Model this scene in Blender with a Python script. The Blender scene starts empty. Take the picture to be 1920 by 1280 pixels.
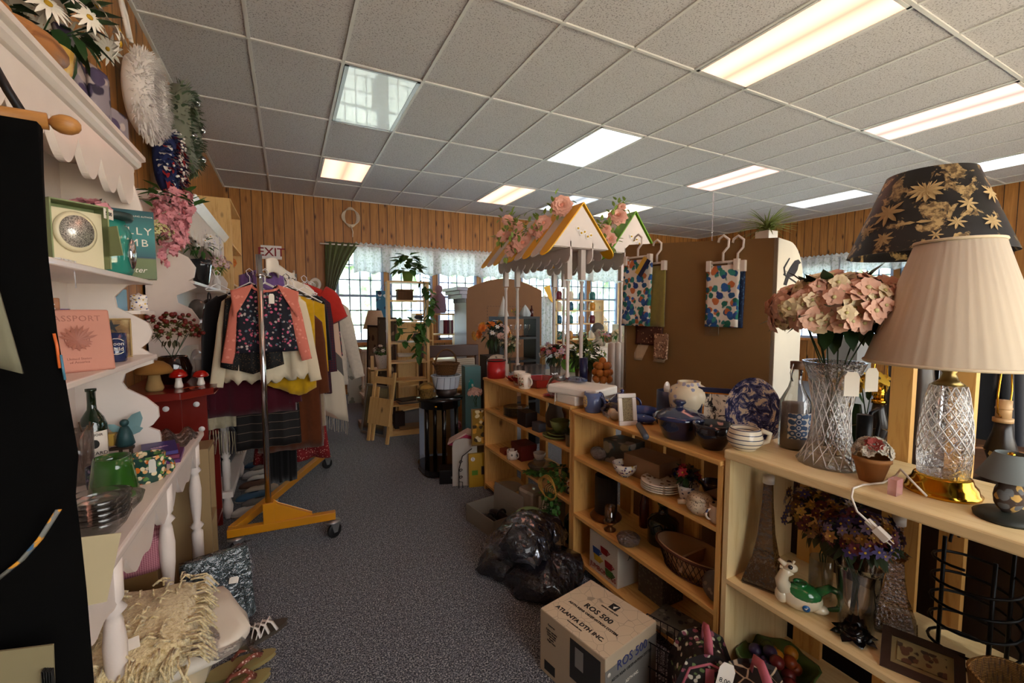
import bpy, math, random
from math import sin, cos, pi, radians
from mathutils import Vector, Matrix, Euler
random.seed(7)
RN = random.Random(11)
SC = bpy.context.scene
COL = SC.collection

# ---------------------------------------------------------------- camera
F = 815.4; YAW = .4761; PIT = -.0678; HC = 1.47
cam = bpy.data.cameras.new('camera'); camo = bpy.data.objects.new('camera', cam); COL.objects.link(camo)
cam.sensor_width = 36; cam.lens = F / 1920 * 36; cam.clip_start = .02; cam.clip_end = 200
camo.location = (0, 0, HC); camo.rotation_euler = (pi / 2 + PIT, 0, -YAW)
SC.camera = camo

# ---------------------------------------------------------------- colour management
vs = SC.view_settings
vs.view_transform = 'Standard'; vs.look = 'None'; vs.exposure = 1.25; vs.gamma = 1; vs.use_curve_mapping = False

# ---------------------------------------------------------------- sky and sun (outside the windows)
W = bpy.data.worlds.new('sky'); SC.world = W; W.use_nodes = True
nt = W.node_tree; bg = nt.nodes['Background']
st = nt.nodes.new('ShaderNodeTexSky'); st.sky_type = 'HOSEK_WILKIE'; st.turbidity = 4; st.ground_albedo = .4
st.sun_direction = (.3, -.5, .8)
mx = nt.nodes.new('ShaderNodeMixRGB'); mx.inputs[0].default_value = .75
mx.inputs[2].default_value = (.60, .78, 1, 1)
nt.links.new(st.outputs[0], mx.inputs[1]); nt.links.new(mx.outputs[0], bg.inputs[0]); bg.inputs[1].default_value = 6.0
sun = bpy.data.lights.new('sun', 'SUN'); so = bpy.data.objects.new('sun', sun); COL.objects.link(so)
sun.energy = 16; sun.angle = radians(2); so.rotation_euler = (radians(35), radians(10), 0); sun.color = (1, .95, .85)
LAMP_E = .62   # overall strength of the ceiling troffers

# ---------------------------------------------------------------- photo calibration: pixel -> point on a real plane
_cy, _sy, _cp, _sp = cos(YAW), sin(YAW), cos(PIT), sin(PIT)
_f = Vector((_sy * _cp, _cy * _cp, _sp)); _r = Vector((_cy, -_sy, 0)); _u = _r.cross(_f)
def _ray(px, py): return _f + _r * ((px - 960) / F) + _u * ((640 - py) / F)
def _ax(k, px, py, v):
    d = _ray(px, py); c = Vector((0, 0, HC)); return c + d * ((v - c[k]) / d[k])
def PX(px, py, x): return _ax(0, px, py, x)
def PY(px, py, y): return _ax(1, px, py, y)
def PZ(px, py, z): return _ax(2, px, py, z)
def mpp(p): return (Vector(p) - Vector((0, 0, HC))).dot(_f) / F     # metres per pixel at a point
def faceang(p): return math.atan2(-p[0], -p[1]) * -1                  # z turn so local -y looks at the aisle viewer

# ---------------------------------------------------------------- mesh builder
class MB:
    def __init__(s): s.v = []; s.f = []; s.sm = []; s.mi = []
    def add(s, vs_, fs, smooth=True, mi=0):
        o = len(s.v); s.v += [tuple(a) for a in vs_]
        for f in fs: s.f.append([i + o for i in f]); s.sm.append(smooth); s.mi.append(mi)
        return s
    def b(s, x0, x1, y0, y1, z0, z1, mi=0, m=None):
        vs_ = [Vector((x, y, z)) for z in (z0, z1) for y in (y0, y1) for x in (x0, x1)]
        if m is not None: vs_ = [m @ a for a in vs_]
        return s.add(vs_, [(0, 2, 3, 1), (4, 5, 7, 6), (0, 1, 5, 4), (2, 6, 7, 3), (0, 4, 6, 2), (1, 3, 7, 5)], False, mi)
    def bc(s, c, sz, rot=(0, 0, 0), mi=0):
        m = Matrix.Translation(c) @ Euler(rot).to_matrix().to_4x4(); a, b_, c_ = [t / 2 for t in sz]
        return s.b(-a, a, -b_, b_, -c_, c_, mi, m)
    def lathe(s, prof, n=24, c=(0, 0, 0), mi=0, sx=1, sy=1, wav=None, smooth=True, m=None, cap=True):
        o = []; k = len(prof)
        for (r, z) in prof:
            for j in range(n):
                a = 2 * pi * j / n; rr = r * (1 + (wav(a, z) if wav else 0))
                q = Vector((rr * cos(a) * sx, rr * sin(a) * sy, z))
                if m is not None: q = m @ q
                o.append(q + Vector(c))
        fs = [(i * n + j, i * n + (j + 1) % n, (i + 1) * n + (j + 1) % n, (i + 1) * n + j) for i in range(k - 1) for j in range(n)]
        if cap:
            if prof[0][0] > 1e-5: fs.append(tuple(range(n))[::-1])
            if prof[-1][0] > 1e-5: fs.append(tuple((k - 1) * n + j for j in range(n)))
        return s.add(o, fs, smooth, mi)
    def cyl(s, c, r, h, n=20, mi=0, r2=None): return s.lathe([(r, 0), (r2 if r2 is not None else r, h)], n, c, mi)
    def sph(s, c, r, sc=(1, 1, 1), n=14, mi=0, m=None, wav=None):
        k = max(6, n // 2); pr = [(max(1e-4, r * sin(pi * i / k)), -r * cos(pi * i / k)) for i in range(k + 1)]
        mm = Matrix.Diagonal((*sc, 1)); mm = (m @ mm) if m is not None else mm
        return s.lathe(pr, n, c, mi, m=mm, wav=wav)
    def tube(s, pts, r, n=8, mi=0, closed=False, rad=None, flat=None):
        pts = [Vector(p) for p in pts]; k = len(pts); o = []
        up = None
        for i in range(k):
            a = pts[(i - 1) % k] if closed or i else pts[0]; b_ = pts[(i + 1) % k] if closed or i < k - 1 else pts[-1]
            t = (b_ - a); t = t.normalized() if t.length > 1e-9 else Vector((0, 0, 1))
            if up is None: up = t.orthogonal().normalized()
            up = (up - t * up.dot(t)); up = up.normalized() if up.length > 1e-6 else t.orthogonal().normalized()
            sd = t.cross(up); rr = rad[i] if rad else r
            for j in range(n):
                an = 2 * pi * j / n; o.append(pts[i] + up * (rr * cos(an) * (flat or 1)) + sd * (rr * sin(an)))
        fs = [(i % k * n + j, i % k * n + (j + 1) % n, (i + 1) % k * n + (j + 1) % n, (i + 1) % k * n + j) for i in range(k if closed else k - 1) for j in range(n)]
        if not closed: fs += [tuple(range(n))[::-1], tuple((k - 1) * n + j for j in range(n))]
        return s.add(o, fs, True, mi)
    def prism(s, poly, ax, a0, a1, mi=0, smooth=False, m=None):
        n = len(poly)
        def mk(p, a):
            q = Vector((a, p[0], p[1]) if ax == 'x' else (p[0], a, p[1]) if ax == 'y' else (p[0], p[1], a))
            return m @ q if m is not None else q
        vs_ = [mk(p, a0) for p in poly] + [mk(p, a1) for p in poly]
        s.add(vs_, [tuple(range(n)), tuple(range(n, 2 * n))[::-1]] + [(i, (i + 1) % n, n + (i + 1) % n, n + i) for i in range(n)], smooth, mi)
        return s
    def sheet(s, fn, nu, nv, t=.003, mi=0, back=None):
        g = [[Vector(fn(i / nu, j / nv)) for j in range(nv + 1)] for i in range(nu + 1)]
        def nr(i, j):
            a = g[min(i + 1, nu)][j] - g[max(i - 1, 0)][j]; b_ = g[i][min(j + 1, nv)] - g[i][max(j - 1, 0)]
            c = a.cross(b_); return c.normalized() if c.length > 1e-12 else Vector((0, 0, 1))
        A = [g[i][j] for i in range(nu + 1) for j in range(nv + 1)]
        B = [g[i][j] + nr(i, j) * t for i in range(nu + 1) for j in range(nv + 1)]
        k = len(A); ix = lambda i, j: i * (nv + 1) + j
        s.add(A + B, [f for i in range(nu) for j in range(nv) for f in ((ix(i, j), ix(i, j + 1), ix(i + 1, j + 1), ix(i + 1, j)), (k + ix(i, j), k + ix(i + 1, j), k + ix(i + 1, j + 1), k + ix(i, j + 1)))]
              + [(ix(i, 0), ix(i + 1, 0), k + ix(i + 1, 0), k + ix(i, 0)) for i in range(nu)] + [(ix(i + 1, nv), ix(i, nv), k + ix(i, nv), k + ix(i + 1, nv)) for i in range(nu)]
              + [(ix(0, j + 1), ix(0, j), k + ix(0, j), k + ix(0, j + 1)) for j in range(nv)] + [(ix(nu, j), ix(nu, j + 1), k + ix(nu, j + 1), k + ix(nu, j)) for j in range(nv)], True, mi)
        return s
    def leaf(s, c, d, l, w, mi=0, bend=.25, up=None):
        c = Vector(c); d = Vector(d).normalized(); up = Vector(up) if up else Vector((0, 0, 1)); sd = d.cross(up)
        sd = sd.normalized() if sd.length > 1e-4 else Vector((1, 0, 0)); n = sd.cross(d)
        P = [c, c + d * l * .35 + sd * w * .5 + n * l * .03, c + d * l * .35 - sd * w * .5 + n * l * .03, c + d * l * .4 - n * w * .12, c + d * l * .75 + sd * w * .36 - n * l * bend * .5, c + d * l * .75 - sd * w * .36 - n * l * bend * .5, c + d * l * .78 - n * (l * bend * .5 + w * .1), c + d * l - n * l * bend]
        return s.add(P, [(0, 1, 3), (0, 3, 2), (1, 4, 6, 3), (3, 6, 5, 2), (4, 7, 6), (6, 7, 5)], True, mi)
    def each(s, name, mats, parent=None, bev=0):
        """every box of the builder as a part of its own"""
        k = len(s.v) // 8; r_ = []
        for i in range(k):
            q = MB(); q.v = s.v[8 * i:8 * i + 8]; q.f = [[j - 8 * i for j in f] for f in s.f[6 * i:6 * i + 6]]; q.sm = s.sm[6 * i:6 * i + 6]; q.mi = s.mi[6 * i:6 * i + 6]; r_.append(q.o(name, mats, parent, bev=bev))
        return r_
    def mesh(s, name, mats):
        me = bpy.data.meshes.new(name); me.from_pydata(s.v, [], s.f)
        me.polygons.foreach_set('use_smooth', s.sm); me.polygons.foreach_set('material_index', s.mi)
        for m in (mats if isinstance(mats, (list, tuple)) else [mats]): me.materials.append(m)
        me.update(); return me
    def o(s, name, mats, parent=None, loc=(0, 0, 0), rot=(0, 0, 0), bev=0, label=None, sub=0):
        me = s.mesh(name, mats); ob = bpy.data.objects.new(name, me); COL.objects.link(ob)
        ob.parent = parent; ob.location = loc; ob.rotation_euler = rot
        if bev:
            md = ob.modifiers.new('bevel', 'BEVEL'); md.width = bev; md.segments = 2; md.limit_method = 'ANGLE'
        if label: ob['label'] = label
        return ob
def T(name, label, cat, loc=(0, 0, 0), rz=0, group=None, rot=None, sc=1):
    o = bpy.data.objects.new(name, None); COL.objects.link(o); o.location = loc
    o.rotation_euler = rot if rot else (0, 0, rz); o.scale = (sc, sc, sc); o.empty_display_size = .05
    o['label'] = label; o['category'] = cat
    if group: o['group'] = group
    return o
def tag(o, label, cat, group=None):
    o['label'] = label; o['category'] = cat
    if group: o['group'] = group
    return o
def struct(o): o['kind'] = 'structure'; return o
def inst(name, me, parent=None, loc=(0, 0, 0), rot=(0, 0, 0), sc=1):
    o = bpy.data.objects.new(name, me); COL.objects.link(o); o.parent = parent; o.location = loc; o.rotation_euler = rot
    o.scale = sc if isinstance(sc, (tuple, list)) else (sc, sc, sc); return o
def dup(o, loc=None, rz=None, label=None, parent=None):
    c = o.copy(); COL.objects.link(c)
    if parent: c.parent = parent
    if loc is not None: c.location = loc
    if rz is not None: c.rotation_euler.z = rz
    if label: c['label'] = label
    for ch in [x for x in KIDS(o)]: dup(ch, parent=c)
    return c
def KIDS(o): return [x for x in COL.objects if x.parent == o]
def text(body, size, mat, parent, loc, rot, name='lettering', ext=.0006, align='CENTER', sp=1, bold=0, shear=0):
    cu = bpy.data.curves.new('t', 'FONT'); cu.body = body; cu.size = size; cu.extrude = ext; cu.align_x = align; cu.align_y = 'CENTER'; cu.space_character = sp
    cu.offset = bold; cu.shear = shear; cu.resolution_u = 2
    ob = bpy.data.objects.new('t', cu); COL.objects.link(ob)
    dg = bpy.context.evaluated_depsgraph_get(); me = bpy.data.meshes.new_from_object(ob.evaluated_get(dg)); me.materials.clear(); me.materials.append(mat)
    bpy.data.objects.remove(ob); return inst(name, me, parent, loc, rot)
def rnd(a, b): return RN.uniform(a, b)
def arc(c, r, a0, a1, n, plane='xz'):
    o = []
    for i in range(n + 1):
        a = a0 + (a1 - a0) * i / n; u, v = r * cos(a), r * sin(a)
        o.append((c[0] + u, c[1], c[2] + v) if plane == 'xz' else (c[0], c[1] + u, c[2] + v) if plane == 'yz' else (c[0] + u, c[1] + v, c[2]))
    return o

# ---------------------------------------------------------------- materials
def hexc(h):
    h = h.lstrip('#'); c = [int(h[i:i + 2], 16) / 255 for i in (0, 2, 4)]
    return tuple(x / 12.92 if x <= .04045 else ((x + .055) / 1.055) ** 2.4 for x in c) + (1,)
class N:
    def __init__(s, name):
        s.m = bpy.data.materials.new(name); s.m.use_nodes = True; s.t = s.m.node_tree; s.p = s.t.nodes['Principled BSDF']; s.out = s.t.nodes['Material Output']
    def n(s, ty, **k):
        x = s.t.nodes.new('ShaderNode' + ty)
        for a, b_ in k.items(): setattr(x, a, b_)
        return x
    def l(s, a, b_): s.t.links.new(a, b_)
    def co(s, scale=(1, 1, 1), loc=(0, 0, 0), rot=(0, 0, 0)):
        c = s.n('TexCoord'); m = s.n('Mapping'); m.inputs['Scale'].default_value = scale; m.inputs['Location'].default_value = loc; m.inputs['Rotation'].default_value = rot
        s.l(c.outputs['Object'], m.inputs[0]); return m.outputs[0]
    def noise(s, v, sc, det=3, ro=.5, dist=0):
        x = s.n('TexNoise'); x.inputs['Scale'].default_value = sc; x.inputs['Detail'].default_value = det; x.inputs['Roughness'].default_value = ro; x.inputs['Distortion'].default_value = dist
        s.l(v, x.inputs['Vector']); return x.outputs['Fac']
    def vor(s, v, sc, feat='F1', out='Distance', rnd_=1):
        x = s.n('TexVoronoi', feature=feat); x.inputs['Scale'].default_value = sc; x.inputs['Randomness'].default_value = rnd_; s.l(v, x.inputs['Vector']); return x.outputs[out]
    def wave(s, v, sc, dist=0, dr='X', det=0, prof='SIN'):
        x = s.n('TexWave', bands_direction=dr, wave_profile=prof); x.inputs['Scale'].default_value = sc; x.inputs['Distortion'].default_value = dist; x.inputs['Detail'].default_value = det; s.l(v, x.inputs['Vector']); return x.outputs['Fac']
    def math(s, op, a, b_=None, c=None):
        x = s.n('Math', operation=op)
        for i, q in enumerate((a, b_, c)):
            if q is None: continue
            if isinstance(q, (int, float)): x.inputs[i].default_value = q
            else: s.l(q, x.inputs[i])
        return x.outputs[0]
    def ramp(s, v, stops, con=False):
        x = s.n('ValToRGB'); e = x.color_ramp.elements
        if con: x.color_ramp.interpolation = 'CONSTANT'
        while len(e) < len(stops): e.new(.5)
        for i, (p, c) in enumerate(stops): e[i].position = p; e[i].color = hexc(c) if isinstance(c, str) else (*[c] * 3, 1) if isinstance(c, (int, float)) else c
        s.l(v, x.inputs[0]); return x.outputs[0]
    def mix(s, f, a, b_, bl='MIX'):
        x = s.n('MixRGB', blend_type=bl)
        for i, q in enumerate((f, a, b_)):
            if isinstance(q, (int, float)): x.inputs[i].default_value = q
            elif isinstance(q, str): x.inputs[i].default_value = hexc(q)
            elif isinstance(q, tuple): x.inputs[i].default_value = q
            else: s.l(q, x.inputs[i])
        return x.outputs[0]
    def bump(s, h, st_=.3, d=.01):
        x = s.n('Bump'); x.inputs['Strength'].default_value = st_; x.inputs['Distance'].default_value = d; s.l(h, x.inputs['Height']); s.l(x.outputs[0], s.p.inputs['Normal']); return s
    def c(s, col):
        if isinstance(col, str): s.p.inputs['Base Color'].default_value = hexc(col)
        else: s.l(col, s.p.inputs['Base Color'])
        return s
    def r(s, ro=.5, met=0, spec=.5, coat=0, tr=0, ior=1.45, sheen=0):
        i = s.p.inputs; i['Roughness'].default_value = ro; i['Metallic'].default_value = met; i['Specular IOR Level'].default_value = spec; i['Coat Weight'].default_value = coat
        i['Transmission Weight'].default_value = tr; i['IOR'].default_value = ior; i['Sheen Weight'].default_value = sheen; return s
_M = {}
def plain(col, ro=.5, met=0, coat=0, grain=0, sheen=0, name=None):
    k = ('p', col, ro, met, coat, grain, sheen)
    if k in _M: return _M[k]
    x = N(name or 'finish'); v = x.co()
    if grain: x.bump(x.noise(v, grain, 3), .25, .003)
    x.c(x.mix(x.noise(v, 9, 2), col, x.mix(.12, col, '#000000'))).r(ro, met, .5, coat, sheen=sheen); _M[k] = x.m; return x.m
def ceramic(col, name='glaze'): return plain(col, .12, 0, .5, name=name)
def wood(c1, c2, axis='z', ro=.45, sc=1, knots=True, name='wood'):
    k = ('w', c1, c2, axis, ro, sc, knots)
    if k in _M: return _M[k]
    s = {'x': (1.2, 14, 14), 'y': (14, 1.2, 14), 'z': (14, 14, 1.2)}[axis]; x = N(name)
    v = x.co(tuple(q * sc for q in s)); nz = x.noise(v, 2.2, 5, .6, 1.5)
    col = x.ramp(nz, [(.3, c2), (.5, c1), (.75, x.m and c1)])
    if knots:
        ks = {'x': (3, 6, 6), 'y': (6, 3, 6), 'z': (6, 6, 3)}[axis]
        kn = x.vor(x.co(tuple(q * sc for q in ks)), 1.0); col = x.mix(x.ramp(kn, [(.04, .85), (.13, 0)]), col, '#5a3312')
    x.c(col).r(ro).bump(nz, .12, .004); _M[k] = x.m; return x.m
def spots(base, cols, sc=30, th=.35, ro=.8, name='print', th2=None, sheen=0, rnd_=1, scl=(1, 1, 1)):
    """base colour with scattered coloured shapes"""
    x = N(name); v = x.co(scl); c = x.mix(0, base, base)
    for i, q in enumerate(cols):
        vv = x.co(scl, (i * 3.7, i * 1.9, i * 5.3)); nz = x.n('TexNoise'); nz.inputs['Scale'].default_value = sc * 1.1; x.l(vv, nz.inputs['Vector'])
        add = x.n('VectorMath', operation='MULTIPLY_ADD'); x.l(nz.outputs['Color'], add.inputs[0]); add.inputs[1].default_value = (.5 / sc,) * 3; x.l(vv, add.inputs[2])
        d = x.vor(add.outputs[0], sc, rnd_=rnd_); c = x.mix(x.ramp(d, [(th, 1), (th + .05, 0)]), c, q)
    x.c(c).r(ro, sheen=sheen); return x.m
def striped(stops, sc, dr='Z', ro=.8, dist=0, name='striped', con=True):
    x = N(name); x.c(x.ramp(x.wave(x.co(), sc, dist, dr, prof='SAW'), stops, con)).r(ro); return x.m
def checker(a, b_, c_, sc=20, ro=.85, name='plaid'):
    x = N(name); v = x.co(); w1 = x.ramp(x.wave(v, sc, 0, 'Z'), [(.4, 0), (.5, 1)]); w2 = x.ramp(x.wave(v, sc, 0, 'X'), [(.4, 0), (.5, 1)])
    x.c(x.mix(x.mix(.5, w1, w2), a, b_)).r(ro); return x.m
def glassm(col=(1, 1, 1, 1), ro=.02, name='glass', fac=.18, bump=0, bsc=60):
    """thin clear glass: lets light through, mirrors the room at grazing angles"""
    x = N(name); t = x.t; t.nodes.remove(x.p); tr = x.n('BsdfTransparent'); tr.inputs[0].default_value = col; g = x.n('BsdfGlossy'); g.inputs['Roughness'].default_value = ro
    lw = x.n('LayerWeight'); lw.inputs[0].default_value = .25; mp = x.math('MULTIPLY_ADD', lw.outputs['Fresnel'], .75, fac * .22); mp = x.math('MINIMUM', mp, .95)
    if bump:
        b_ = x.n('Bump'); b_.inputs['Strength'].default_value = bump; b_.inputs['Distance'].default_value = .01; x.l(x.noise(x.co(), bsc, 2), b_.inputs['Height']); x.l(b_.outputs[0], g.inputs['Normal']); x.l(b_.outputs[0], lw.inputs['Normal'])
    ms = x.n('MixShader'); x.l(mp, ms.inputs[0]); x.l(tr.outputs[0], ms.inputs[1]); x.l(g.outputs[0], ms.inputs[2]); x.l(ms.outputs[0], x.out.inputs[0]); return x.m
def wrapm(op=.25, name='plastic_wrap', col='#e8e8ee', bsc=35):
    """crinkled clear plastic film"""
    if op < .42: return glassm((.97, .97, .98, 1), .16, name, .1, .7, bsc)
    x = N(name); x.c(col).r(.12, 0, .8); x.p.inputs['Alpha'].default_value = op; x.bump(x.vor(x.co(), bsc, 'F1'), .9, .02)
    return x.m
def crystal(name='cut_crystal', sc=45, col=(1, 1, 1, 1)):
    x = N(name); x.c('#ffffff').r(.03, 0, .5, 0, 1, 1.5); x.p.inputs['Base Color'].default_value = col
    x.bump(x.math('MAXIMUM', x.wave(x.co((1, 1, 1), rot=(0, radians(40), 0)), sc, 0, 'X', prof='TRI'), x.wave(x.co((1, 1, 1), rot=(0, radians(-40), 0)), sc, 0, 'X', prof='TRI')), .7, .008); return x.m
def emit(col, st_, name='lit'):
    x = N(name); x.t.nodes.remove(x.p); e = x.n('Emission'); e.inputs[0].default_value = hexc(col) if isinstance(col, str) else col; e.inputs[1].default_value = st_; x.l(e.outputs[0], x.out.inputs[0]); return x.m
def cloth(col, ro=.9, sc=400, name='fabric', col2=None):
    k = ('c', col, sc, col2)
    if k in _M: return _M[k]
    x = N(name); v = x.co(); n_ = x.noise(v, sc / 10, 3); x.c(x.mix(n_, col, col2 or x.mix(.3, col, '#000000'))).r(ro, 0, .2, sheen=.3).bump(x.noise(v, sc, 2), .4, .002); _M[k] = x.m; return x.m
def woven(c1, c2, sc=60, name='wicker'):
    x = N(name); v = x.co(); a = x.wave(v, sc, .5, 'Z'); b_ = x.wave(v, sc * .6, .5, 'X'); c_ = x.wave(v, sc * .6, .5, 'Y')
    h = x.math('MULTIPLY', a, x.math('MAXIMUM', b_, c_)); x.c(x.ramp(h, [(.05, c2), (.5, c1)])).r(.6).bump(h, .8, .006); return x.m

PINE = wood('#e0b878', '#c99552', 'z', name='pine'); PINEY = wood('#e3bb7d', '#cf9c58', 'y', name='pine'); PINEX = wood('#e0b878', '#c99552', 'x', name='pine')
BCASE = wood('#d9a860', '#bd8440', 'y', name='varnished_pine'); BCASEZ = wood('#d9a860', '#bd8440', 'z', name='varnished_pine')
MAPLE = wood('#e8cf9a', '#d9bb80', 'y', .4, knots=False, name='maple_laminate'); MAPLEZ = wood('#e8cf9a', '#d9bb80', 'z', .4, knots=False, name='maple_laminate')
WHITE = plain('#efe2d8', .35, 0, .1, name='white_paint'); WHITE2 = plain('#f2efec', .5, name='white_plastic')
BLACK = plain('#0c0c0d', .45, name='black_finish'); BLKM = plain('#101012', .4, .6, name='black_iron'); CHROME = plain('#d0d0d2', .12, 1, name='chrome'); BRASS = plain('#d9a637', .13, 1, name='polished_brass')
KRAFT = plain('#7d5d33', .8, grain=30, name='kraft_board'); GLASS = glassm(); WRAP = wrapm(); GREEN = plain('#3f6a28', .55, name='leaf'); DKGREEN = plain('#22401c', .5, name='leaf'); LTGREEN = plain('#86a84a', .55, name='leaf')
PAPER = plain('#efe8da', .8, name='paper'); INK = plain('#1a1a1a', .7, name='ink'); CARD = plain('#d9c9a8', .8, name='card'); RED = plain('#a81a1c', .3, name='red_paint')
# ================================================================ THE ROOM
XL, XR, YN, YF, CZ = -.83, 9.8, -1.6, 8.2, 3.42
def planks(axis, w, name):
    x = N(name); c = x.n('TexCoord'); sp = x.n('SeparateXYZ'); x.l(c.outputs['Object'], sp.inputs[0]); a = sp.outputs['X' if axis == 'x' else 'Y']
    q = x.math('DIVIDE', a, w); fr = x.math('FRACT', q); fl = x.math('FLOOR', q); wn = x.n('TexWhiteNoise', noise_dimensions='1D'); x.l(fl, wn.inputs['W'])
    off = x.n('CombineXYZ'); x.l(x.math('MULTIPLY', wn.outputs['Value'], 40), off.inputs['Z']); av = x.n('VectorMath', operation='ADD'); x.l(c.outputs['Object'], av.inputs[0]); x.l(off.outputs[0], av.inputs[1])
    mp = x.n('Mapping'); mp.inputs['Scale'].default_value = (9, 9, .7); x.l(av.outputs[0], mp.inputs[0]); g = x.noise(mp.outputs[0], 2, 5, .6, 1.2)
    base = x.mix(x.ramp(g, [(.3, 0), (.7, 1)]), '#8f5a26', '#c08644'); base = x.mix(x.math('MULTIPLY', wn.outputs['Value'], .35), base, '#7a4a1e')
    m2 = x.n('Mapping'); m2.inputs['Scale'].default_value = (7.5, 7.5, 2.6); x.l(av.outputs[0], m2.inputs[0]); kn = x.vor(m2.outputs[0], 1.0)
    base = x.mix(x.ramp(kn, [(.06, .95), (.1, .6), (.2, 0)]), base, '#341706')
    gr = x.math('LESS_THAN', x.math('ABSOLUTE', x.math('SUBTRACT', fr, .5)), .465); x.c(x.mix(gr, '#3a2008', base)).r(.45)
    return x.bump(x.math('ADD', gr, x.math('MULTIPLY', g, .15)), .5, .008).m
PLKX = planks('x', .152, 'knotty_pine_paneling'); PLKY = planks('y', .152, 'knotty_pine_paneling')
x = N('ceiling_tile'); v = x.co(); nz = x.noise(x.co((1, 1.0, 1)), 90, 2, .6); pit = x.ramp(nz, [(.36, .0), (.44, 1)])
x.c(x.mix(pit, '#918d90', '#c6c3c6')).r(.9, 0, .2).bump(pit, .35, .004); CEIL = x.m
x = N('carpet'); v = x.co(); a = x.noise(v, 150, 2, .75); b_ = x.noise(v, 40, 3, .6); col = x.ramp(a, [(.36, '#101218'), (.46, '#434852'), (.55, '#7b818d'), (.64, '#cfcdc8')]); col = x.mix(x.ramp(b_, [(.35, .45), (.6, 0)]), col, '#26262c')
x.c(col).r(.95, 0, .1, sheen=.2).bump(a, .7, .006); CARPET = x.m
DULL = plain('#4a4038', .9, name='painted_plaster')
PINEF = wood('#b9783a', '#99602a', 'z', name='pine_trim')

m = MB().b(XL - .1, XR + .1, YN, YF + .1, -.08, 0); struct(m.o('floor', CARPET))
struct(MB().b(XL - .1, XR + .1, YN, YF + .1, CZ + .004, CZ + .1).o('ceiling', CEIL))
def slabs(name, mat, rects, axis, c0, c1):
    m = MB()
    for (a0, a1, z0, z1) in rects:
        m.b(*((a0, a1, c0, c1) if axis == 'x' else (c0, c1, a0, a1)), z0, z1)
    return struct(m.o(name, mat))
slabs('wall_left', PLKY, [(YN, YF, 0, CZ)], 'y', XL - .1, XL)
WZ0, WZ1 = .92, 2.6; NW = 7; WX0, WX1 = .72, 7.15; PW = (WX1 - WX0) / NW
posts = [(WX0 + i * PW - .05, WX0 + i * PW + .05, WZ0, WZ1) for i in range(1, NW)]
slabs('wall_back', PLKX, [(XL - .1, WX0, 0, CZ), (WX1, XR + .1, 0, CZ), (WX0, WX1, 0, WZ0), (WX0, WX1, WZ1, CZ)] + posts, 'x', YF, YF + .1)
RY0, RY1, RNW, RZ1 = 2.9, 5.75, 3, 2.42; RP = (RY1 - RY0) / RNW
slabs('wall_right', PLKY, [(YN, RY0, 0, CZ), (RY1, YF, 0, CZ), (RY0, RY1, 0, WZ0), (RY0, RY1, RZ1, CZ)] + [(RY0 + i * RP - .05, RY0 + i * RP + .05, WZ0, RZ1) for i in (1, 2)], 'y', XR, XR + .1)
VIN = plain('#93a5c6', .4, name='vinyl_frame'); n_ = 0
def window(n, axis, c, a0, a1, z0, z1):
    P = struct(T(f'window_{n}', 'white framed double hung window with muntin grid', 'window')); del P['label']; del P['category']
    P.location = ((a0 + a1) / 2, c, z0) if axis == 'x' else (c, (a0 + a1) / 2, z0); P.rotation_euler.z = 0 if axis == 'x' else -pi / 2
    w, h = (a1 - a0) / 2, z1 - z0; m = MB(); t = .05
    m.b(-w, -w + t, -.03, .05, 0, h).b(w - t, w, -.03, .05, 0, h).b(-w, w, -.03, .05, 0, t).b(-w, w, -.03, .05, h - t, h).b(-w, w, -.02, .03, h / 2 - .022, h / 2 + .022)
    m.o('window_frame', VIN, P)
    m = MB()
    for i in (1, 2, 3): xx = -w + t + (2 * w - 2 * t) * i / 4; m.b(xx - .011, xx + .011, 0, .012, t, h - t)
    for k in range(2):
        for i in (1, 2): zz = k * h / 2 + t * (1 - k) + .02 * k + (h / 2 - t) * i / 3; m.b(-w + t, w - t, 0, .012, zz - .011, zz + .011)
    m.o('muntin_grid', VIN, P); MB().b(-w + t, w - t, .014, .018, t, h - t).o('pane', PANE, P)
PANE = glassm((.96, .98, 1, 1), .01, 'window_glass', .05)
slabs('wall_front', DULL, [(XL - .1, .2, 0, CZ), (9, XR + .1, 0, CZ), (.2, 9, 0, .7), (.2, 9, 2.8, CZ)], 'x', YN - .1, YN)
_p = PANE; PANE = glassm((1, .88, .77, 1), .01, 'warm_fill_glass', .05); window(20, 'x', YN - .06, .2, 4.6, .7, 2.8); window(21, 'x', YN - .06, 4.6, 9, .7, 2.8); PANE = _p  # unseen windows added behind the camera for ambient light, glass tinted to warm it
for i in range(NW): window(i + 1, 'x', YF + .04, WX0 + i * PW + .05, WX0 + (i + 1) * PW - .05, WZ0, WZ1)
for i in range(RNW): window(NW + 1 + i, 'y', XR + .04, RY0 + i * RP + .05, RY0 + (i + 1) * RP - .05, WZ0, RZ1)
k = 1
for (x0, x1, y0, y1, z0, z1) in [(WX0 - .09, WX0, YF - .02, YF, WZ0 - .1, WZ1 + .08), (WX1, WX1 + .09, YF - .02, YF, WZ0 - .1, WZ1 + .08), (WX0, WX1, YF - .06, YF, WZ0 - .05, WZ0), (XR - .06, XR, RY0, RY1, WZ0 - .05, WZ0), (XR - .02, XR, RY1, RY1 + .09, WZ0 - .1, RZ1 + .08), (XR - .02, XR, RY0 - .09, RY0, WZ0 - .1, RZ1 + .08)]:
    struct(MB().b(x0, x1, y0, y1, z0, z1).o(f'trim_{k}', PINEF)); k += 1
struct(MB().b(XL, XR, YF - .014, YF, 0, .09).o('baseboard_back', PINEF)); struct(MB().b(XL, XL + .014, 1, YF, 0, .09).o('baseboard_left', PINEF))
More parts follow.
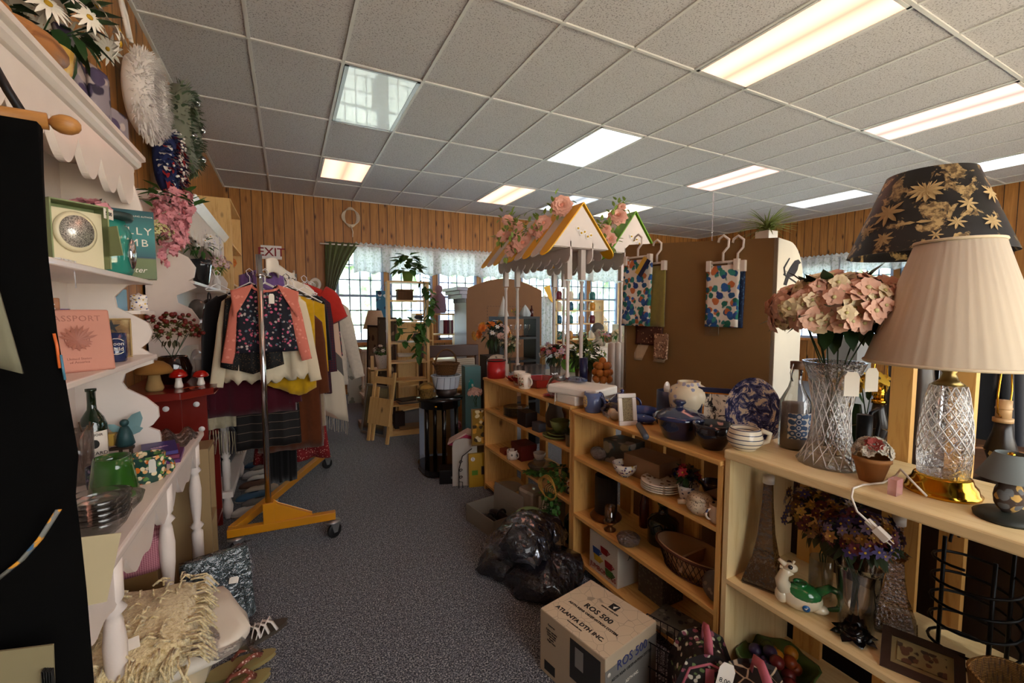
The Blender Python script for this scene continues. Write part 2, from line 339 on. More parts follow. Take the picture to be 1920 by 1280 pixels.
# suspended grid
GU, GV, GU0, GV0 = .634, 1.169, -.818, 3.745
TBAR = plain('#d4d2d0', .5, name='grid_metal'); m = MB(); zz = CZ - .001
us = [GU0 + GU * i for i in range(0, 18)]; vv = [GV0 + GV * j for j in range(-5, 4)]
for u in us: m.b(u - .012, u + .012, YN, YF, zz - .006, zz + .004)
for v_ in vv: m.b(XL, XR, v_ - .012, v_ + .012, zz - .007, zz + .004)
m.b(XL, XL + .022, YN, YF, zz - .008, zz + .004); m.b(XL, XR, YF - .022, YF, zz - .008, zz + .004); m.b(XR - .022, XR, YN, YF, zz - .008, zz + .004)
struct(m.o(f'trim_{k}', TBAR))
# troffers: (column, row, colour, strength)
def cellx(i): return GU0 + GU * i
def troff(i, j, col, st_, label, ln=1, lit=True, y0=0):
    x0, x1, ya, yb = cellx(i) + .014, cellx(i + 1) - .014, GV0 + GV * j + .014 + y0, GV0 + GV * (j + ln) - .014
    P = T('ceiling_light', label, 'ceiling light', ((x0 + x1) / 2, (ya + yb) / 2, CZ - .012), group='fluorescent troffers set in the ceiling grid')
    w, h = (x1 - x0) / 2, (yb - ya) / 2; m = MB(); t = .022
    m.b(-w, -w + t, -h, h, 0, .012).b(w - t, w, -h, h, 0, .012).b(-w, w, -h, -h + t, 0, .012).b(-w, w, h - t, h, 0, .012); m.o('frame', TBAR, P)
    q = N('acrylic_diffuser'); q.t.nodes.remove(q.p); e = q.n('Emission'); c = q.ramp(q.wave(q.co(), 1, 0, 'X'), [(0, .62), (1, 1)])
    sp = q.n('SeparateXYZ'); cc = q.n('TexCoord'); q.l(cc.outputs['Object'], sp.inputs[0]); tube_ = q.math('POWER', q.math('ABSOLUTE', q.math('COSINE', q.math('MULTIPLY', q.math('ADD', sp.outputs['X'], .0), 9.5))), 1.0)
    inv = q.math('ABSOLUTE', q.math('SINE', q.math('MULTIPLY', sp.outputs['X'], 9.5)))
    fac = q.math('MULTIPLY_ADD', inv, .55, .5); q.l(q.math('MULTIPLY', fac, st_ * LAMP_E), e.inputs[1]); e.inputs[0].default_value = hexc(col)
    q.l(e.outputs[0], q.out.inputs[0]); MB().b(-w + t, w - t, -h + t, h - t, .003, .009).o('diffuser', q.m, P, label='lit acrylic panel' if lit else 'unlit milky panel'); return P
WARM, PINK, COOL = '#ffa689', '#ffa396', '#f2fbff'
troff(6, -2, WARM, 2.6, 'large warm ceiling troffer nearest the viewer, above the lamp shades')
troff(10, -2, PINK, 2.4, 'pinkish ceiling troffer at far right above the dark floral lamp shade')
troff(10, -3, PINK, 2.4, 'warm ceiling troffer above the right side bookcase behind the viewer')
troff(6, 0, COOL, 2.6, 'cool white ceiling troffer in the middle of the ceiling')
troff(10, 0, PINK, 2.4, 'pinkish ceiling troffer right above the hanging chain')
troff(2, 2, WARM, 2.4, 'small amber ceiling panel near the back wall on the left', ln=.78)
troff(6, 2, WARM, 2.6, 'warm ceiling troffer near the back wall over the armoire')
troff(10, 2, '#fff2cc', 2.4, 'pale yellow ceiling troffer behind the hanging chain near the right corner')
troff(14, 0, '#e6f2ff', 1.6, 'faint bluish white ceiling troffer far right over the right window')
troff(14, -2, COOL, 2.6, 'bright white ceiling troffer cut off by the right edge behind the lamp shade')
troff(2, -2, WARM, 2.2, 'warm troffer over the aisle behind the viewer')
troff(2, -4, WARM, 2.2, 'warm troffer further behind the viewer in the left aisle')
troff(8, 2, '#dfe8f2', 1.0, 'dim white ceiling troffer behind the green canopy')
# the clear skylight-like milky panel (dark lamp) beside column two
P = T('ceiling_light', 'unlit milky acrylic ceiling panel in the left half of the ceiling', 'ceiling light', (cellx(2.5), GV0 + GV * .5, CZ - .012), group='fluorescent troffers set in the ceiling grid')
w, h = GU / 2 - .016, GV / 2 - .016; MB().b(-w, -w + .03, -h, h, 0, .012).b(w - .03, w, -h, h, 0, .012).b(-w, w, -h, -h + .02, 0, .012).b(-w, w, h - .02, h, 0, .012).o('frame', plain('#8b8b90', .4, .5), P)
MB().b(-w + .03, w - .03, -h + .02, h - .02, .003, .009).o('diffuser', plain('#dfe8f2', .3, coat=.3, name='milky_acrylic'), P)
# outside: trees, and ground made pale to bounce sunlight up to the ceiling
x = N('pale_bounce_ground'); x.c(x.ramp(x.noise(x.co(), 3, 4), [(.3, '#b9bfa8'), (.7, '#e4e4d8')])).r(.9); struct(MB().b(-20, 30, YF + .2, 40, -.5, -.4).o('terrain', x.m)); struct(MB().b(-20, 40, -14, YN - .2, -.2, -.1).o('terrain', x.m)); struct(MB().b(XR + .2, 40, -14, YF + .19, -.5, -.4).o('terrain', x.m))
x = N('foliage'); x.c(x.ramp(x.noise(x.co(), 2.2, 5, .7), [(.3, '#46583a'), (.46, '#8aa074'), (.54, '#dde8d0')])).r(.8); FOL = x.m
def tree(cx, cy, r, h, lab):
    P = T('tree', lab, 'tree', (cx, cy, -.4), group='trees outside the windows'); MB().cyl((0, 0, 0), .18, h).o('trunk', wood('#6b4e34', '#4a3524', 'z'), P)
    m = MB(); q = random.Random(int(cx * 10))
    for i in range(26):
        a, b2, c2 = q.uniform(0, 6.3), q.uniform(.2, 1), q.uniform(.5, 1.5); m.sph((r * b2 * cos(a) * .8, r * b2 * sin(a) * .8, h * c2 * .8), r * q.uniform(.3, .5), n=10, wav=lambda a_, z_: .12 * sin(7 * a_ + 9 * z_))
    m.o('crown', FOL, P)
for i, (a, b_) in enumerate([(-4, 16), (2, 17), (8, 16.5), (14, 17), (20, 15), (21, 8), (22, 1)]): tree(a, b_, 2.9, 5.6, 'blurred pale green tree seen through the windows')
# ================================================================ GENERIC BUILDERS
def face(p): return math.atan2(-p[0], p[1])
def bottle(lab, p, r, h, mat, neck=.3, group=None, cat='bottle', name='bottle', cap=None, labelm=None, rz=0, txt=None):
    P = T(name, lab, cat, p, rz, group); n_ = r * neck
    MB().lathe([(r * .9, 0), (r, h * .02), (r, h * .55), (r * .8, h * .64), (n_ * 1.1, h * .74), (n_, h * .8), (n_, h * .96), (n_ * 1.25, h * .965), (n_ * 1.25, h)], 24).o('glass_body', mat, P)
    if cap: MB().cyl((0, 0, h), n_ * 1.15, h * .06, 14).o('stopper', cap, P)
    if labelm: MB().sheet(lambda u, v: ((r + .0015) * cos(-pi / 2 - 1.1 + 2.2 * u), (r + .0015) * sin(-pi / 2 - 1.1 + 2.2 * u), h * (.1 + .38 * v)), 12, 1, .0006).o('label', labelm, P)
    return P
def mug(lab, p, r, h, mat, rz=0, group=None, inner=None, deco=None, handle=1, name='mug', cat='mug'):
    P = T(name, lab, cat, p, rz, group); m = MB().lathe([(r * .85, 0), (r * .95, h * .05), (r, h * .3), (r, h), (r * .92, h), (r * .9, h * .1), (.001, h * .08)], 24); m.o('cup', mat, P)
    if handle: MB().tube(arc((r * .93, 0, h * .5), h * .3, -pi / 2, pi / 2, 10), r * .13, 8).o('handle', mat, P)
    if deco: MB().sheet(lambda u, v: ((r + .001) * cos(-pi / 2 - .7 + 1.4 * u), (r + .001) * sin(-pi / 2 - .7 + 1.4 * u), h * (.2 + .6 * v)), 8, 1, .0005).o('printed_panel', deco, P)
    return P
def bowl(lab, p, r, h, mat, group=None, name='bowl', cat='bowl', foot=.5, wav=None, flare=1, sx=1, sy=1, rz=0, lip=.93):
    o = MB().lathe([(r * foot, 0), (r * foot, h * .04), (r * (foot + .25 * (1 - foot)), h * .15), (r * .88, h * .5), (r * flare, h), (r * flare * lip, h), (r * .8, h * .5), (r * foot * .9, h * .12), (.001, h * .1)], 28, sx=sx, sy=sy, wav=wav).o(name, mat, None, p, (0, 0, rz)); return tag(o, lab, cat, group)
def platem(r, t=.012): return MB().lathe([(r * .5, 0), (r * .6, t * .3), (r, t), (r * .985, t * 1.25), (r * .6, t * .6), (.001, t * .55)], 32)
def plate(lab, p, r, mat, group=None, rot=(0, 0, 0), name='plate', sx=1, t=.014): return tag(platem(r, t).o(name, mat, None, p, rot), lab, 'plate', group)
def vase(lab, p, prof, mat, group=None, name='vase', wav=None, n=28, rz=0, cat='vase'): return tag(MB().lathe(prof, n, wav=wav, cap=False).o(name, mat, None, p, (0, 0, rz)), lab, cat, group)
def bk(lab, p, w, h, t, mat, rot=(0, 0, 0), group=None, pages=PAPER, name='book', cat='book'):
    P = T(name, lab, cat, p, 0, group, rot); MB().b(-w / 2, w / 2, -t / 2, -t / 2 + .003, 0, h).b(-w / 2, w / 2, t / 2 - .003, t / 2, 0, h).b(-w / 2, -w / 2 + .003, -t / 2, t / 2, 0, h).o('cover', mat, P)
    MB().b(-w / 2 + .003, w / 2 - .004, -t / 2 + .003, t / 2 - .003, .003, h - .003).o('pages', pages, P); return P
def flowerm(n, l, w, c1, c2, layers=1, cup=.4):
    """one blossom as mesh: petals + centre"""
    m = MB()
    for k in range(layers):
        for j in range(n):
            a = 2 * pi * j / n + k * .5; e = cup + .35 * k; m.leaf((0, 0, 0), (cos(a) * cos(e), sin(a) * cos(e), sin(e)), l * (1 - .2 * k), w * (1 - .15 * k), 0, .35)
    m.sph((0, 0, l * .08), l * .18, (1, 1, .6), 8, 1); return m.mesh('blossom', [c1, c2])
def bouquet(lab, p, r, h, flowers, nf, leaves=None, nl=20, ll=.07, group=None, fs=1, flat=.8, stems=0, cat='artificial flowers', name='artificial_bouquet', low=-.2, stemr=.03, lean=(0, 0)):
    """flowers = list of blossom meshes, sphere-like head of radius r centred h above p"""
    P = T(name, lab, cat, p, 0, group); c = Vector((lean[0], lean[1], h))
    for i in range(nf):
        z = low + (1 - low) * (i + .5) / nf; a = i * 2.39996; q = math.sqrt(max(0, 1 - z * z)); d = Vector((q * cos(a), q * sin(a), z)); rr = r * rnd(.74, 1.08)
        inst('blossom', flowers[i % len(flowers)], P, c + Vector((d.x * rr, d.y * rr, d.z * rr * flat)), (d + Vector((rnd(-.5, .5), rnd(-.5, .5), rnd(-.4, .5)))).to_track_quat('Z', 'Y').to_euler(), fs * rnd(.8, 1.2))
    if nl:
        m = MB()
        for i in range(nl):
            a = rnd(0, 6.28); z = rnd(-.9, .9); q = math.sqrt(1 - z * z); d = Vector((q * cos(a), q * sin(a), z)); m.leaf(c + Vector((d.x * r * .45, d.y * r * .45, d.z * r * .45 * flat)), d + Vector((0, 0, rnd(-.3, .3))), ll * rnd(.8, 1.5), ll * .45)
        m.o('leaves', leaves or GREEN, P)
    m = MB()
    for i in range(max(4, stems)): a = rnd(0, 6.28); m.tube([(stemr * .6 * cos(a), stemr * .6 * sin(a), .01), (stemr * .4 * cos(a + 1), stemr * .4 * sin(a + 1), h * .5), (c.x + r * .6 * cos(a), c.y + r * .6 * sin(a), h)], .0022, 5)
    m.o('stems', DKGREEN, P); return P
def picframe(lab, p, w, h, fm, pm, rot=(0, 0, 0), fw=.025, t=.018, group=None, mat_=None, mw=0, name='picture_frame', cat='picture frame'):
    P = T(name, lab, cat, p, 0, group, rot); m = MB().b(-w / 2, w / 2, 0, t, 0, fw).b(-w / 2, w / 2, 0, t, h - fw, h).b(-w / 2, -w / 2 + fw, 0, t, fw, h - fw).b(w / 2 - fw, w / 2, 0, t, fw, h - fw); m.o('frame', fm, P, bev=.003)
    if mat_: MB().b(-w / 2 + fw, w / 2 - fw, t * .4, t * .6, fw, h - fw).o('mat_board', mat_, P)
    MB().b(-w / 2 + fw + mw, w / 2 - fw - mw, t * .35 if mat_ else t * .4, t * .62, fw + mw, h - fw - mw).o('picture', pm, P); return P
def cartonbox(lab, p, w, d, h, mat, rz=0, group=None, name='cardboard_box', cat='box', bev=.003): return tag(MB().b(-w / 2, w / 2, -d / 2, d / 2, 0, h).o(name, mat, None, p, (0, 0, rz), bev=bev), lab, cat, group)
def tagp(P, loc, w=.03, h=.045, rot=(0, 0, 0), txt=None, name='price_tag'):
    t = MB().prism([(-w / 2, -h), (w / 2, -h), (w / 2, -h * .18), (w * .3, 0), (-w * .3, 0), (-w / 2, -h * .18)], 'y', -.0006, .0006).o(name, PAPER, P, loc, rot)
    if txt: text(txt, w * .42, INK, t, (0, -.0009, -h * .55), (pi / 2, 0, 0), 'handwriting')
    return t
def legturn(h, r): return [(r, 0), (r, h * .28), (r * .65, h * .3), (r * 1.2, h * .33), (r * .6, h * .36), (r * .7, h * .4), (r * .95, h * .5), (r * 1.05, h * .62), (r * .8, h * .72), (r * .65, h * .745), (r * 1.2, h * .77), (r * .7, h * .8), (r, h * .82), (r, h)]
def mushroom(lab, p, h, r, capm, stemm, group=None, dots=False):
    P = T('mushroom_figurine', lab, 'figurine', p, 0, group); MB().lathe([(r * .42, 0), (r * .5, h * .1), (r * .36, h * .35), (r * .3, h * .62), (.001, h * .66)], 16).o('stem', stemm, P)
    c = MB().lathe([(r * .3, h * .58), (r * .92, h * .56), (r, h * .64), (r * .85, h * .8), (r * .5, h * .94), (.001, h)], 20).o('cap', capm, P)
    if dots:
        m = MB()
        for i in range(7): a = i * .9; m.sph((r * .66 * cos(a), r * .66 * sin(a), h * .86), r * .1, (1, 1, .4), 8)
        m.o('white_spots', WHITE2, c)
    return P
FW = lambda c, cc='#c9a02a', n=6, l=.03, w=.018, ly=1, cup=.4: flowerm(n, l, w, plain(c, .65, name='petal'), plain(cc, .7, name='pollen'), ly, cup)
YEL = FW('#e3b62a'); ORG = FW('#d8752a', ly=2); PNKF = FW('#e29aa2', '#c86f80', 6, .03, .026, 2, .6); WHTF = FW('#f0ece4'); PURF = FW('#5b4390'); REDF = FW('#9c1f2a', ly=2); PEACH = FW('#e2b39a', '#c9c08a', 5, .036, .034, 2, .15); CREAM = FW('#e8d4ac', '#b8b070', 5, .036, .034, 2, .1); PEO = flowerm(9, .04, .042, plain('#e6b09c', .7, name='petal'), plain('#d98f78', .7), 4, .1); BERRY = None

# ================================================================ LEFT WALL: first white hutch on its sideboard
H1Y0, H1Y1, HX = .95, 2.5, -.55
P = T('hutch', 'white hutch with scalloped valance and wavy side panels standing on the white sideboard', 'hutch', (XL + .005, 1.7, .83))
def L(x0, x1, y0, y1, z0, z1, m=None): return (m or MB()).b(x0 - XL - .005, x1 - XL - .005, y0 - 1.7, y1 - 1.7, z0 - .83, z1 - .83)
L(XL + .005, XL + .015, H1Y0, H1Y1, .832, 2.09).o('back_panel', WHITE, P)
prof = [(PY(a, b_, 2.5).x - XL - .005, PY(a, b_, 2.5).z - .83) for a, b_ in [(268, 392), (262, 430), (235, 455), (228, 475), (250, 492), (276, 505), (280, 528), (240, 535), (217, 556), (221, 576), (250, 590), (278, 604), (288, 622), (281, 640), (266, 652), (288, 664), (289, 680), (258, 690), (236, 700), (231, 716), (240, 728), (275, 744), (298, 762), (300, 780), (288, 795), (280, 799), (300, 806), (303, 815)]]
pp = [(0, .002), (prof[-1][0], .002)] + prof[::-1] + [(.23, 1.255), (0, 1.255)]
for yy in (H1Y1 - .018, H1Y0): MB().prism(pp, 'y', yy - 1.7, yy + .018 - 1.7).o('side_panel', WHITE, P)
for z in (1.61, 1.28): L(XL + .015, HX + .02, H1Y0 + .018, H1Y1 - .018, z - .02, z).o('shelf', WHITE, P, bev=.004)
m = MB(); n = 15; vl = []
for i in range(0, 16 * 10 + 1):
    t = i / 160; y = H1Y0 + (H1Y1 - H1Y0) * t; z = 1.965 - .055 * (abs(sin(pi * 10 * t)) ** .6 * -1 + 1) * -1 - .0
    vl.append((y - 1.7, 1.925 + .105 * (1 - abs(sin(pi * 8 * t)) ** .85) - .83))
m.prism([(H1Y0 - 1.7, 1.27)] + vl + [(H1Y1 - 1.7, 1.27)], 'x', HX - XL - .055, HX - XL - .035).o('valance', WHITE, P)
m = MB(); cpf = [(.20, 2.09), (.238, 2.09), (.238, 2.102), (.252, 2.108), (.264, 2.12), (.264, 2.136), (.28, 2.142), (.28, 2.16), (0, 2.16), (0, 2.09)]
m.prism([(a, b_ - .83) for a, b_ in cpf], 'y', H1Y0 - 1.7 - .04, H1Y1 - 1.7 + .04).o('cornice', WHITE, P)
m = MB().b(-.05, .19, 0, .24, -.015, 0).prism([(-.05, -.015), (.05, -.015), (.0, -.09), (-.05, -.13)], 'y', .06, .08); m.o('bracket_shelf', WHITE, P, (.05, H1Y1 - 1.7 + .002, 1.475 - .83))
# sideboard
SX = -.42
P = T('sideboard', 'white sideboard with scalloped apron and carved turned legs under the hutch', 'sideboard', (XL + .005, 1.7, 0))
def L(x0, x1, y0, y1, z0, z1, m=None): return (m or MB()).b(x0 - XL - .005, x1 - XL - .005, y0 - 1.7, y1 - 1.7, z0, z1)
L(XL + .005, SX, .9, 2.82, .80, .83).o('tabletop', WHITE, P, bev=.008)
vl = []
for i in range(181):
    t = i / 180; vl.append((.93 + 1.85 * t - 1.7, .665 + .1 * (1 - abs(sin(pi * 5.5 * t)) ** .45) + .012 * cos(22 * pi * t)))
MB().prism([(.93 - 1.7, .8)] + vl + [(2.78 - 1.7, .8)], 'x', SX - XL - .045, SX - XL - .027).o('scalloped_apron', WHITE, P)
WCARV = plain('#efe2d8', .4, grain=60, name='carved_white_paint')
for yy in (1.02, 1.53, 2.12, 2.72):
    MB().lathe(legturn(.665, .026), 18, (SX - XL - .04, yy - 1.7, .135)).o('leg', WCARV, P)
    MB().b(-.026, .026, -.026, .026, .0, .134).o('leg', WHITE, P, (SX - XL - .04, yy - 1.7, 0)); MB().b(0, .045, -.02, .02, 0, .8).o('leg', WHITE, P, (.0, yy - 1.7, 0))
L(XL + .06, -.34, .93, 2.1, .112, .135).o('lower_shelf', WHITE, P, bev=.004)
# things on the hutch shelves
S1, S2, TB = 1.61, 1.28, .83
def hs(px, py, x=-.62): return PX(px, py, x)
p = hs(140, 480, -.68); p.z = S1
CREAMB = plain('#e9dcb8', .4, name='cream_card'); SAGE = plain('#8c9a6c', .7, name='sage_card')
P = T('gift_box', 'cream and sage boxed compact with silver glitter disc priced 5.00 on the upper shelf', 'box', p, radians(35)); s = .15
MB().b(-.075, .075, -.015, .03, 0, .17).o('insert', CREAMB, P); MB().b(-.08, .08, .03, .034, 0, .19).b(.076, .08, -.05, .034, 0, .19).b(-.08, -.076, -.05, .034, 0, .19).b(-.08, .08, -.05, .034, .186, .19).o('box_shell', SAGE, P)
MB().prism([(-.075, 0), (.075, 0), (.05, .09), (-.05, .09)], 'x', .076, .079).o('flap', SAGE, P, (0, -.05, .04))
P.scale = (.9, .9, 1.05); P.rotation_euler.z = radians(42); P.location = (PY(138, 440, 1.87).x, 1.87, S1); g = N('silver_glitter'); g.c(g.ramp(g.noise(g.co(), 500, 2), [(.4, '#77736c'), (.6, '#f4efe6')])).r(.35, .6); d = MB().lathe([(.058, 0), (.06, .01), (.052, .016), (.001, .018)], 28).o('lid_rim', CREAMB, P, (-.005, -.016, .105), (pi / 2, 0, 0)); MB().cyl((0, 0, .017), .047, .004, 28).o('glitter_disc', g.m, d)
t_ = MB().b(-.022, .022, 0, .001, 0, .032).o('price_sticker', PAPER, P, (.085, -.04, .155), (0, 0, .5)); text('5.00', .017, INK, t_, (0, -.001, .016), (pi / 2, 0, 0))
p = hs(120, 485, -.57); p.z = S1; tag(MB().b(-.01, .01, -.05, .05, 0, .012).tube([(.012, .0, .006), (.02, 0, -.01), (.02, .005, -.07)], .0015, 5).o('price_tag_strip', wrapm(.5), None, p), 'clear plastic wrapped tag hanging over the upper shelf edge', 'tag')
p = PY(240, 520, 2.3); p.z = S1; TEAL = plain('#3f8486', .5, name='teal_cover')
x = N('book_cover'); sp = x.n('SeparateXYZ'); cc = x.n('TexCoord'); x.l(cc.outputs['Object'], sp.inputs[0]); x.c(x.ramp(sp.outputs['Z'], [(.0, '#5c6a3c'), (.085, '#6a7848'), (.088, '#1a2e56'), (.094, '#1f5a60'), (.18, '#3c8684'), (.29, '#1f4c54')], False)).r(.35)
P = bk('teal hardback novel lettered WALLY LAMB standing on the upper shelf', (PY(232, 460, 2.38).x, 2.38, S1), .205, .29, .035, x.m, (radians(-6), 0, radians(14)))
text('WALLY', .044, PAPER, P, (.01, -.0185, .20), (pi / 2, 0, 0), 'title_lettering', sp=1.25); text('LAMB', .044, PAPER, P, (.015, -.0185, .15), (pi / 2, 0, 0), 'title_lettering', sp=1.3); text("I'll take you there", .001, PAPER, P, (0, -.0185, .2), (pi / 2, 0, 0)) if 0 else None
text('water', .032, PAPER, P, (.03, -.0185, .035), (pi / 2, 0, 0), 'title_lettering', shear=.3); text('THE NEW YORK TIMES BESTSELLING AUTHOR', .0095, PAPER, P, (0, -.0185, .264), (pi / 2, 0, 0), 'small_lettering')
P = T('glass_jar', 'turquoise glass jar with a dark lid in front of the teal novel', 'jar', (PY(206, 470, 2.16).x, 2.16, S1), 0, None, None, 1.35); TQ = plain('#2f8c7c', .08, coat=.8, name='turquoise_glass')
MB().lathe([(.045, 0), (.05, .01), (.05, .115), (.038, .14), (.036, .15)], 6).o('jar_body', TQ, P); MB().lathe([(.05, .15), (.055, .158), (.052, .17), (.001, .172)], 24).o('lid', plain('#253a38', .4), P); MB().sph((.048, 0, .06), .02, (.5, 1, 2.2), 10, wav=lambda a, z: .15 * sin(9 * a)).o('bead_trim', CHROME, P)
p = (-.62, 2.4, S1); bouquet('pink blossoms with dark leaves behind the teal novel under the valance', (-.70, 2.38, S1), .07, .26, [PNKF], 14, DKGREEN, 16, .06)
# middle shelf
P = T('passport_cover', 'large pink embossed PASSPORT cover leaning on the middle shelf', 'passport cover', (-.585, 1.84, S2), 0, rot=(radians(-8), 0, radians(38)))
PK = plain('#c98a76', .5, grain=60, name='pink_leatherette'); MB().b(-.09, .09, 0, .012, 0, .2).o('cover', PK, P, bev=.006)
EMB = plain('#a86a58', .5, name='embossing'); text('PASSPORT', .026, EMB, P, (0, -.0005, .17), (pi / 2, 0, 0), 'embossed_lettering', sp=1.1)
m = MB()
for r_ in (.03, .024): m.tube([(r_ * cos(a * pi / 12), -.0006, .105 + r_ * sin(a * pi / 12)) for a in range(24)], .0012, 5, closed=True)
for k in range(9): a = pi * .1 + pi * .8 * k / 8; m.leaf((0, -.001, .1), (cos(a), 0, sin(a)), .05, .01, up=(0, 1, 0)); m.leaf((0, -.001, .1), (cos(a), 0, -abs(sin(a)) * .6), .035, .01, up=(0, 1, 0))
m.o('embossed_crest', EMB, P); text('United States\nof America', .011, EMB, P, (0, -.0005, .037), (pi / 2, 0, 0), 'embossed_lettering')
P = bottle('dark bottle or tin with orange label lettered STERS behind the passport cover', (-.70, 1.86, S2), .04, .0001, BLACK) if 0 else None
P = cartonbox('small orange and brown tin lettered STERS behind the pink passport cover', (-.71, 1.93, S2), .1, .04, .235, wood('#a5622c', '#6e3c1a', 'x', knots=False), radians(30), cat='tin', name='tin'); text('STERS', .03, PAPER, P, (.0, -.021, .205), (pi / 2, 0, 0))
bouquet('dark purple flowers with dark leaves on the middle shelf', (-.74, 1.72, S2), .07, .29, [FW('#5a1838')], 12, DKGREEN, 22, .07)
vase('cobalt blue tapered cup behind the orange tin', (-.70, 2.0, S2), [(.03, 0), (.045, .2), (.042, .2), (.03, .01)], plain('#2a2f9a', .15, coat=.5), name='cup', cat='cup')
x = N('sepia_card'); x.c(x.ramp(x.noise(x.co(), 14, 4), [(.3, '#2a1a10'), (.5, '#8f6a35'), (.7, '#c9b07a')])).r(.5); P = picframe('sepia picture panel with a black star above it on the middle shelf', (-.65, 2.36, S2), .125, .165, plain('#b89a63', .4), x.m, (radians(-7), 0, radians(12)), .006); m = MB(); st_ = [((.03 if i % 2 == 0 else .011) * sin(i * pi / 5), (.03 if i % 2 == 0 else .011) * cos(i * pi / 5)) for i in range(10)]
m.prism(st_, 'y', -.002, 0).o('star', BLACK, P, (0, .004, .13))
NAVYT = plain('#1d2b55', .15, coat=.6, name='cobalt_glaze'); P = mug('dark blue shot mug with white moon lettering in front of the sepia panel', (-.59, 2.17, S2), .036, .11, NAVYT, radians(20), handle=0); text('Moon\nChild', .02, PAPER, P, (.0, -.0385, .06), (pi / 2, 0, 0)); MB().tube(arc((0, -.038, .06), .03, .7, 5.5, 14), .0015, 5).o('crescent_moon', PAPER, P)
vase('small clear glass goblet between passport cover and blue mug', (-.585, 2.03, S2), [(.024, 0), (.024, .004), (.006, .01), (.006, .035), (.026, .055), (.03, .08), (.024, .105)], glassm((.6, .65, .7, 1), .03, 'smoked_glass', .5), name='goblet', cat='goblet')
mushroom('small red capped mushroom figurine with white stem seen through the curved side panel', (-.74, 2.63, 1.475), .115, .045, plain('#9c2418', .15, coat=.6), WHITE2)
x = spots('#efe6dc', ['#3f4f8a', '#c9a24a'], 60, .22, .2); P = T('trinket_box', 'footed white porcelain trinket box with blue and gold flowers on the bracket shelf', 'trinket box', (-.625, 2.66, 1.475), .2)
MB().lathe([(.05, 0), (.052, .006), (.044, .01), (.042, .05), (.046, .055), (.001, .056)], 4, m=Matrix.Rotation(pi / 4, 4, 'Z')).o('box_body', x, P); MB().lathe([(.046, 0), (.04, .018), (.012, .024), (.001, .03)], 4, m=Matrix.Rotation(pi / 4, 4, 'Z')).o('lid', x, P, (0, 0, .056))
tag(MB().b(-.03, .03, -.012, .012, 0, .1).o('gift_carton', plain('#3c7f9a', .3), None, (-.70, 2.66, 1.475), (0, 0, .3)), 'small blue carton between the mushroom and the trinket box', 'box')
# tabletop
GG = plain('#0f2412', .06, coat=.8, name='dark_green_glass'); P = bottle('dark green wine bottle labelled WIZARD ELIXIR on the sideboard', (-.72, 2.34, TB), .044, .33, GG, .33, labelm=PAPER, name='wine_bottle', rz=radians(20))
text('WIZARD\nELIXIR', .019, INK, P, (.0, -.0475, .06), (pi / 2, 0, 0)); text('RENOIR', .014, INK, P, (0, -.0475, .145), (pi / 2, 0, 0)); MB().sph((0, -.046, .108), .014, (1, .1, 1.3), 10).o('portrait_oval', INK, P)
P = T('glass_tumbler', 'clear glass holding sticks beside the dark wine bottle', 'glass', (-.72, 2.16, TB)); MB().lathe([(.05, 0), (.055, .2), (.052, .2), (.047, .01), (.001, .008)], 24).o('glass_body', GLASS, P)
m = MB()
for i in range(10): a = i * .7; m.tube([(.02 * cos(a), .02 * sin(a), .012), (.04 * cos(a + .5), .04 * sin(a + .5), .17), (.055 * cos(a + .9), .055 * sin(a + .9), .22)], .003, 5)
tag(m.o('twig_bundle', wood('#5b4330', '#33231a', 'z'), None, (-.72, 2.16, TB)), 'bundle of dark twigs inside the clear glass', 'twigs')
p = (-.55, 1.63, TB); OLV = plain('#2d5c1e', .12, coat=.7, name='olive_green_glaze')
P = T('pitcher', 'glossy olive green ceramic pitcher with a pouring spout on the sideboard', 'pitcher', (-.55, 1.93, TB), radians(-60)); MB().lathe([(.068, 0), (.07, .01), (.055, .11), (.05, .145), (.047, .145), (.05, .11), (.062, .01), (.001, .01)], 32, wav=lambda a, z: .2 * max(0, cos(a)) ** 12 * max(0, (z - .08) / .06)).o('body', OLV, P); MB().tube(arc((-.06, 0, .08), .035, pi / 2, 3 * pi / 2, 10), .008, 8).o('handle', OLV, P)
x = spots('#24483f', ['#d8752a', '#e8b070', '#5f8a4a', '#ead9b0'], 38, .3, .2); x2 = x; P = mug('wide teal mug painted with oranges and leaves behind the green pitcher', (-.495, 2.08, TB), .06, .10, x, radians(-10)); tagp(P, (.05, -.075, .1), .022, .05)
mug('second dark patterned mug further back, filled with trinkets', (-.615, 2.07, TB), .05, .08, spots('#22304a', ['#8a7a9a', '#4a6a5a'], 60, .3, .3), radians(100))
for i in range(5): bowl('clear glass nesting bowl in the stack behind the cream card', (-.50, 1.62, TB + .003 + i * .016), .07 - .0 * i, .05, glassm((.99, 1, 1, 1), .02, 'pressed_glass', .3), 'clear glass bowls stacked on the sideboard', 'glass_bowl', foot=.55, flare=1.05 + .015 * i)
bowl('clear glass bowl with a rim handle in front of the green pitcher', (-.50, 1.78, TB), .068, .055, glassm((.99, 1, 1, 1), .02, 'pressed_glass', .3), None, 'glass_bowl')
p = PY(185, 1020, 1.27); tag(MB().b(-.075, .05, 0, .004, 0, .145).o('card', plain('#b9ab86', .8), None, (-.425, 1.23, .832), (radians(-8), radians(14), radians(25))), 'blank beige card leaning at the near edge of the sideboard', 'card')
P = T('fairy_ornament', 'fairy figurine holding a lantern standing beside the wavy panel', 'figurine', (-.66, 2.42, TB), 0, None, None, 1.15); MB().cyl((0, 0, 0), .006, .04, 8).cyl((.03, 0, 0), .006, .04, 8).b(-.03, .04, -.01, .01, .04, .05).o('stand', plain('#3a2a1c', .6), P)
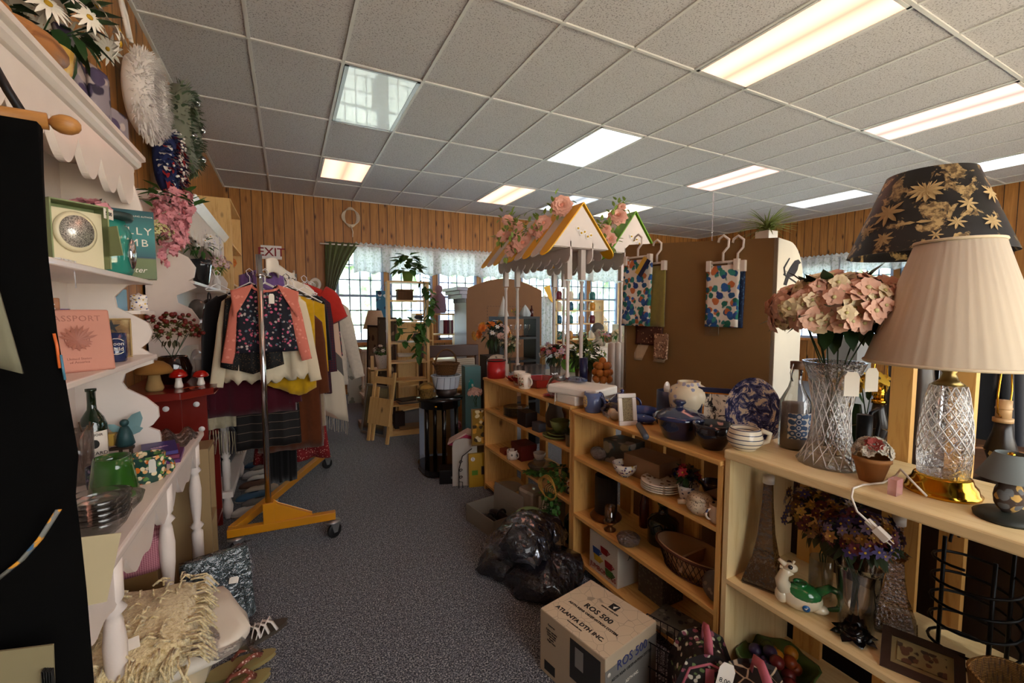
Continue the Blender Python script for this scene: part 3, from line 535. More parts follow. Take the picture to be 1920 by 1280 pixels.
MB().lathe([(.02, 0), (.03, .01), (.022, .05), (.012, .075), (.001, .08)], 12, (.015, 0, .05)).sph((.015, 0, .14), .014).o('fairy_body', plain('#24484a', .5), P); MB().leaf((.02, .01, .1), (.5, .1, .9), .09, .05, up=(0, 1, 0)).leaf((.01, .01, .1), (.9, .1, .2), .06, .035, up=(0, 1, 0)).leaf((0, .01, .1), (-.6, .1, .7), .05, .03, up=(0, 1, 0)).o('wings', plain('#7fa3a6', .3), P)
MB().b(-.045, -.015, -.014, .014, .06, .1).b(-.05, -.01, -.018, .018, .1, .106).o('lantern', plain('#c9a24a', .4), P)
for i, (c, z) in enumerate([('#5a2a6a', 0), ('#7a2a4a', .016), ('#3d2f7a', .032)]):
    o = MB().b(-.06, .06, -.1, .1, 0, .015).o('paperback_book', plain(c, .4), None, (-.495 - .012 * i, 2.36 + .01 * i, TB + z), (0, 0, .1 + .07 * i)); tag(o, ['large purple paperback at the bottom of the pile by the mug', 'maroon paperback in the middle of the pile by the mug', 'violet paperback on top of the pile by the mug'][i], 'book')
    if i == 2: text('Magick', .022, plain('#e0b0c8', .5), o, (0, 0, .0152), (0, 0, radians(20)))
tag(MB().sheet(lambda u, v: (-.09 + .18 * u, -.12 + .24 * v, .02 + .02 * sin(13 * u + 5 * v) + .02 * sin(17 * v)), 14, 16, .002).o('plastic_bag', wrapm(.3), None, (-.52, 2.62, TB)), 'crumpled clear plastic bag at the far end of the sideboard', 'bag')
# under the sideboard: blankets
FR = N('cream_knit'); FR.c(FR.ramp(FR.noise(FR.co(), 90, 3), [(.3, '#c9ac6c'), (.6, '#f8e6b4')])).r(.95, sheen=.5).bump(FR.noise(FR.co(), 160, 3), .9, .01)
def folded(lab, p, w, d, h, mat, rz=0, group=None, name='folded_blanket', fr=0, cat='blanket', amp=.008):
    P = T(name, lab, cat, p, rz, group); q = random.Random(int(w * 9999 + h * 777))
    m = MB().lathe([(.001, 0), (.46, 0), (.5, .15), (.52, .5), (.5, .85), (.44, 1), (.001, 1)], 28, wav=lambda a, z: .04 * sin(5 * a + 6 * z)); K = 2
    def sq(v):
        x, y, z = v; a = math.atan2(y, x); r_ = math.hypot(x, y); k = 1 / max(abs(cos(a)), abs(sin(a))) ** .8; return (x * k * w, y * k * d, z * h + amp * sin(9 * x + 4 * z) * z + amp * cos(11 * y) * z)
    m.v = [sq(v) for v in m.v]; m.o('folded_body', mat, P)
    if fr:
        m = MB()
        for i in range(fr):
            t = i / fr; side = i % 2; y = (-.5 + t) * d * .98; x = w * .5; zz_ = h * q.uniform(.2, 1.0); l = q.uniform(.03, .07)
            if side: m.tube([(x * .9, y, zz_), (x + l * .5, y + q.uniform(-.01, .01), zz_ - .005), (x + l, y + q.uniform(-.02, .02), zz_ - l * .8)], .0035, 4)
            else: m.tube([((-.5 + t) * w, -d * .46, zz_), ((-.5 + t) * w + q.uniform(-.01, .01), -d * .5 - l * .5, zz_), ((-.5 + t) * w + q.uniform(-.02, .02), -d * .5 - l, zz_ - l * .9)], .0035, 4)
        for i in range(fr // 2): a = q.uniform(-.48, .48) * w; b2 = q.uniform(-.48, .48) * d; e = q.uniform(0, 6.28); m.tube([(a, b2, h), (a + .018 * cos(e), b2 + .018 * sin(e), h + .014), (a + .04 * cos(e), b2 + .04 * sin(e), h + .002)], .0035, 4)
        m.o('fringe', mat, P)['kind'] = 'stuff'
    return P
LACE = plain('#e6dccb', .7, grain=40, name='white_lace'); z = .137
x_ = -.47
folded('white lace tablecloth in clear plastic at the bottom of the blanket pile', (-.49, 1.72, .137), .36, .5, .09, LACE, .1, name='folded_tablecloth', cat='tablecloth')
folded('beige folded blanket second from the bottom of the pile', (-.48, 1.73, .232), .40, .52, .08, plain('#d9c7a6', .9, grain=40), -.1)
folded('ivory lace panel in plastic jutting out of the pile toward the aisle', (-.42, 1.80, .318), .46, .42, .06, LACE, .35)
folded('shaggy cream fringed blanket on top of the pile, with a paper price tag', (-.50, 1.72, .384), .38, .42, .11, FR.m, .1, fr=140)
tag(MB().b(-.03, .03, 0, .001, 0, .035).o('price_label', PAPER, None, (-.44, 1.56, .497), (radians(-60), 0, .3)), 'white paper price label lettered 15.00 on the fringed blanket', 'price label')
o = MB().sheet(lambda u, v: (-.26 + .5 * u, -.24 + .5 * v, .02 * sin(15 * u + 3 * v) * cos(12 * v) + (.0 if .1 < u < .9 else -.05)), 24, 24, .0015).o('plastic_wrapper', wrapm(.22), None, (-.40, 1.80, .40), (0, .25, .35)); tag(o, 'crinkled clear plastic wrapper around the ivory lace panel', 'plastic wrap')
P = T('quilted_bag', 'grey quilted bedding in a clear bag leaning by the sideboard leg, with price tags', 'bedding', (-.31, 2.33, .0), radians(20), None, None, .8); x = N('quilted_cloth'); q1 = x.math('MULTIPLY', x.wave(x.co(), 55, 0, 'X'), x.wave(x.co(), 55, 0, 'Z')); x.c(x.ramp(q1, [(.1, '#3c4a4c'), (.6, '#75878a')])).r(.8).bump(q1, .8, .006)
MB().b(-.17, .17, -.05, .05, 0, .42).o('quilt', x.m, P, (0, 0, .005), (radians(-16), 0, 0), bev=.03); MB().sheet(lambda u, v: (-.18 + .36 * u, -.055 + .006 * sin(20 * u + 9 * v), .44 * v), 12, 12, .001).o('clear_sleeve', wrapm(.2), P, (0, 0, .005), (radians(-16), 0, 0)); tagp(P, (.06, -.03, .30), .05, .035, (radians(-16), .3, 0)); tagp(P, (-.07, -.02, .36), .04, .06, (radians(-16), -.3, 0))
P = folded('pink plaid blanket in clear plastic under the sideboard top', (-.62, 2.2, .45), .30, .24, .14, checker('#c98a94', '#8a4a58', '#fff', 45), .2); 
cartonbox('plain cardboard storage carton holding up the pink plaid blanket', (-.64, 2.27, .136 if 0 else 0), .3, .3, .449, KRAFT, 0)
# sandals
def sandal(lab, p, rz, solem, strapm, thong, l=.25, group=None):
    P = T('sandal', lab, 'sandal', p, rz, group); pr = []
    for i in range(28): a = 2 * pi * i / 28; pr.append((.045 * sin(a) * (1 - .22 * cos(a + .2)), l / 2 * cos(a)))
    MB().prism(pr, 'z', 0, .018, smooth=False).o('sole', solem, P, bev=.004); m = MB()
    if thong:
        for s in (-1, 1): m.tube([(0, .075, .02), (s * .025, .045, .05), (s * .042, .0, .045), (s * .043, -.03, .018)], .011, 6, flat=.3)
    else:
        for k in (0, 1, 2): m.tube([(-.042, .07 - k * .035, .016), (-.02, .055 - k * .03, .05), (.015, .03 - k * .025, .052), (.042, .0 - k * .02, .016)], .009, 6, flat=.3); m.tube([(.042, .07 - k * .035, .016), (.02, .055 - k * .03, .05), (-.015, .03 - k * .025, .052), (-.042, 0 - k * .02, .016)], .009, 6, flat=.3)
    m.o('straps', strapm, P); return P
sandal('dark soled sandal with white woven leather straps beside the blanket pile', (-.165, 2.20, 0), radians(-70), plain('#4a4138', .6), plain('#e9e2da', .5), False)
PT = spots('#8a4a3a', ['#e0c0b0'], 90, .3, .8); sandal('tan thong sandal with red patterned straps, the farther of the pair', (-.215, 2.03, 0), radians(-80), plain('#9a8a58', .8), PT, True, group=None); sandal('tan thong sandal with red patterned straps, the nearer of the pair', (-.225, 1.90, 0), radians(-68), plain('#9a8a58', .8), PT, True)
# ================================================================ FOREGROUND LEFT: black garment bag on a dowel hanger
P = T('wall_hanging', 'black cloth on a wooden dowel with a round knob, at the left foreground edge', 'hanging', (-.36, .40, 1.66), 0)
BC = plain('#040404', 1, name='black_cloth'); BC.node_tree.nodes['Principled BSDF'].inputs['Specular IOR Level'].default_value = .1
def PP(px, py, y=.42): q = PY(px, py, y); return Vector((q.x + .36, q.y - .40, q.z - 1.66))
edge = [(85, 240), (92, 330), (103, 470), (118, 620), (135, 740), (150, 850), (141, 930), (147, 1010), (155, 1120), (166, 1290), (172, 1420)]
def bl(u, v):
    i = v * (len(edge) - 1); k = min(int(i), len(edge) - 2); f_ = i - k; px = edge[k][0] * (1 - f_) + edge[k + 1][0] * f_; py = edge[k][1] * (1 - f_) + edge[k + 1][1] * f_
    q = PP(px, py); return (q.x - (1 - u) * .42, q.y - .012 * sin(14 * u + 3 * v) - (1 - u) * .12, q.z)
MB().sheet(bl, 20, 30, .012).o('black_cloth', BC, P)
a = PP(-60, 222); b_ = PP(90, 228); c = PP(123, 234); MB().tube([a + Vector((-.05, -.02, 0)), b_], .0055, 10).tube([b_, c], .002, 6).sph(c, .0065, (1.3, 1, 1)).o('wooden_dowel', wood('#a9743c', '#7d4f22', 'x', knots=False), P)
MB().tube([PP(-30, 90), PP(15, 170), PP(50, 225), PP(60, 260)], .003, 6).o('cord', BLACK, P)
OLG = plain('#6f6c58', .9, grain=50, name='sheer_panel'); MB().sheet(lambda u, v: tuple(PP(-50 + (52 + 85 * v) * u, 390 + 265 * v + 35 * u * v, .40) + Vector((0, -.03, 0))), 8, 8, .002).o('grey_panel', OLG, P)
MB().tube([PP(-10, 1090, .40), PP(40, 1050, .4), PP(75, 1010, .4), PP(110, 955, .4)], .0022, 6, flat=.3).o('trim_braid', spots('#6a6a66', ['#c98a2a', '#3a5a7a'], 120, .3), P)
MB().prism([(PP(-60, 1225, .39).x, PP(-60, 1225, .39).z), (PP(102, 1205, .39).x, PP(102, 1205, .39).z), (PP(106, 1330, .39).x, PP(106, 1330, .39).z), (PP(-60, 1340, .39).x, PP(-60, 1340, .39).z)], 'y', -.012, -.0105).o('paper_label', plain('#7b7255', .8), P)
m = MB()
for i in range(12): q = PP(80 + i * 1.6, 1255, .386); m.b(q.x, q.x + (.0005 if i % 3 else .001), -.0165, -.0125, q.z - .02, q.z)
m.o('barcode', INK, P)
m = MB().tube([PP(101, 625, .41), PP(107, 650, .41), PP(112, 690, .41)], .0009, 8); m.o('orange_bead_trim', plain('#c8602a', .4), P); MB().tube([PP(114, 665, .41), PP(122, 712, .41)], .0008, 6).o('teal_ribbon', plain('#3f6f86', .5), P)
P = T('hanger_stand', 'dark steel arm that carries the black hanging at the left edge', 'garment rail', (-.62, .32, 0)); MB().cyl((0, 0, 0), .012, 1.83, 10).cyl((0, 0, 0), .12, .02, 20).tube([(0, 0, 1.83), (.12, .05, 1.83), (.24, .08, 1.81)], .008, 8).o('pole', BLKM, P)
# ================================================================ LEFT WALL DECORATION AND SECOND HUTCH
# on top of the first hutch
Z1 = 2.16
p = PX(95, 105, -.66); p = (-.655, p.y, Z1); YG = plain('#e3b85c', .15, coat=.6, name='yellow_glaze')
bowl('yellow glazed bowl on top of the hutch holding the daisies', (-.66, 1.90, Z1), .09, .12, YG)
DAISY = flowerm(14, .06, .015, plain('#f3ede0', .6), plain('#b8901f', .8), 1, .15)
bouquet('white daisies with yellow centres in the yellow bowl on top of the hutch', (-.66, 1.90, Z1 + .02), .14, .23, [DAISY], 20, DKGREEN, 50, .08, flat=.9, fs=1.0, lean=(.03, .10))
P = T('wooden_clog', 'rounded brown carved wooden object on the hutch top at the upper left corner', 'ornament', (-.60, 1.70, Z1), radians(-15)); MB().sph((0, 0, .045), .045, (1.2, 2.6, 1)).o('carved_body', wood('#a9713f', '#7a4a24', 'y', knots=False), P); MB().sph((0, -.09, .07), .025).o('knob', wood('#a9713f', '#7a4a24', 'y', knots=False), P)
GRPR = spots('#8a8088', ['#2b2438', '#b8a8a4', '#4a3f5c'], 14, .4, .7, 'mottled_chiffon')
P = T('scarf', 'mottled grey and purple cloth draped in folds on the top right of the hutch', 'scarf', (-.66, 2.24, Z1)); MB().sheet(lambda u, v: (.13 * (1 - v) * cos(3 * u) * .5 + .03 * sin(16 * u) * v - .02, -.16 + .42 * u, .02 + .26 * v * (1 - .75 * u ** 1.4) + .01 * sin(20 * u)), 26, 12, .02).o('draped_cloth', GRPR, P)
MB().sheet(lambda u, v: (.05 + .03 * sin(12 * u), -.12 + .38 * u, .02 + .17 * v * (1 - .8 * u)), 18, 10, .02).o('front_fold', GRPR, P)
# wall wreaths
def wreath(lab, px, py, R_, r_, mats, hook=True, x=XL + .015, kind='feather', name='wreath', seed=1):
    c = PX(px, py, x + r_); P = T(name, lab, 'wreath', (x, c.y, c.z)); q = random.Random(seed); off = r_
    MB().tube([(off, R_ * cos(a * pi / 12), R_ * sin(a * pi / 12)) for a in range(24)], r_ * .7, 10, closed=True).o('ring', mats[0], P)
    for mi, mt in enumerate(mats):
        m = MB(); N_ = (2200 if kind == 'feather' else 620) // len(mats)
        for i in range(N_):
            a = q.uniform(0, 6.28); b2 = q.uniform(-1.9, 1.9); d = Vector((cos(b2), cos(a) * sin(b2), sin(a) * sin(b2))); c0 = Vector((off, R_ * cos(a), R_ * sin(a))) + d * r_ * .6
            dd = d + Vector((q.uniform(-.3, .3), q.uniform(-.6, .6), q.uniform(-.6, .6)))
            if kind == 'feather': m.leaf(c0, dd, r_ * q.uniform(.3, .5), r_ * .08)
            elif kind == 'rag': m.leaf(c0, dd, r_ * .45, r_ * .3, bend=.6)
            else: m.leaf(c0, dd, r_ * q.uniform(.35, .6), r_ * .07 if mi == 0 else r_ * .22)
        o = m.o('foliage' if kind == 'pine' else 'loops', mt, P); o['kind'] = 'stuff'
    return P
FEA = plain('#e6dfdc', .8, sheen=.5, name='white_feather')
P = wreath('white feather wreath hanging on the pine wall from a hook at the ceiling', 274, 182, .165, .105, [FEA], seed=3); MB().tube([(.05, 0, .3), (.03, .01, .45), (.01, -.03, .56), (.03, -.06, .45), (.05, -.04, .3)], .012, 6).o('ribbon_hanger', FEA, P)
MB().tube([(.0, -.05, .62), (.03, -.02, .54), (.04, .03, .55)], .004, 6).o('hook', BLKM, P)
P = wreath('silvery green pine wreath with shiny ornaments on the pine wall', 345, 243, .25, .12, [plain('#7a7c6c', .8), plain('#56694a', .6)], kind='pine', seed=5)
for a in (.4, 1.5, 3.6, 5.5): MB().sph((.21, .24 * cos(a), .24 * sin(a)), .03, n=12).o('silver_bauble', CHROME, P)
NVY = plain('#1d2a5c', .8); WRD = plain('#e8e0da', .8)
P = wreath('red, white and navy rag wreath with white stars below the feather wreath', 318, 308, .16, .095, [NVY, plain('#9c1c22', .8), NVY, WRD], kind='rag', seed=8); STM = MB().sph((0, 0, 0), .008, n=6).mesh('white_star', [WRD])
for i in range(26): a = rnd(1.2, 4.6); b2 = rnd(-.5, .9); inst('white_star', STM, P, (.095 + .1 * cos(b2), (.16 + .09 * sin(b2)) * cos(a), (.16 + .09 * sin(b2)) * sin(a)))
pass
o = MB().b(0, .02, -.26, .26, 0, .03).b(0, .02, -.26, -.22, -.7, 0).b(0, .02, .22, .26, -.7, 0).b(0, .02, -.26, .26, -.73, -.7).o('empty_frame', PINEY, None, (XL + .002, PX(300, 290, XL).y + .25, 2.73)); tag(o, 'empty pine wooden frame on the left wall behind the rag wreath', 'frame')
# second hutch
H2A, H2B = 3.62, 5.42
P = T('hutch', 'second white hutch further along the left wall, with small pointed valance and wavy sides', 'hutch', (XL + .005, 4.5, 1.02))
def q2(a, b_): w_ = PY(a, b_, H2A); return (min(.34, w_.x - XL - .005), w_.z - 1.02)
pf = [q2(a, b_) for a, b_ in [(360, 372), (352, 400), (325, 445), (328, 470), (353, 482), (367, 501), (364, 520), (353, 526), (369, 539), (331, 554), (334, 567), (359, 579), (375, 601), (370, 620), (362, 629), (378, 636), (375, 645), (347, 648), (335, 660), (345, 690), (372, 712)]]
pf = [(.26, 1.17)] + pf[2:]; pf = [(0, 1.17)] + pf + [(.29, .0), (0, .0)]
for yy in (H2A, H2B - .02): MB().prism(pf, 'y', yy - 4.5, yy + .018 - 4.5).o('side_panel', WHITE, P)
MB().b(0, .01, H2A - 4.5, H2B - 4.5, 0, 1.17).o('back_panel', WHITE, P)
for z in (.39, .66): MB().b(.01, .27, H2A - 4.48, H2B - 4.52, z - .02, z).o('shelf', WHITE, P)
MB().b(0, .40, H2A - 4.54, H2B - 4.46, -.022, 0).o('lower_shelf', WHITE, P)
MB().prism([(.24, 1.17), (.27, 1.17), (.29, 1.2), (.31, 1.23), (0, 1.23), (0, 1.17)], 'y', H2A - 4.54, H2B - 4.46).o('cornice', WHITE, P)
vl = [(H2A - 4.5 + (H2B - H2A) * i / 144, .96 + .075 * (1 - abs(sin(pi * 12 * i / 144)) ** .8)) for i in range(145)]
MB().prism([(H2A - 4.5, 1.18)] + vl + [(H2B - 4.5, 1.18)], 'x', .245, .262).o('valance', WHITE, P)
x = MB().b(0, .006, -.05, .05, -.09, .09).o('framed_note', plain('#cfc8cc', .6), P, (.263, .62, 1.08))
# supports of the second hutch: white console
P = T('console_table', 'white console with turned legs and a low shelf, carrying the second hutch', 'console table', (XL + .01, 4.5, 0)); MB().b(0, .44, -.93, .93, .96, .99).o('tabletop', WHITE, P, bev=.006)
for yy in (-.88, 0, .88):
    MB().lathe(legturn(.75, .026), 16, (.40, yy, .205)).o('leg', WHITE, P); MB().lathe([(.022, 0), (.03, .05), (.034, .09), (.022, .14), (.03, .155)], 16, (.40, yy, 0)).o('leg', WHITE, P); MB().b(0, .04, yy - .02, yy + .02, 0, .96).o('leg', WHITE, P)
MB().b(0, .44, -.93, .93, .16, .204).o('lower_shelf', WHITE, P, bev=.005)
CN = .99
# red corner cabinet between the hutches
P = T('red_cabinet', 'red painted cabinet with white polka dots between the two hutches, carrying the ceramic mushrooms', 'cabinet', (XL + .01, 3.15, .0)); RDC = plain('#6f170e', .3, coat=.3, name='red_paint')
MB().prism([(0, -.30), (.30, -.30), (.43, -.16), (.43, .42), (0, .42)], 'z', 1.00, 1.04).o('cabinet_top', RDC, P, bev=.004)
MB().b(0, .38, -.06, -.04, .0, .999).b(0, .38, .36, .38, .0, .999).b(0, .02, -.06, .38, 0, .999).b(.02, .38, -.04, .36, .62, .64).b(.02, .38, -.04, .36, .1, .12).each('board', RDC, P)
MB().b(0, .26, -.08, -.062, .5, .99).o('front_panel', RDC, P); m = MB()
for (a, z) in [(.06, .92), (.19, .92), (.12, .80), (.05, .68), (.2, .68), (.12, .56), (.33, .93), (.35, .78), (.34, .63)]: m.cyl((0, 0, 0), .014, .002, 14) if 0 else m.lathe([(.016, 0), (.016, .002)], 14, (a, -.0615 - (.019 if a < .27 else 0), z), m=Matrix.Rotation(pi / 2, 4, 'X'))
m.o('white_dots', WHITE2, P)['kind'] = 'stuff'; RT = 1.04
P = vase('dark brown glossy crock holding red berries beside the canister', (-.62, 3.26, RT), [(.06, 0), (.085, .03), (.095, .09), (.075, .15), (.07, .165), (.065, .165), (.07, .14)], plain('#1c0c08', .1, coat=.8), name='crock', cat='crock')
m = MB(); [m.leaf((0, 0, 0), (cos(i * 1.05), sin(i * 1.05), .6), .02, .008) for i in range(6)]; m.sph((0, 0, .014), .011, n=8, mi=1); BER = m.mesh('blossom', [plain('#5c5a22', .6), plain('#6e1a12', .4)])
bouquet('dark red berry sprays in the brown crock', (-.62, 3.26, RT + .03), .14, .27, [BER], 60, plain('#4a4424', .7), 30, .04, fs=1.1)
P = T('canister', 'white ceramic lidded canister with a round knob on the red cabinet', 'canister', (-.475, 3.42, RT)); MB().lathe([(.06, 0), (.065, .01), (.065, .12), (.058, .13)], 28).o('body', ceramic('#e6ddd2'), P); MB().lathe([(.07, .125), (.07, .14), (.05, .16), (.012, .168), (.02, .185), (.012, .2), (.001, .203)], 28).o('lid', ceramic('#e6ddd2'), P)
RC = plain('#a3160e', .12, coat=.8); mushroom('tall glossy red capped ceramic mushroom on the red cabinet', (-.56, 3.04, RT), .11, .045, RC, ceramic('#eadfd0')); mushroom('short round red capped ceramic mushroom beside the tall one', (-.465, 3.10, RT), .09, .042, RC, ceramic('#eadfd0'))
mushroom('fuzzy brown moss mushroom with a wide cap on the red cabinet', (-.655, 2.98, RT), .17, .085, plain('#8a5f28', .95, grain=80), plain('#9a7a4a', .9, grain=60))
m = MB(); [m.leaf((0, 0, .004), (cos(i * 1.2), sin(i * 1.2), .15), .05, .03) for i in range(5)]; tag(m.o('autumn_leaf', plain('#a3431c', .6), None, (-.49, 2.99, RT + .001)), 'orange brown autumn leaf at the foot of the mushrooms', 'leaf')
# tan cabinet below red
P = T('bookcase', 'tan laminate bookcase standing in front of the red cabinet behind the sideboard', 'bookcase', (-.41, 2.86, 0)); TAN = plain('#a58a62', .5)
MB().b(-.42, 0, -.01, .01, 0, .72).b(-.42, 0, .17, .19, 0, .72).b(-.42, 0, .01, .17, .70, .72).b(-.42, 0, .01, .17, .3, .32).b(-.42, 0, .01, .17, .02, .04).each('board', TAN, P)
# wisteria bunch and greenery hanging at the second hutch corner
p = PY(318, 380, 3.35)
P = T('wisteria_bunch', 'pink artificial wisteria cascading from the near corner of the second hutch', 'artificial flowers', (p.x, p.y, p.z)); cl = []
for (a, b_, l) in [(292, 375, 40), (312, 372, 60), (335, 375, 90), (350, 372, 60), (330, 390, 90), (308, 420, 80), (350, 400, 60), (345, 420, 50), (300, 385, 40), (322, 365, 50)]:
    n_ = int(l / 9)
    for k in range(n_ * 3):
        t = k / (n_ * 3); q = PY(a + rnd(-13, 13) * (1 - t * .7), b_ - 10 + l * t * 1.1, 3.35 + rnd(-.05, .05)); inst('blossom', PNKF, P, q - p, (rnd(0, 3), rnd(0, 3), rnd(0, 6)), rnd(.75, 1.05))
m = MB(); [m.leaf((rnd(-.14, .14), rnd(-.05, .05), rnd(-.02, .07)), (rnd(-1, 1), rnd(-.6, .2), rnd(-.2, .8)), .09, .045) for i in range(26)]; m.o('leaves', GREEN, P); MB().tube([(-.02, .28, .02), (0, .1, .08), (0, 0, .0)], .006, 6).o('stem', DKGREEN, P)
bouquet('small cream and green filler flowers below the wisteria', PY(292, 462, 3.3), .085, .08, [FW('#d9d8a0', n=5, l=.014, w=.01)], 70, LTGREEN, 40, .03)
# second hutch contents
DKV = plain('#23282a', .2, coat=.5); z = CN + .422
for i, (px, py, lab, fl, lv, r_, rr) in enumerate([(378, 528, 'white and lilac flowers in the dark fluted vase on the second hutch', [WHTF, FW('#e9e4ee', n=5, l=.02, w=.014)], GREEN, .14, 30), (405, 505, 'pale pink flowers with yellow blooms on the second hutch', [FW('#e8c6c6', n=6, l=.025, w=.02, ly=2)], LTGREEN, .12, 36)]):
    p = PX(px, py, -.60); z = 1.68 if i == 0 else 1.68
    p = Vector((-.60, p.y, 1.682)); vase(['dark fluted vase on the upper shelf of the second hutch', 'small white bottle vase on the upper shelf of the second hutch'][i], (p.x, p.y, 1.682), [(.04, 0), (.05, .01), (.07, .15), (.08, .2), (.074, .2), (.06, .12), (.035, .01)] if i == 0 else [(.03, 0), (.035, .08), (.015, .12), (.018, .14), (.014, .14)], DKV if i == 0 else WHITE2, wav=(lambda a, z_: .04 * sin(12 * a)) if i == 0 else None)
    bouquet(lab, (p.x, p.y, 1.70), r_, .30 if i == 0 else .22, fl, rr, lv, 24, .06)
for (yy, z, w, h, c, lab, nm) in [(4.5, 1.682, .2, .26, '#1a1a1c', 'black rounded handbag on the upper shelf of the second hutch', 'handbag'), (4.15, 1.41, .24, .16, '#6a665f', 'grey moulded tray on the middle shelf of the second hutch', 'tray'), (4.75, 1.41, .26, .18, '#241a18', 'dark brown leather bag in plastic on the middle shelf of the second hutch', 'handbag'), (4.0, .992, .16, .2, '#d8d4cc', 'small white ceramic figurine near the end of the second hutch', 'figurine'), (4.9, .992, .28, .2, '#20242c', 'black shiny bag on the lowest shelf of the second hutch', 'handbag')]:
    P = T(nm, lab, nm, (-.62, yy, z)); MB().sph((0, 0, h / 2), .5, (w * .5, w, h), 18).o('body', plain(c, .25, coat=.3), P)
    if nm == 'handbag': MB().tube(arc((0, 0, h * .8), w * .35, 0, pi, 12, 'yz'), .006, 6).o('handle', plain(c, .4), P)
P = T('mirror', 'small gold rimmed oval mirror propped at the end of the second hutch', 'mirror', (-.62, 4.35, 1.682), .4); MB().lathe([(.001, 0), (.05, .002), (.06, .006), (.055, .012), (.001, .012)], 24, sy=1.3, m=Matrix.Rotation(pi / 2, 4, 'X')).o('frame', BRASS, P, (0, 0, .08))
# items under the console
DKC = ['#15161b', '#2a2230', '#1d2a3a', '#3a2424']
for i in range(4): o = T('backpack', ['black rounded backpack nearest on the low white shelf', 'dark plum bag behind the black backpack on the low shelf', 'navy bag third along the low white shelf', 'dark brown bag farthest along the low white shelf'][i], 'bag', (-.56 + .02 * i, 3.78 + .32 * i, .206)); MB().sph((0, 0, .21), .5, (.30, .26, .42), 18, wav=lambda a, z: .05 * sin(4 * a)).o('body', cloth(DKC[i], .8), o); MB().tube(arc((.02, -.02, .38), .06, 0, pi, 10), .008, 6).o('strap', cloth(DKC[i], .8), o)
SHC = ['#d9d4cc', '#8a8680', '#3f5f7a', '#c9b8a0', '#6a4a3a', '#e0dad2']
for i in range(10):
    lab = ['white slip on shoe nearest on the floor under the clothes rack', 'white slip on shoe just behind the nearest one', 'grey flat shoe in the floor row', 'blue strap sandal in the floor row', 'beige canvas shoe in the middle of the floor row', 'brown loafer in the floor row', 'pale sneaker in the floor row', 'grey blue slipper toward the far end of the floor row', 'tan shoe near the far end of the floor row', 'small white shoe farthest in the floor row'][i]
    P = T('shoe', lab, 'shoe', (-.28 + .05 * (i % 2), 3.62 + .135 * i, 0), radians(-80), 'shoes lined up on the floor below the rack'); c = plain(SHC[i % 6], .6)
    MB().lathe([(.001, 0), (.8, 0), (1, .25), (.95, .6), (.7, .9), (.3, 1)], 20, sx=.042, sy=.125, m=None, cap=False).o('upper', c, P); P.children
    for ch in KIDS(P): ch.scale = (1, 1, .06)
    MB().lathe([(1, 0), (1.03, .01), (1, .012), (.001, .012)], 20, sx=.042, sy=.125).o('sole', plain('#b8b0a4', .8), P)
# tall light wood shelf at the far end of the left wall
P = T('shelf_unit', 'tall light pine shelf unit against the left wall beside the second hutch', 'shelf unit', (XL + .005, 6.05, 0)); w = .55
MB().b(0, .33, -w, -w + .02, 0, 2.66).o('side_panel', PINE, P); MB().b(0, .33, w - .02, w, 0, 2.66).o('side_panel', PINE, P); MB().b(0, .008, -w + .02, w - .02, 0, 2.66).o('back_panel', PINE, P)
for z in (.05, .5, .95, 1.4, 1.75, 2.18, 2.64): MB().b(.008, .33, -w + .02, w - .02, z, z + .02).o('shelf', PINE, P)
bouquet('orange flower bunch on the tall pine shelf unit', (-.60, 5.85, 1.79), .10, .22, [ORG], 26, GREEN, 14, .04); bouquet('yellow flower bunch on the tall pine shelf unit, lower down', (-.585, 5.75, 1.42), .10, .2, [YEL], 26, GREEN, 14, .04)

# ================================================================ CLOTHES RACK
ZY = plain('#d08a12', .35, coat=.3, name='yellow_enamel')
P = T('clothes_rack', 'chrome garment rack on a yellow Z shaped base with casters in the aisle', 'clothes rack', (0, 3.7, 0))
nl, nr_, fl, fr_ = Vector((-.36, 3.02, .15)), Vector((.24, 2.98, .15)), Vector((-.22, 4.42, .15)), Vector((.30, 4.36, .15)); O = Vector((0, 3.7, 0)); pole = Vector((-.14, 3.01, .13)); fpole = Vector((.07, 4.39, .13))
def beam(a, b_, w=.045, h=.05):
    d = b_ - a; an = math.atan2(d.y, d.x); L_ = d.length; c = (a + b_) / 2 - O; return MB().bc((0, 0, 0), (L_, w, h)), c, (0, 0, an)
for a, b_, nm in [(nl, nr_, 'cross_bar'), (fl, fr_, 'cross_bar'), (nl + Vector((.02, .02, .002)), fr_ + Vector((-.02, -.02, .002)), 'diagonal_bar')]: mm, c, r_ = beam(a, b_); mm.o(nm, ZY, P, c, r_, bev=.004)
MB().b(-.03, .03, -.025, .025, 0, .17).prism([(.03, .04), (.24, .025), (.24, .05), (.05, .15), (.03, .17)], 'y', -.02, .02).o('pole_socket', ZY, P, pole - O, bev=.003); MB().b(-.03, .03, -.025, .025, 0, .17).o('pole_socket', ZY, P, fpole - O, bev=.003)
MB().cyl((0, 0, .1), .017, 1.58, 20).o('pole', CHROME, P, pole - O); MB().cyl((0, 0, .1), .017, 1.58, 20).o('pole', CHROME, P, fpole - O); MB().cyl((0, 0, 1.55), .019, .018, 20).o('collar', CHROME, P, pole - O)
MB().tube([pole - O + Vector((0, 0, 1.57)), fpole - O + Vector((0, 0, 1.57))], .013, 12).o('hanging_bar', CHROME, P)
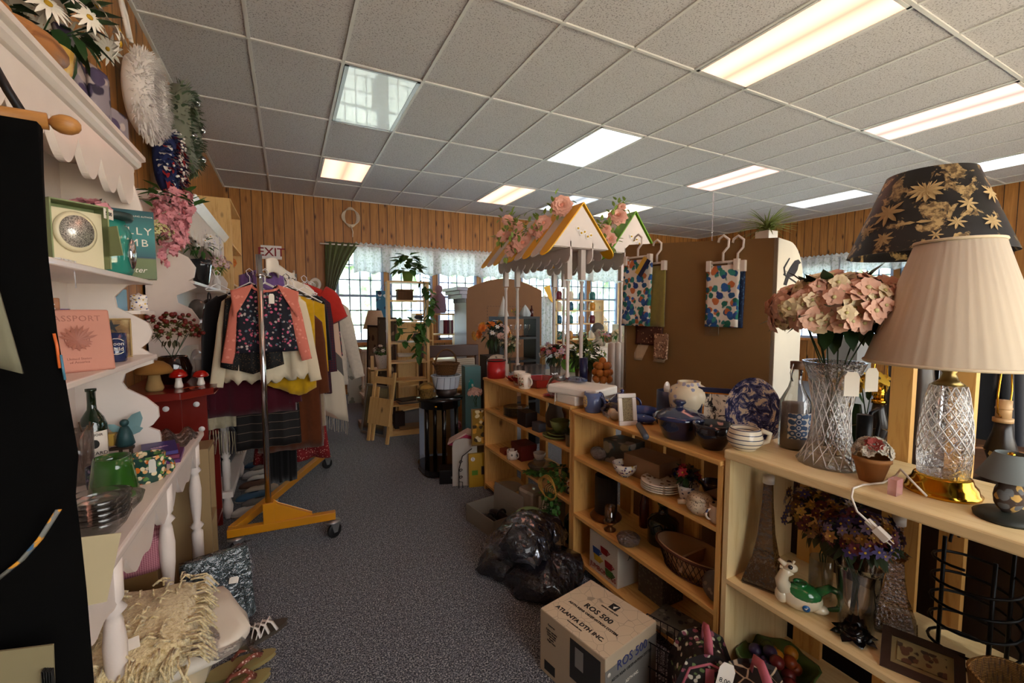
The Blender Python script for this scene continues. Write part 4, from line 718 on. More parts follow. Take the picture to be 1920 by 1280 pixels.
for c in (nl + Vector((.03, 0, 0)), nr_ + Vector((-.03, 0, 0)), fl + Vector((.03, 0, 0)), fr_ + Vector((-.03, 0, 0))):
    k = MB().lathe([(.001, -.0125), (.04, -.0125), (.048, -.008), (.048, .008), (.04, .0125), (.001, .0125)], 22, m=Matrix.Rotation(pi / 2, 4, 'X')).o('caster', plain('#1a1a1c', .5), P, c - O + Vector((.02, 0, -.102)), (0, 0, .5)); MB().prism([(-.035, .06), (.035, .06), (.012, -.01), (-.012, -.01)], 'y', -.02, -.015).prism([(-.035, .06), (.035, .06), (.012, -.01), (-.012, -.01)], 'y', .015, .02).cyl((-.01, 0, .058), .045, .012, 20).o('caster_fork', plain('#a8a8a8', .3, .8), k)
BARZ = 1.695
def barx(y): t = (y - pole.y) / (fpole.y - pole.y); return pole.x + (fpole.x - pole.x) * t
def hanger(P, w, mat, dz=0):
    m = MB().tube(arc((0, 0, .0), .022, -.6, pi, 10) + [(-.022, 0, -.01)], .0022, 6) if 0 else MB().tube([(.018, 0, .0), (.018, 0, .022), (0, 0, .038), (-.018, 0, .024), (-.012, 0, .004), (0, 0, -.01), (0, 0, -.045)], .0024, 6)
    m.tube([(0, 0, -.045), (w * .5, 0, -.045 - w * .28), (w * .46, 0, -.05 - w * .3), (-w * .46, 0, -.05 - w * .3), (-w * .5, 0, -.045 - w * .28), (0, 0, -.045)], .0035, 6); m.o('hanger', mat, P); return P
def garment(lab, y, w, top, bot, mat, cat='shirt', name=None, sl=None, slm=None, dx=0, flare=1.1, rz=0, fold=.012, th=.03, hem=None, hm=None, neck=.3, hmat=None, slw=.06, slout=.05, deco=None):
    """shoulder width w, hanging from the bar at y between heights top (neck) and bot"""
    top += .085; P = T(name or cat, lab, cat, (barx(y) + dx, y, BARZ), rz); hanger(P, w * .95, hmat or WHITE2); ph = rnd(0, 6)
    def fn(u, v):
        s = 2 * u - 1; hw = w / 2 * (1 + (flare - 1) * v); nk = neck * w / 2
        zt = top - max(0, abs(s) * w / 2 - nk) * .42 - (.03 if abs(s) * w / 2 < nk * .9 else 0)
        zb = bot + (hem(s) if hem else 0); z = zt + (zb - zt) * v
        return (s * hw, fold * v * sin(s * 9 + ph) - th / 2 + .3 * fold * sin(s * 21 + ph), z - BARZ)
    MB().sheet(fn, 22, 14, th).o('body', mat, P)
    if sl:
        for s in (-1, 1):
            x0 = s * w / 2 * .93; zt = top - w / 2 * (1 - neck) * .42 - .05 - BARZ
            pts = [(x0 * .8, 0, zt + .03), (x0, 0, zt + .0)] + [(x0 + s * slout * t, .01 * sin(4 * t), zt - sl * t) for t in (.25, .5, .75, .95, 1)]
            MB().tube(pts, slw, 12, flat=1, rad=[slw * .9, slw * .95, slw, slw * .88, slw * .8, slw * .72, slw * .74]).o('sleeve', slm or mat, P, rot=(0, 0, 0)); KIDS(P)[-1].scale = (1, .45, 1)
    return P
NFLO = spots('#14141f', ['#c95a7a', '#b8a8a0', '#5a6a74', '#a84a5a'], 30, .2, .85, 'navy_floral_jersey'); SALM = spots('#c9705e', ['#d98a78'], 34, .25, .85, 'salmon_dotted_jersey')
P = garment('raglan shirt with navy floral body and salmon dotted sleeves, nearest on the rack', 3.06, .29, 1.55, 1.225, NFLO, 'shirt', 'raglan_shirt', .38, SALM, dx=.02, flare=1.15, slw=.042, slout=.08, neck=.36)
for s in (-1, 1): MB().sheet(lambda u, v: (s * (.065 + .115 * u * (1 - .1 * v)), -.034, 1.645 - BARZ - .04 * u - (.01 + .16 * v * (u ** .8))), 10, 8, .003).o('raglan_shoulder', SALM, P)
MB().tube([(.07 * cos(a * pi / 10), -.02 - .012 * sin(a * pi / 10), 1.625 - BARZ - .03 * sin(a * pi / 10)) for a in range(11)], .008, 6).o('neck_band', SALM, P); tagp(P, (.03, -.035, 1.58 - BARZ), .03, .06)
CRM = spots('#cfc0a2', ['#d2c4a8'], 10, .3, .9, 'cream_jersey'); garment('cream shirt with wavy lettuce hem and black drawings behind the raglan top', 3.14, .40, 1.54, 1.03, CRM, 'shirt', 'cream_shirt', .5, None, flare=1.25, hem=lambda s: .02 * sin(22 * s) + .03 * s * s, slw=.05, slout=.09, fold=.03)
garment('black lace tank top between the raglan top and the cream shirt', 3.10, .26, 1.5, 1.14, spots('#0c0b0c', ['#6a5030'], 90, .2), 'shirt', 'tank_shirt', dx=-.07, flare=1.3, hem=lambda s: -.05 * (1 - abs(s)))
garment('mustard yellow top with a pointed hem seen below the cream shirt', 3.22, .30, 1.5, .98, cloth('#c99a10', .9), 'shirt', 'yellow_shirt', dx=.12, flare=1.0, hem=lambda s: -.07 * (1 - abs(s - .3)))
garment('long maroon coat at the left side of the rack', 3.30, .42, 1.5, .80, cloth('#4a0e1c', .9), 'coat', 'maroon_coat', .62, dx=-.12, flare=1.15, slw=.06, hmat=BLACK)
garment('black jacket at the left side of the rack, above the maroon coat', 3.26, .44, 1.53, 1.05, cloth('#0d0d10', .9), 'jacket', 'black_jacket', .45, dx=-.09, slw=.06, hmat=BLACK)
garment('black skirt with brown trim and thin stripes', 3.36, .34, 1.3, .55, striped([(0, '#120d0c'), (.93, '#6b5a4a')], 5.5, 'Z', dist=.3), 'cardigan', 'striped_cardigan', dx=-.05, flare=1.1, hmat=BLACK)
garment('rust brown long cardigan with a plain lower border', 3.40, .36, 1.4, .50, cloth('#5c2c10', .9), 'cardigan', 'brown_cardigan', .5, dx=.08, flare=1.15, hmat=BLACK)
garment('black trousers hanging low in the middle of the rack', 3.46, .22, .95, .26, cloth('#08080a', .9), 'trousers', 'trousers', dx=.0, flare=.9, neck=1)
RDOT = spots('#7a161a', ['#e8b8a0'], 75, .2, .9, 'red_dotted_cotton'); garment('red skirt with small white dots reaching lowest on the rack', 3.55, .34, 1.0, .37, RDOT, 'skirt', 'dotted_skirt', dx=.07, flare=1.45, fold=.04, neck=1)
garment('light purple garment cover with a white label at the shoulder', 3.34, .24, 1.66, 1.3, cloth('#7a5a94', .8), 'garment cover', 'garment_cover', dx=-.05)
garment('grey and brown plaid jacket on black hanger', 3.64, .44, 1.56, .9, checker('#3a3a3a', '#6a5a4a', '#fff', 20), 'jacket', 'plaid_jacket', .5, dx=.02, hmat=BLACK)
garment('black dress with yellow side panel in the middle of the rack', 3.74, .42, 1.56, .82, cloth('#0c0c10'), 'dress', 'black_dress', .45, dx=.05, hmat=BLACK)
garment('mustard yellow dress peeking out at the right of the cream shirt', 3.58, .40, 1.5, 1.02, cloth('#d0a010'), 'dress', 'yellow_dress', dx=.10)
garment('dark red plaid coat reaching to knee height', 3.84, .46, 1.56, .80, checker('#4a1018', '#20182a', '#fff', 16), 'coat', 'plaid_coat', .55, dx=.06, hmat=BLACK)
garment('bright red short sleeved shirt on a black hanger', 3.95, .50, 1.62, 1.0, cloth('#b82a20', .85), 'shirt', 'red_shirt', .18, dx=.06, slw=.10, slout=.10, hmat=BLACK, flare=.95)
P = garment('cream and grey colour block poncho with fringe toward the far end of the rack', 4.05, .44, 1.5, .62, striped([(0, '#cdbfa8'), (.45, '#5a554e'), (.6, '#c9a890')], .65, 'DIAGONAL'), 'poncho', 'fringed_poncho', dx=.14, flare=1.35, hem=lambda s: -.12 * s)
def fringe(P, x0, x1, z, l, mat, n=26, slope=0):
    m = MB()
    for i in range(n): t = i / (n - 1); x_ = x0 + (x1 - x0) * t; zz_ = z + slope * t; m.tube([(x_, 0, zz_), (x_ + rnd(-.006, .006), rnd(-.01, .01), zz_ - l * .5), (x_ + rnd(-.01, .01), rnd(-.01, .01), zz_ - l * rnd(.85, 1.05))], .003, 4)
    m.o('fringe', mat, P)['kind'] = 'stuff'
fringe(P, -.25, .29, .66 - BARZ + .08, .16, cloth('#cdbfa8'), 30, -.2)
P = garment('dark grey blanket shawl with a fringed bottom edge', 4.14, .40, 1.4, .66, cloth('#2c2a2a'), 'shawl', 'grey_shawl', dx=.12, flare=1.3); fringe(P, -.2, .26, .66 - BARZ, .15, cloth('#2c2a2a'), 26)
P = garment('beige scarf with long tassels hanging at the middle of the rack', 3.50, .18, 1.2, .62, cloth('#a08a70'), 'scarf', 'tasseled_scarf', dx=.18, neck=1, flare=1.1); fringe(P, -.09, .1, .62 - BARZ, .16, cloth('#a08a70'), 14)
P = garment('cream scarf with tassels hanging at the left end of the rack', 3.34, .14, 1.1, .72, cloth('#b0a488'), 'scarf', 'cream_scarf', dx=-.30, neck=1, flare=1.4, rz=.3); fringe(P, -.09, .1, .72 - BARZ, .16, cloth('#b0a488'), 14, -.05)
garment('off white wool coat with long sleeves at the far end of the rack', 4.24, .50, 1.52, .80, cloth('#d0c4b2', .95), 'coat', 'white_coat', .62, dx=.16, slw=.07, slout=.14, flare=1.1)
garment('navy blouse with white blossoms between the poncho and the white coat', 4.18, .44, 1.5, .95, spots('#1c1826', ['#b87a8a', '#8a2a3a'], 30, .3), 'blouse', 'floral_blouse', .4, dx=.10)
garment('royal blue and red patterned top near the far end of the rack', 4.10, .4, 1.4, .86, spots('#1f3a8a', ['#b81c24', '#e8e0e0'], 40, .3), 'shirt', 'blue_shirt', dx=.16)
for i in range(5): garment(['white ruffled blouse, first of the row at the top of the rack', 'white lace top, second behind the ruffled blouse', 'pale cotton top in the middle of the white row', 'thin white cardigan near the end of the white row', 'white cotton blouse, last of the white row'][i], 3.68 + .08 * i, .34, 1.64, 1.2, LACE, 'blouse', 'white_blouse', .3, dx=.0, slw=.05, flare=1.0, fold=.02)
o = MB().sheet(lambda u, v: (.03 * sin(9 * u), .0 + 1.0 * u, .02 * sin(14 * u) - .09 * v), 20, 4, .01).o('white_cloth', LACE, None, (-.10, 3.08, BARZ + .10), (0, 0, -.15)); tag(o, 'ruffled white lace strip lying along the top of the rack bar', 'lace')
# ================================================================ RIGHT SIDE BOOKCASES
BX = 1.42
def bcase(lab, y0, y1, top, zs, bm, bmz, dep=.30, slat=True, tt=.022, front=0, topm=None):
    P = T('bookcase', lab, 'bookcase', (BX, (y0 + y1) / 2, 0)); h = (y1 - y0) / 2
    MB().b(-.012, dep + .01, -h, h, top - tt, top).o('top_board', topm or bm, P, bev=.006)
    for s in (-1, 1): MB().b(0, dep, s * h - (.02 if s > 0 else 0), s * h + (.02 if s < 0 else 0), 0, top - tt).o('side_panel', bmz, P)
    for z in zs: MB().b(0, dep, -h + .02, h - .02, z - .018, z).o('shelf', bm, P)
    if slat:
        n = 4
        for i in range(n): yy = -h + .02 + (2 * h - .04) * (i + .5) / n; MB().b(dep - .02, dep, yy - .045, yy + .045, .0, top - tt).o('back_slat', bmz, P)
    return P
ZA, ZB, ZC = .935, .920, .968
A1, A2, A3, B1, B2, B3, C1, C2 = .68, .37, .055, .655, .325, .07, .48, .115
bcase('far varnished pine bookcase with slatted back, holding red pot and mugs on top', 2.01, 3.26, ZA, (A1, A2, A3), BCASE, BCASEZ)
bcase('middle varnished pine bookcase holding the blue pottery on top', 1.045, 2.005, ZB, (B1, B2, B3), BCASE, BCASEZ)
bcase('near pale maple bookcase with thick rounded top carrying the crystal vase and lamp', -.35, 1.035, ZC, (C1, C2), MAPLE, MAPLEZ, .40, False, .034)
P = KIDS(bpy.data.objects['bookcase.%03d' % 2]) if 0 else None
for yy in (.93, .66): MB().b(0, .02, -.05, .05, 0, .93).o('back_post', BCASEZ, [o for o in COL.objects if o.get('label', '').startswith('near pale maple')][0], (.40 - .02, yy - .3425, 0))
COB = plain('#141d5c', .1, coat=.8, name='cobalt_glaze'); NAV = plain('#121c38', .12, coat=.8, name='navy_glaze'); BW = spots('#e4dccb', ['#3a4a78', '#5f6a8a'], 45, .25, .2, 'blue_white_porcelain')
REDC = plain('#8f1a1c', .18, coat=.5, name='red_ceramic'); STY = plain('#efe9de', .7, grain=120, name='styrofoam')
# ---- top of far bookcase
p = PZ(921, 703, ZA); P = vase('red enamel stock pot with a black rim at the far end of the bookcase top', (1.50, 3.19, ZA), [(.052, 0), (.056, .006), (.056, .105), (.051, .105), (.05, .01), (.001, .008)], RED, name='cooking_pot', cat='pot'); 
tag(MB().tube([(.056 * cos(a * pi / 12), .056 * sin(a * pi / 12), 0) for a in range(24)], .004, 6, closed=True).o('pot_rim', BLACK, P, (0, 0, .106)), 'x', 'y'); o = KIDS(P)[0]; del o['label']; del o['category']
bowl('red fluted pie dish between the stock pot and the mugs', (1.555, 2.97, ZA), .068, .035, REDC, None, 'pie_dish', wav=lambda a, z: .05 * sin(14 * a) * (z > .02))
IVM = ceramic('#e6dccc'); DEC = spots('#d9cbb0', ['#3a2a24', '#5a6a4a', '#8a3a2a'], 90, .35, .3, 'printed_decoration')
mug('tall cream mug with a printed panel, the farther of the pair', (1.50, 2.73, ZA), .037, .085, IVM, radians(-60), deco=DEC); mug('cream mug with a dark landscape print, the nearer of the pair', (1.465, 2.60, ZA), .038, .085, IVM, radians(-75), deco=DEC)
MB().b(0, 0, 0, 0, 0, 0) if 0 else None
o = MB().lathe([(.09, 0), (.10, .005), (.125, .055), (.135, .058), (.12, .056), (.10, .012), (.001, .01)], 4, sx=1, sy=1.5, m=Matrix.Rotation(pi / 4, 4, 'Z'), smooth=False).o('baking_dish', REDC, None, (1.60, 2.62, ZA), (0, 0, .1), bev=.004); tag(o, 'large red rectangular baking dish behind the cream mugs', 'baking dish')
for i in range(2): tag(MB().lathe([(.05, 0), (.085, .006), (.083, .009), (.001, .004)], 4, m=Matrix.Rotation(pi / 4, 4, 'Z'), smooth=False).o('plate', REDC, None, (1.50, 2.30, ZA + i * .0095), (0, 0, .3 + .2 * i)), ['lower small square red plate by the round glass vase', 'upper small square red plate by the round glass vase'][i], 'plate')
P = T('glass_vase', 'round clear glass vase with a price tag at the front of the far bookcase', 'vase', (1.475, 2.235, ZA)); MB().lathe([(.03, 0), (.032, .004), (.058, .04), (.062, .065), (.045, .1), (.03, .115), (.036, .13)], 30, cap=False).o('glass_body', glassm((.97, .93, .9, 1), .02, 'blown_glass', .5), P); tagp(P, (-.05, -.05, .045), .02, .06, (0, 0, .6))
o = MB().b(-.075, .075, -.085, .085, 0, .055).o('foam_block', STY, None, (1.50, 2.09, ZA), (0, 0, .1), bev=.008); tag(o, 'small white styrofoam block under the larger styrofoam tray', 'foam block')
o = MB().b(-.12, .12, -.19, .15, 0, .05).o('foam_tray', STY, None, (1.535, 2.10, ZA + .0555), (0, 0, .35), bev=.012); tag(o, 'larger white styrofoam tray lying across the small block', 'foam tray')
BLUF = wrapm(.55, col='#4a5a80'); tag(MB().sph((0, 0, .018), .5, (.10, .16, .036), 16, wav=lambda a, z: .12 * sin(5 * a)).o('wrapped_trinkets', BLUF, None, (1.56, 2.16, ZA + .106)), 'blue glass trinkets in clear wrap on the styrofoam tray', 'wrapped trinkets')
tag(MB().sph((0, 0, .016), .5, (.07, .09, .034), 14, wav=lambda a, z: .12 * sin(4 * a)).o('wrapped_trinkets', plain('#4a4a50', .3), None, (1.50, 2.26, ZA + .106)), 'grey packet with a white sticker on the styrofoam tray edge', 'wrapped trinkets')
# ---- top of middle bookcase
P = mug('periwinkle blue mug with an oval flower picture', (1.485, 1.905, ZB), .043, .098, plain('#5a6c98', .25, coat=.4), radians(-70)); MB().sph((0, 0, 0), .02, (1, .12, 1.5), 16).o('oval_picture', spots('#d9c890', ['#5a3a8a', '#c9a22a'], 120, .3), P, (-.018, -.041, .055), (0, 0, -.42))
def teapot(lab, p, r, mat, rz, cat='teapot'):
    P = T('teapot', lab, cat, p, rz); MB().lathe([(r * .55, 0), (r * .6, r * .08), (r, r * .6), (r * .95, r * .95), (r * .5, r * 1.3)], 26).o('body', mat, P); MB().lathe([(r * .52, 0), (r * .45, r * .15), (r * .12, r * .25), (r * .1, r * .32), (r * .17, r * .42), (.001, r * .52)], 20).o('lid', mat, P, (0, 0, r * 1.28)); MB().tube([(r * .8, 0, r * .5), (r * 1.3, 0, r * .8), (r * 1.45, 0, r * 1.35), (r * 1.65, 0, r * 1.45)], r * .1, 10, rad=[r * .25, r * .16, r * .12, r * .1]).o('spout', mat, P); MB().tube(arc((-r * .85, 0, r * .75), r * .45, pi / 2, 3 * pi / 2, 10), r * .09, 8).o('handle', mat, P); return P
teapot('large cobalt blue teapot behind the plastic bag', (1.60, 1.80, ZB), .075, COB, radians(140)); teapot('small cobalt blue lidded creamer next to the periwinkle mug', (1.555, 1.90, ZB), .04, COB, radians(-100), 'creamer')
tag(MB().sph((0, 0, .04), .5, (.12, .16, .09), 22, wav=lambda a, z: .1 * sin(5 * a + 30 * z)).o('plastic_bag', wrapm(.35), None, (1.485, 1.725, ZB)), 'clear plastic bag of small figurines with a white sticker', 'bag'); 
for i in range(2): tag(MB().sph((0, 0, .024), .5, (.05, .05, .048), 12).o('figurine', ceramic('#d9cdb8'), None, (1.465 + .03 * i, 1.70 + .055 * i, ZB + .001)), ['cream figurine nearer the white frame inside the clear bag', 'cream figurine nearer the blue mug inside the clear bag'][i], 'figurine')
fp = (1.455, 1.585, ZB); picframe('small white and floral mini frame standing at the front edge', fp, .07, .115, ceramic('#e8e0d8'), spots('#8a7a5a', ['#5a4a3a'], 200, .3), (radians(-10), 0, face(fp) + .45), .016, .012)
SLP = spots('#2d4a8f', ['#e8e4da'], 40, .3, .3); tag(MB().sph((0, 0, .022), .5, (.075, .15, .044), 18).o('slipper_dish', SLP, None, (1.545, 1.60, ZB), (0, 0, .5)), 'blue and white porcelain slipper shaped dish behind the mini frame', 'dish')
bowl('blue bowl with a mustard yellow rim behind the slipper dish', (1.615, 1.66, ZB), .075, .055, spots('#27408a', ['#b08a3a'], 20, .2, .2))
tag(MB().lathe([(.012, 0), (.014, .005), (.014, .2), (.012, .205)], 14, m=Matrix.Rotation(pi / 2, 4, 'X')).o('scroll', plain('#4a4e58', .4), None, (1.47, 1.535, ZB + .0145), (0, 0, radians(-35))), 'grey rolled scroll case lying at the front edge by the casserole', 'scroll')
P = vase('navy blue ceramic utensil crock against the brown board', (1.66, 1.53, ZB), [(.05, 0), (.053, .005), (.053, .15), (.049, .15), (.047, .01), (.001, .008)], plain('#1c2d50', .35), name='crock', cat='crock')
tag(MB().sph((0, 0, 0), .5, (.045, .008, .065), 14).tube([(0, 0, -.03), (0, 0, -.15)], .005, 6).o('spoon_rest', ceramic('#e0cfc0'), None, (1.66, 1.545, ZB + .175)), 'white paddle shaped spoon standing in the navy crock', 'spoon')
FLV = spots('#d8ccb0', ['#7f86a0', '#9a9ab0'], 26, .2, .25, 'painted_porcelain'); vase('cream ginger jar vase with grey blue flower painting', (1.645, 1.40, ZB), [(.05, 0), (.053, .006), (.06, .05), (.075, .11), (.08, .15), (.07, .18), (.045, .195), (.045, .205), (.039, .205), (.04, .19)], FLV)
fp = (1.65, 1.24, ZB); x = N('ink_tree_drawing'); nz = x.noise(x.co((1, 1, 1), (.3, 0, 0)), 26, 4, .7, 1.5); x.c(x.ramp(nz, [(.44, '#1a1512'), (.5, '#e3d8c4')])).r(.6); picframe('navy framed ink drawing of a tree with gold inner edge leaning on the board', fp, .165, .20, plain('#141f42', .4), x.m, (radians(-12), 0, radians(-62) + .15), .02, .02, mat_=BRASS, mw=.005)
TOI = N('blue_toile'); nz = TOI.noise(TOI.co(), 30, 5, .75, .8); TOI.c(TOI.ramp(nz, [(.42, '#1a2147'), (.52, '#4a5486'), (.56, '#d9cbb4')])).r(.2)
P = T('platter', 'oval blue and cream toile platter standing upright on the bookcase', 'platter', (1.655, 1.105, ZB), radians(-62)); MB().lathe([(.5, 0), (.6, .02), (1, .12), (.985, .15), (.58, .06), (.001, .05)], 40, sx=.085, sy=.118, m=Matrix.Identity(4)).o('dish', TOI.m, P, (0, .03, .116), (radians(80), 0, 0)); k = KIDS(P)[0]; k.scale = (1, 1, .15); 
P = T('casserole', 'cobalt blue stoneware casserole with a knobbed lid at the front of the shelf top', 'casserole', (1.515, 1.335, ZB)); MB().lathe([(.055, 0), (.06, .008), (.078, .05), (.083, .075), (.087, .078)], 30).o('pot_body', NAV, P); MB().lathe([(.098, .078), (.10, .084), (.085, .096), (.05, .112), (.018, .118), (.012, .126), (.024, .138), (.02, .148), (.001, .15)], 30).o('lid', plain('#1b2448', .12, coat=.8), P)
P = bowl('dark navy pot with leafy relief and a wide rim next to the casserole', (1.515, 1.165, ZB), .072, .095, plain('#121826', .15, coat=.8, grain=25), None, 'bowl', wav=lambda a, z: .02 * sin(9 * a + 60 * z))
STR = striped([(0, '#d8cdb4'), (.8, '#3a4258')], 22, 'Z', .2); P = T('mug', 'round cream mug with dark horizontal stripes on the corner of the near bookcase', 'mug', (1.475, 1.0, ZC), radians(-20)); MB().lathe([(.03, 0), (.034, .004), (.052, .025), (.054, .04), (.046, .068), (.043, .072), (.04, .072), (.05, .04), (.001, .01)], 28).o('cup', STR, P); MB().tube([(.045, -.015, .065), (.07, -.025, .055), (.066, -.02, .03), (.045, -.012, .02)], .008, 8).o('handle', plain('#d8cdb4', .2), P)
# ---- board behind
K0, K1 = Vector((2.245, 1.38, 0)), Vector((2.08, 2.33, 0)); d = (K1 - K0).normalized(); nrm = Vector((-d.y, d.x, 0)); nrm = nrm if nrm.x < 0 else -nrm
def KB(px, py, off=.0):
    r_ = _ray(px, py); c = Vector((0, 0, HC)); b0 = K0 + nrm * off; t = (b0 - c).dot(nrm) / r_.dot(nrm); return c + r_ * t
brz = math.atan2(d.y, d.x)
P = T('cabinet', 'tall white cabinet seen from its brown cardboard back, with rounded top and a crow decal', 'cabinet', K0); tl, tr = KB(1168, 466).z, KB(1460, 445).z; Lb = (K1 - K0).length
M4 = Matrix.Rotation(brz, 4, 'Z'); sd_ = -1 if (M4 @ Vector((0, 1, 0))).dot(nrm) > 0 else 1
MB().prism([(0, 0), (Lb, 0), (Lb, tl), (Lb - .03, tl + .02), (0, tr)], 'y', 0, sd_ * .006, m=M4).o('back_panel', KRAFT, P)
dp = .34; WHB = plain('#d8cfbc', .5, name='off_white_paint')
sp_ = [(0, 0), (dp, 0), (dp, tr - .22)] + [(dp - .2 + .2 * cos(a * pi / 16), tr - .22 + .215 * sin(a * pi / 16)) for a in range(9)] + [(0, tr)]
for a in (0, Lb - .02): MB().prism([(q * sd_, w) for q, w in sp_], 'x', a, a + .018, m=M4).o('side_panel', WHB, P)
for z in (.05, .6, 1.1, 1.5): MB().b(.02, Lb - .02, min(sd_ * .01, sd_ * dp * .9), max(sd_ * .01, sd_ * dp * .9), z, z + .02, m=M4).o('shelf', WHB, P)
cr = MB(); ce = Vector((-.003, sd_ * .125, tr - .16))
def DQ(pts): cr.prism([(p_[0] * sd_ * -1 if 0 else p_[0] * sd_, p_[1]) for p_ in pts], 'x', -.003, -.0012, m=M4)
ox, oz = .17, tr - .16
def crow(pts, s=.0022): return [(ox + (a - 1475) * s * 3.4, oz - (b_ - 500) * s * 1.45) for a, b_ in pts]
DQ(crow([(1463, 524), (1468, 505), (1474, 493), (1481, 482), (1487, 479), (1492, 484), (1488, 487), (1486, 497), (1480, 508), (1472, 511), (1468, 525)])); DQ(crow([(1462, 508), (1463, 506), (1492, 521), (1491, 523)])); DQ(crow([(1464, 507), (1462, 496), (1471, 479), (1472, 480), (1464, 497), (1466, 507)]))
cr.o('crow_decal', plain('#15131a', .6), P)
# textiles on the board
PAIS = spots('#d9d0c4', ['#1f4f7a', '#2f8077', '#27407a', '#b8683a', '#1f6a5a', '#2a5a9a'], 17, .3, .85, 'paisley_cotton')
def hung(lab, px0, px1, py0, py1, off, mat, n=1, cat='cloth', name='hanging_cloth', hang=True, sk=0, deco=None, hpx=None):
    a, b_, c = KB(px0, py0, off), KB(px1, py0, off), KB(px0, py1, off); w = (b_ - a).length; h = a.z - c.z; m_ = (a + b_) / 2; P = T(name, lab, cat, (m_.x, m_.y, a.z), brz + (0 if (M4 @ Vector((0, -1, 0))).dot(nrm) > 0 else pi))
    MB().sheet(lambda u, v: ((u - .5) * w + sk * v, .004 * sin(9 * u + 4 * v) * v, -h * v), 12, 10, .012 * n).o('folded_cloth', mat, P)
    if hang:
        for k in (-1, 1): MB().b(-.012, .012, -.012, .02, -.03, .03).o('clip', plain('#d9ccc0', .3), P, (k * w * .42, 0, 0))
        MB().tube([(-w * .45, .004, .018), (w * .45, .004, .018)], .007, 8).tube([(0, .004, .018), (0, .004, .07), (.028, .004, .10), (.03, .004, .14), (0, .004, .165), (-.025, .004, .15), (-.03, .004, .13)], .007, 8).o('hanger', plain('#d9ccc0', .3), P)
    return P
hung('blue and white paisley napkins on a clip hanger, right set on the brown board', 1325, 1386, 500, 612, .03, PAIS, 1, 'napkins', 'paisley_napkins'); hung('dark navy patterned napkins on clip hangers behind the right paisley set', 1368, 1396, 500, 614, .012, spots('#16294a', ['#3a5a7a'], 60, .3), 1, 'napkins', 'navy_napkins', sk=.0)
hung('blue and white paisley napkins with a gold and navy label, the left hand set', 1170, 1222, 490, 610, .05, PAIS, 1, 'napkins', 'paisley_napkins', sk=-.01); P = hung('olive green gathered valance on a clip hanger beside the left paisley set', 1215, 1247, 500, 612, .02, cloth('#8a7c3a', .9), 1, 'valance', 'green_valance')
hung('brown cloth printed with jars hanging below the left paisley set', 1192, 1242, 600, 645, .012, spots('#4a2618', ['#a07a5a'], 45, .2), 1, 'cloth', 'brown_towel', False); hung('plain cream cloth hanging lowest on the board under the brown towel', 1190, 1250, 615, 674, .0, cloth('#cbb594'), .2, 'cloth', 'cream_towel', False)
P = hung('oval brown paisley pot holder hanging beside the brown towel', 1226, 1252, 625, 672, .03, spots('#8a6a52', ['#5a3a2a', '#c9a88a'], 60, .3), .8, 'pot holder', 'pot_holder', False); hung('clear plastic strips hanging under the right paisley set', 1322, 1348, 612, 628, .016, wrapm(.4), .3, 'plastic strip', 'plastic_strip', False)
q = KB(1205, 500, .075); o = MB().b(-.03, .0, -.002, .002, -.06, .06).b(0, .03, -.002, .002, -.06, .06, mi=1).o('card_label', [plain('#c9a03a', .6), plain('#1a2040', .6)], None, q, (0, radians(35), brz + pi)); tag(o, 'gold and navy card label clipped to the left paisley napkins', 'label')
P = T('potted_grass', 'small artificial grass tuft in a square white pot on top of the brown backed cabinet', 'potted plant', KB(1437, 440, -.12)); P.location.z = tr + .0; MB().b(-.04, .04, -.04, .04, 0, .06).o('pot', ceramic('#e0d8cc'), P, bev=.004)
m = MB()
for i in range(130): a = rnd(0, 6.28); e = rnd(.2, 1.4); m.leaf((0, 0, .055), (cos(a) * cos(e), sin(a) * cos(e), sin(e)), rnd(.1, .16), .008, bend=.5)
m.o('grass_blades', plain('#8a9a52', .6), P)
P = None

def rescale(key, k, dx=0, dy=0):
    for o in COL.objects:
        if o.parent is None and key in o.get('label', ''):
            o.scale = [q * k for q in o.scale]; o.location.x += dx; o.location.y += dy
for a in [('red enamel stock pot', 1.35), ('tall cream mug', 1.2, 0, .06), ('cream mug with a dark landscape', 1.2, 0, .05), ('large red rectangular baking dish', 1.15, 0, .05), ('round clear glass vase', 1.2), ('periwinkle blue mug', 1.12), ('small white and floral mini frame', 1.35), ('oval blue and cream toile platter', 1.2, 0, -.01), ('cobalt blue stoneware casserole', 1.13), ('cream ginger jar', 1.12), ('navy framed ink drawing', 1.1), ('navy blue ceramic utensil', 1.1), ('dark navy pot with', 1.08), ('round cream mug with dark', 1.12)]: rescale(*a)
P = [o for o in COL.objects if o.get('label', '').startswith('red enamel')][0]
# ---- top of near bookcase
CRY = glassm((1, .98, .97, 1), .05, 'cut_glass', .8, 1, 120)
P = T('glass_bottle', 'clear swing top bottle with a blue mandala print, grey filling, by the crystal vase', 'bottle', (1.655, .93, ZC), sc=1.25); MB().lathe([(.036, 0), (.04, .005), (.04, .14), (.02, .18), (.015, .2), (.015, .235)], 26).o('glass_body', glassm((.9, .9, .88, 1), .03, 'bottle_glass', .5), P)
MB().cyl((0, 0, .004), .034, .13, 20).o('grey_filling', plain('#8d8684', .8), P); MB().cyl((0, 0, .235), .017, .022, 14).o('stopper', plain('#7a5a44', .6), P); MB().tube([(.018, 0, .2), (.03, 0, .225), (.018, 0, .25), (-.018, 0, .25), (-.03, 0, .225), (-.018, 0, .2)], .0018, 6).o('wire_clip', CHROME, P)
x = N('mandala_print'); v = x.co(); g = x.vor(v, 60, rnd_=.2); x.c(x.ramp(g, [(.1, '#27406a'), (.25, '#c9d0d6'), (.4, '#3f5f8a'), (.6, '#e0dcd4')], True)).r(.5)
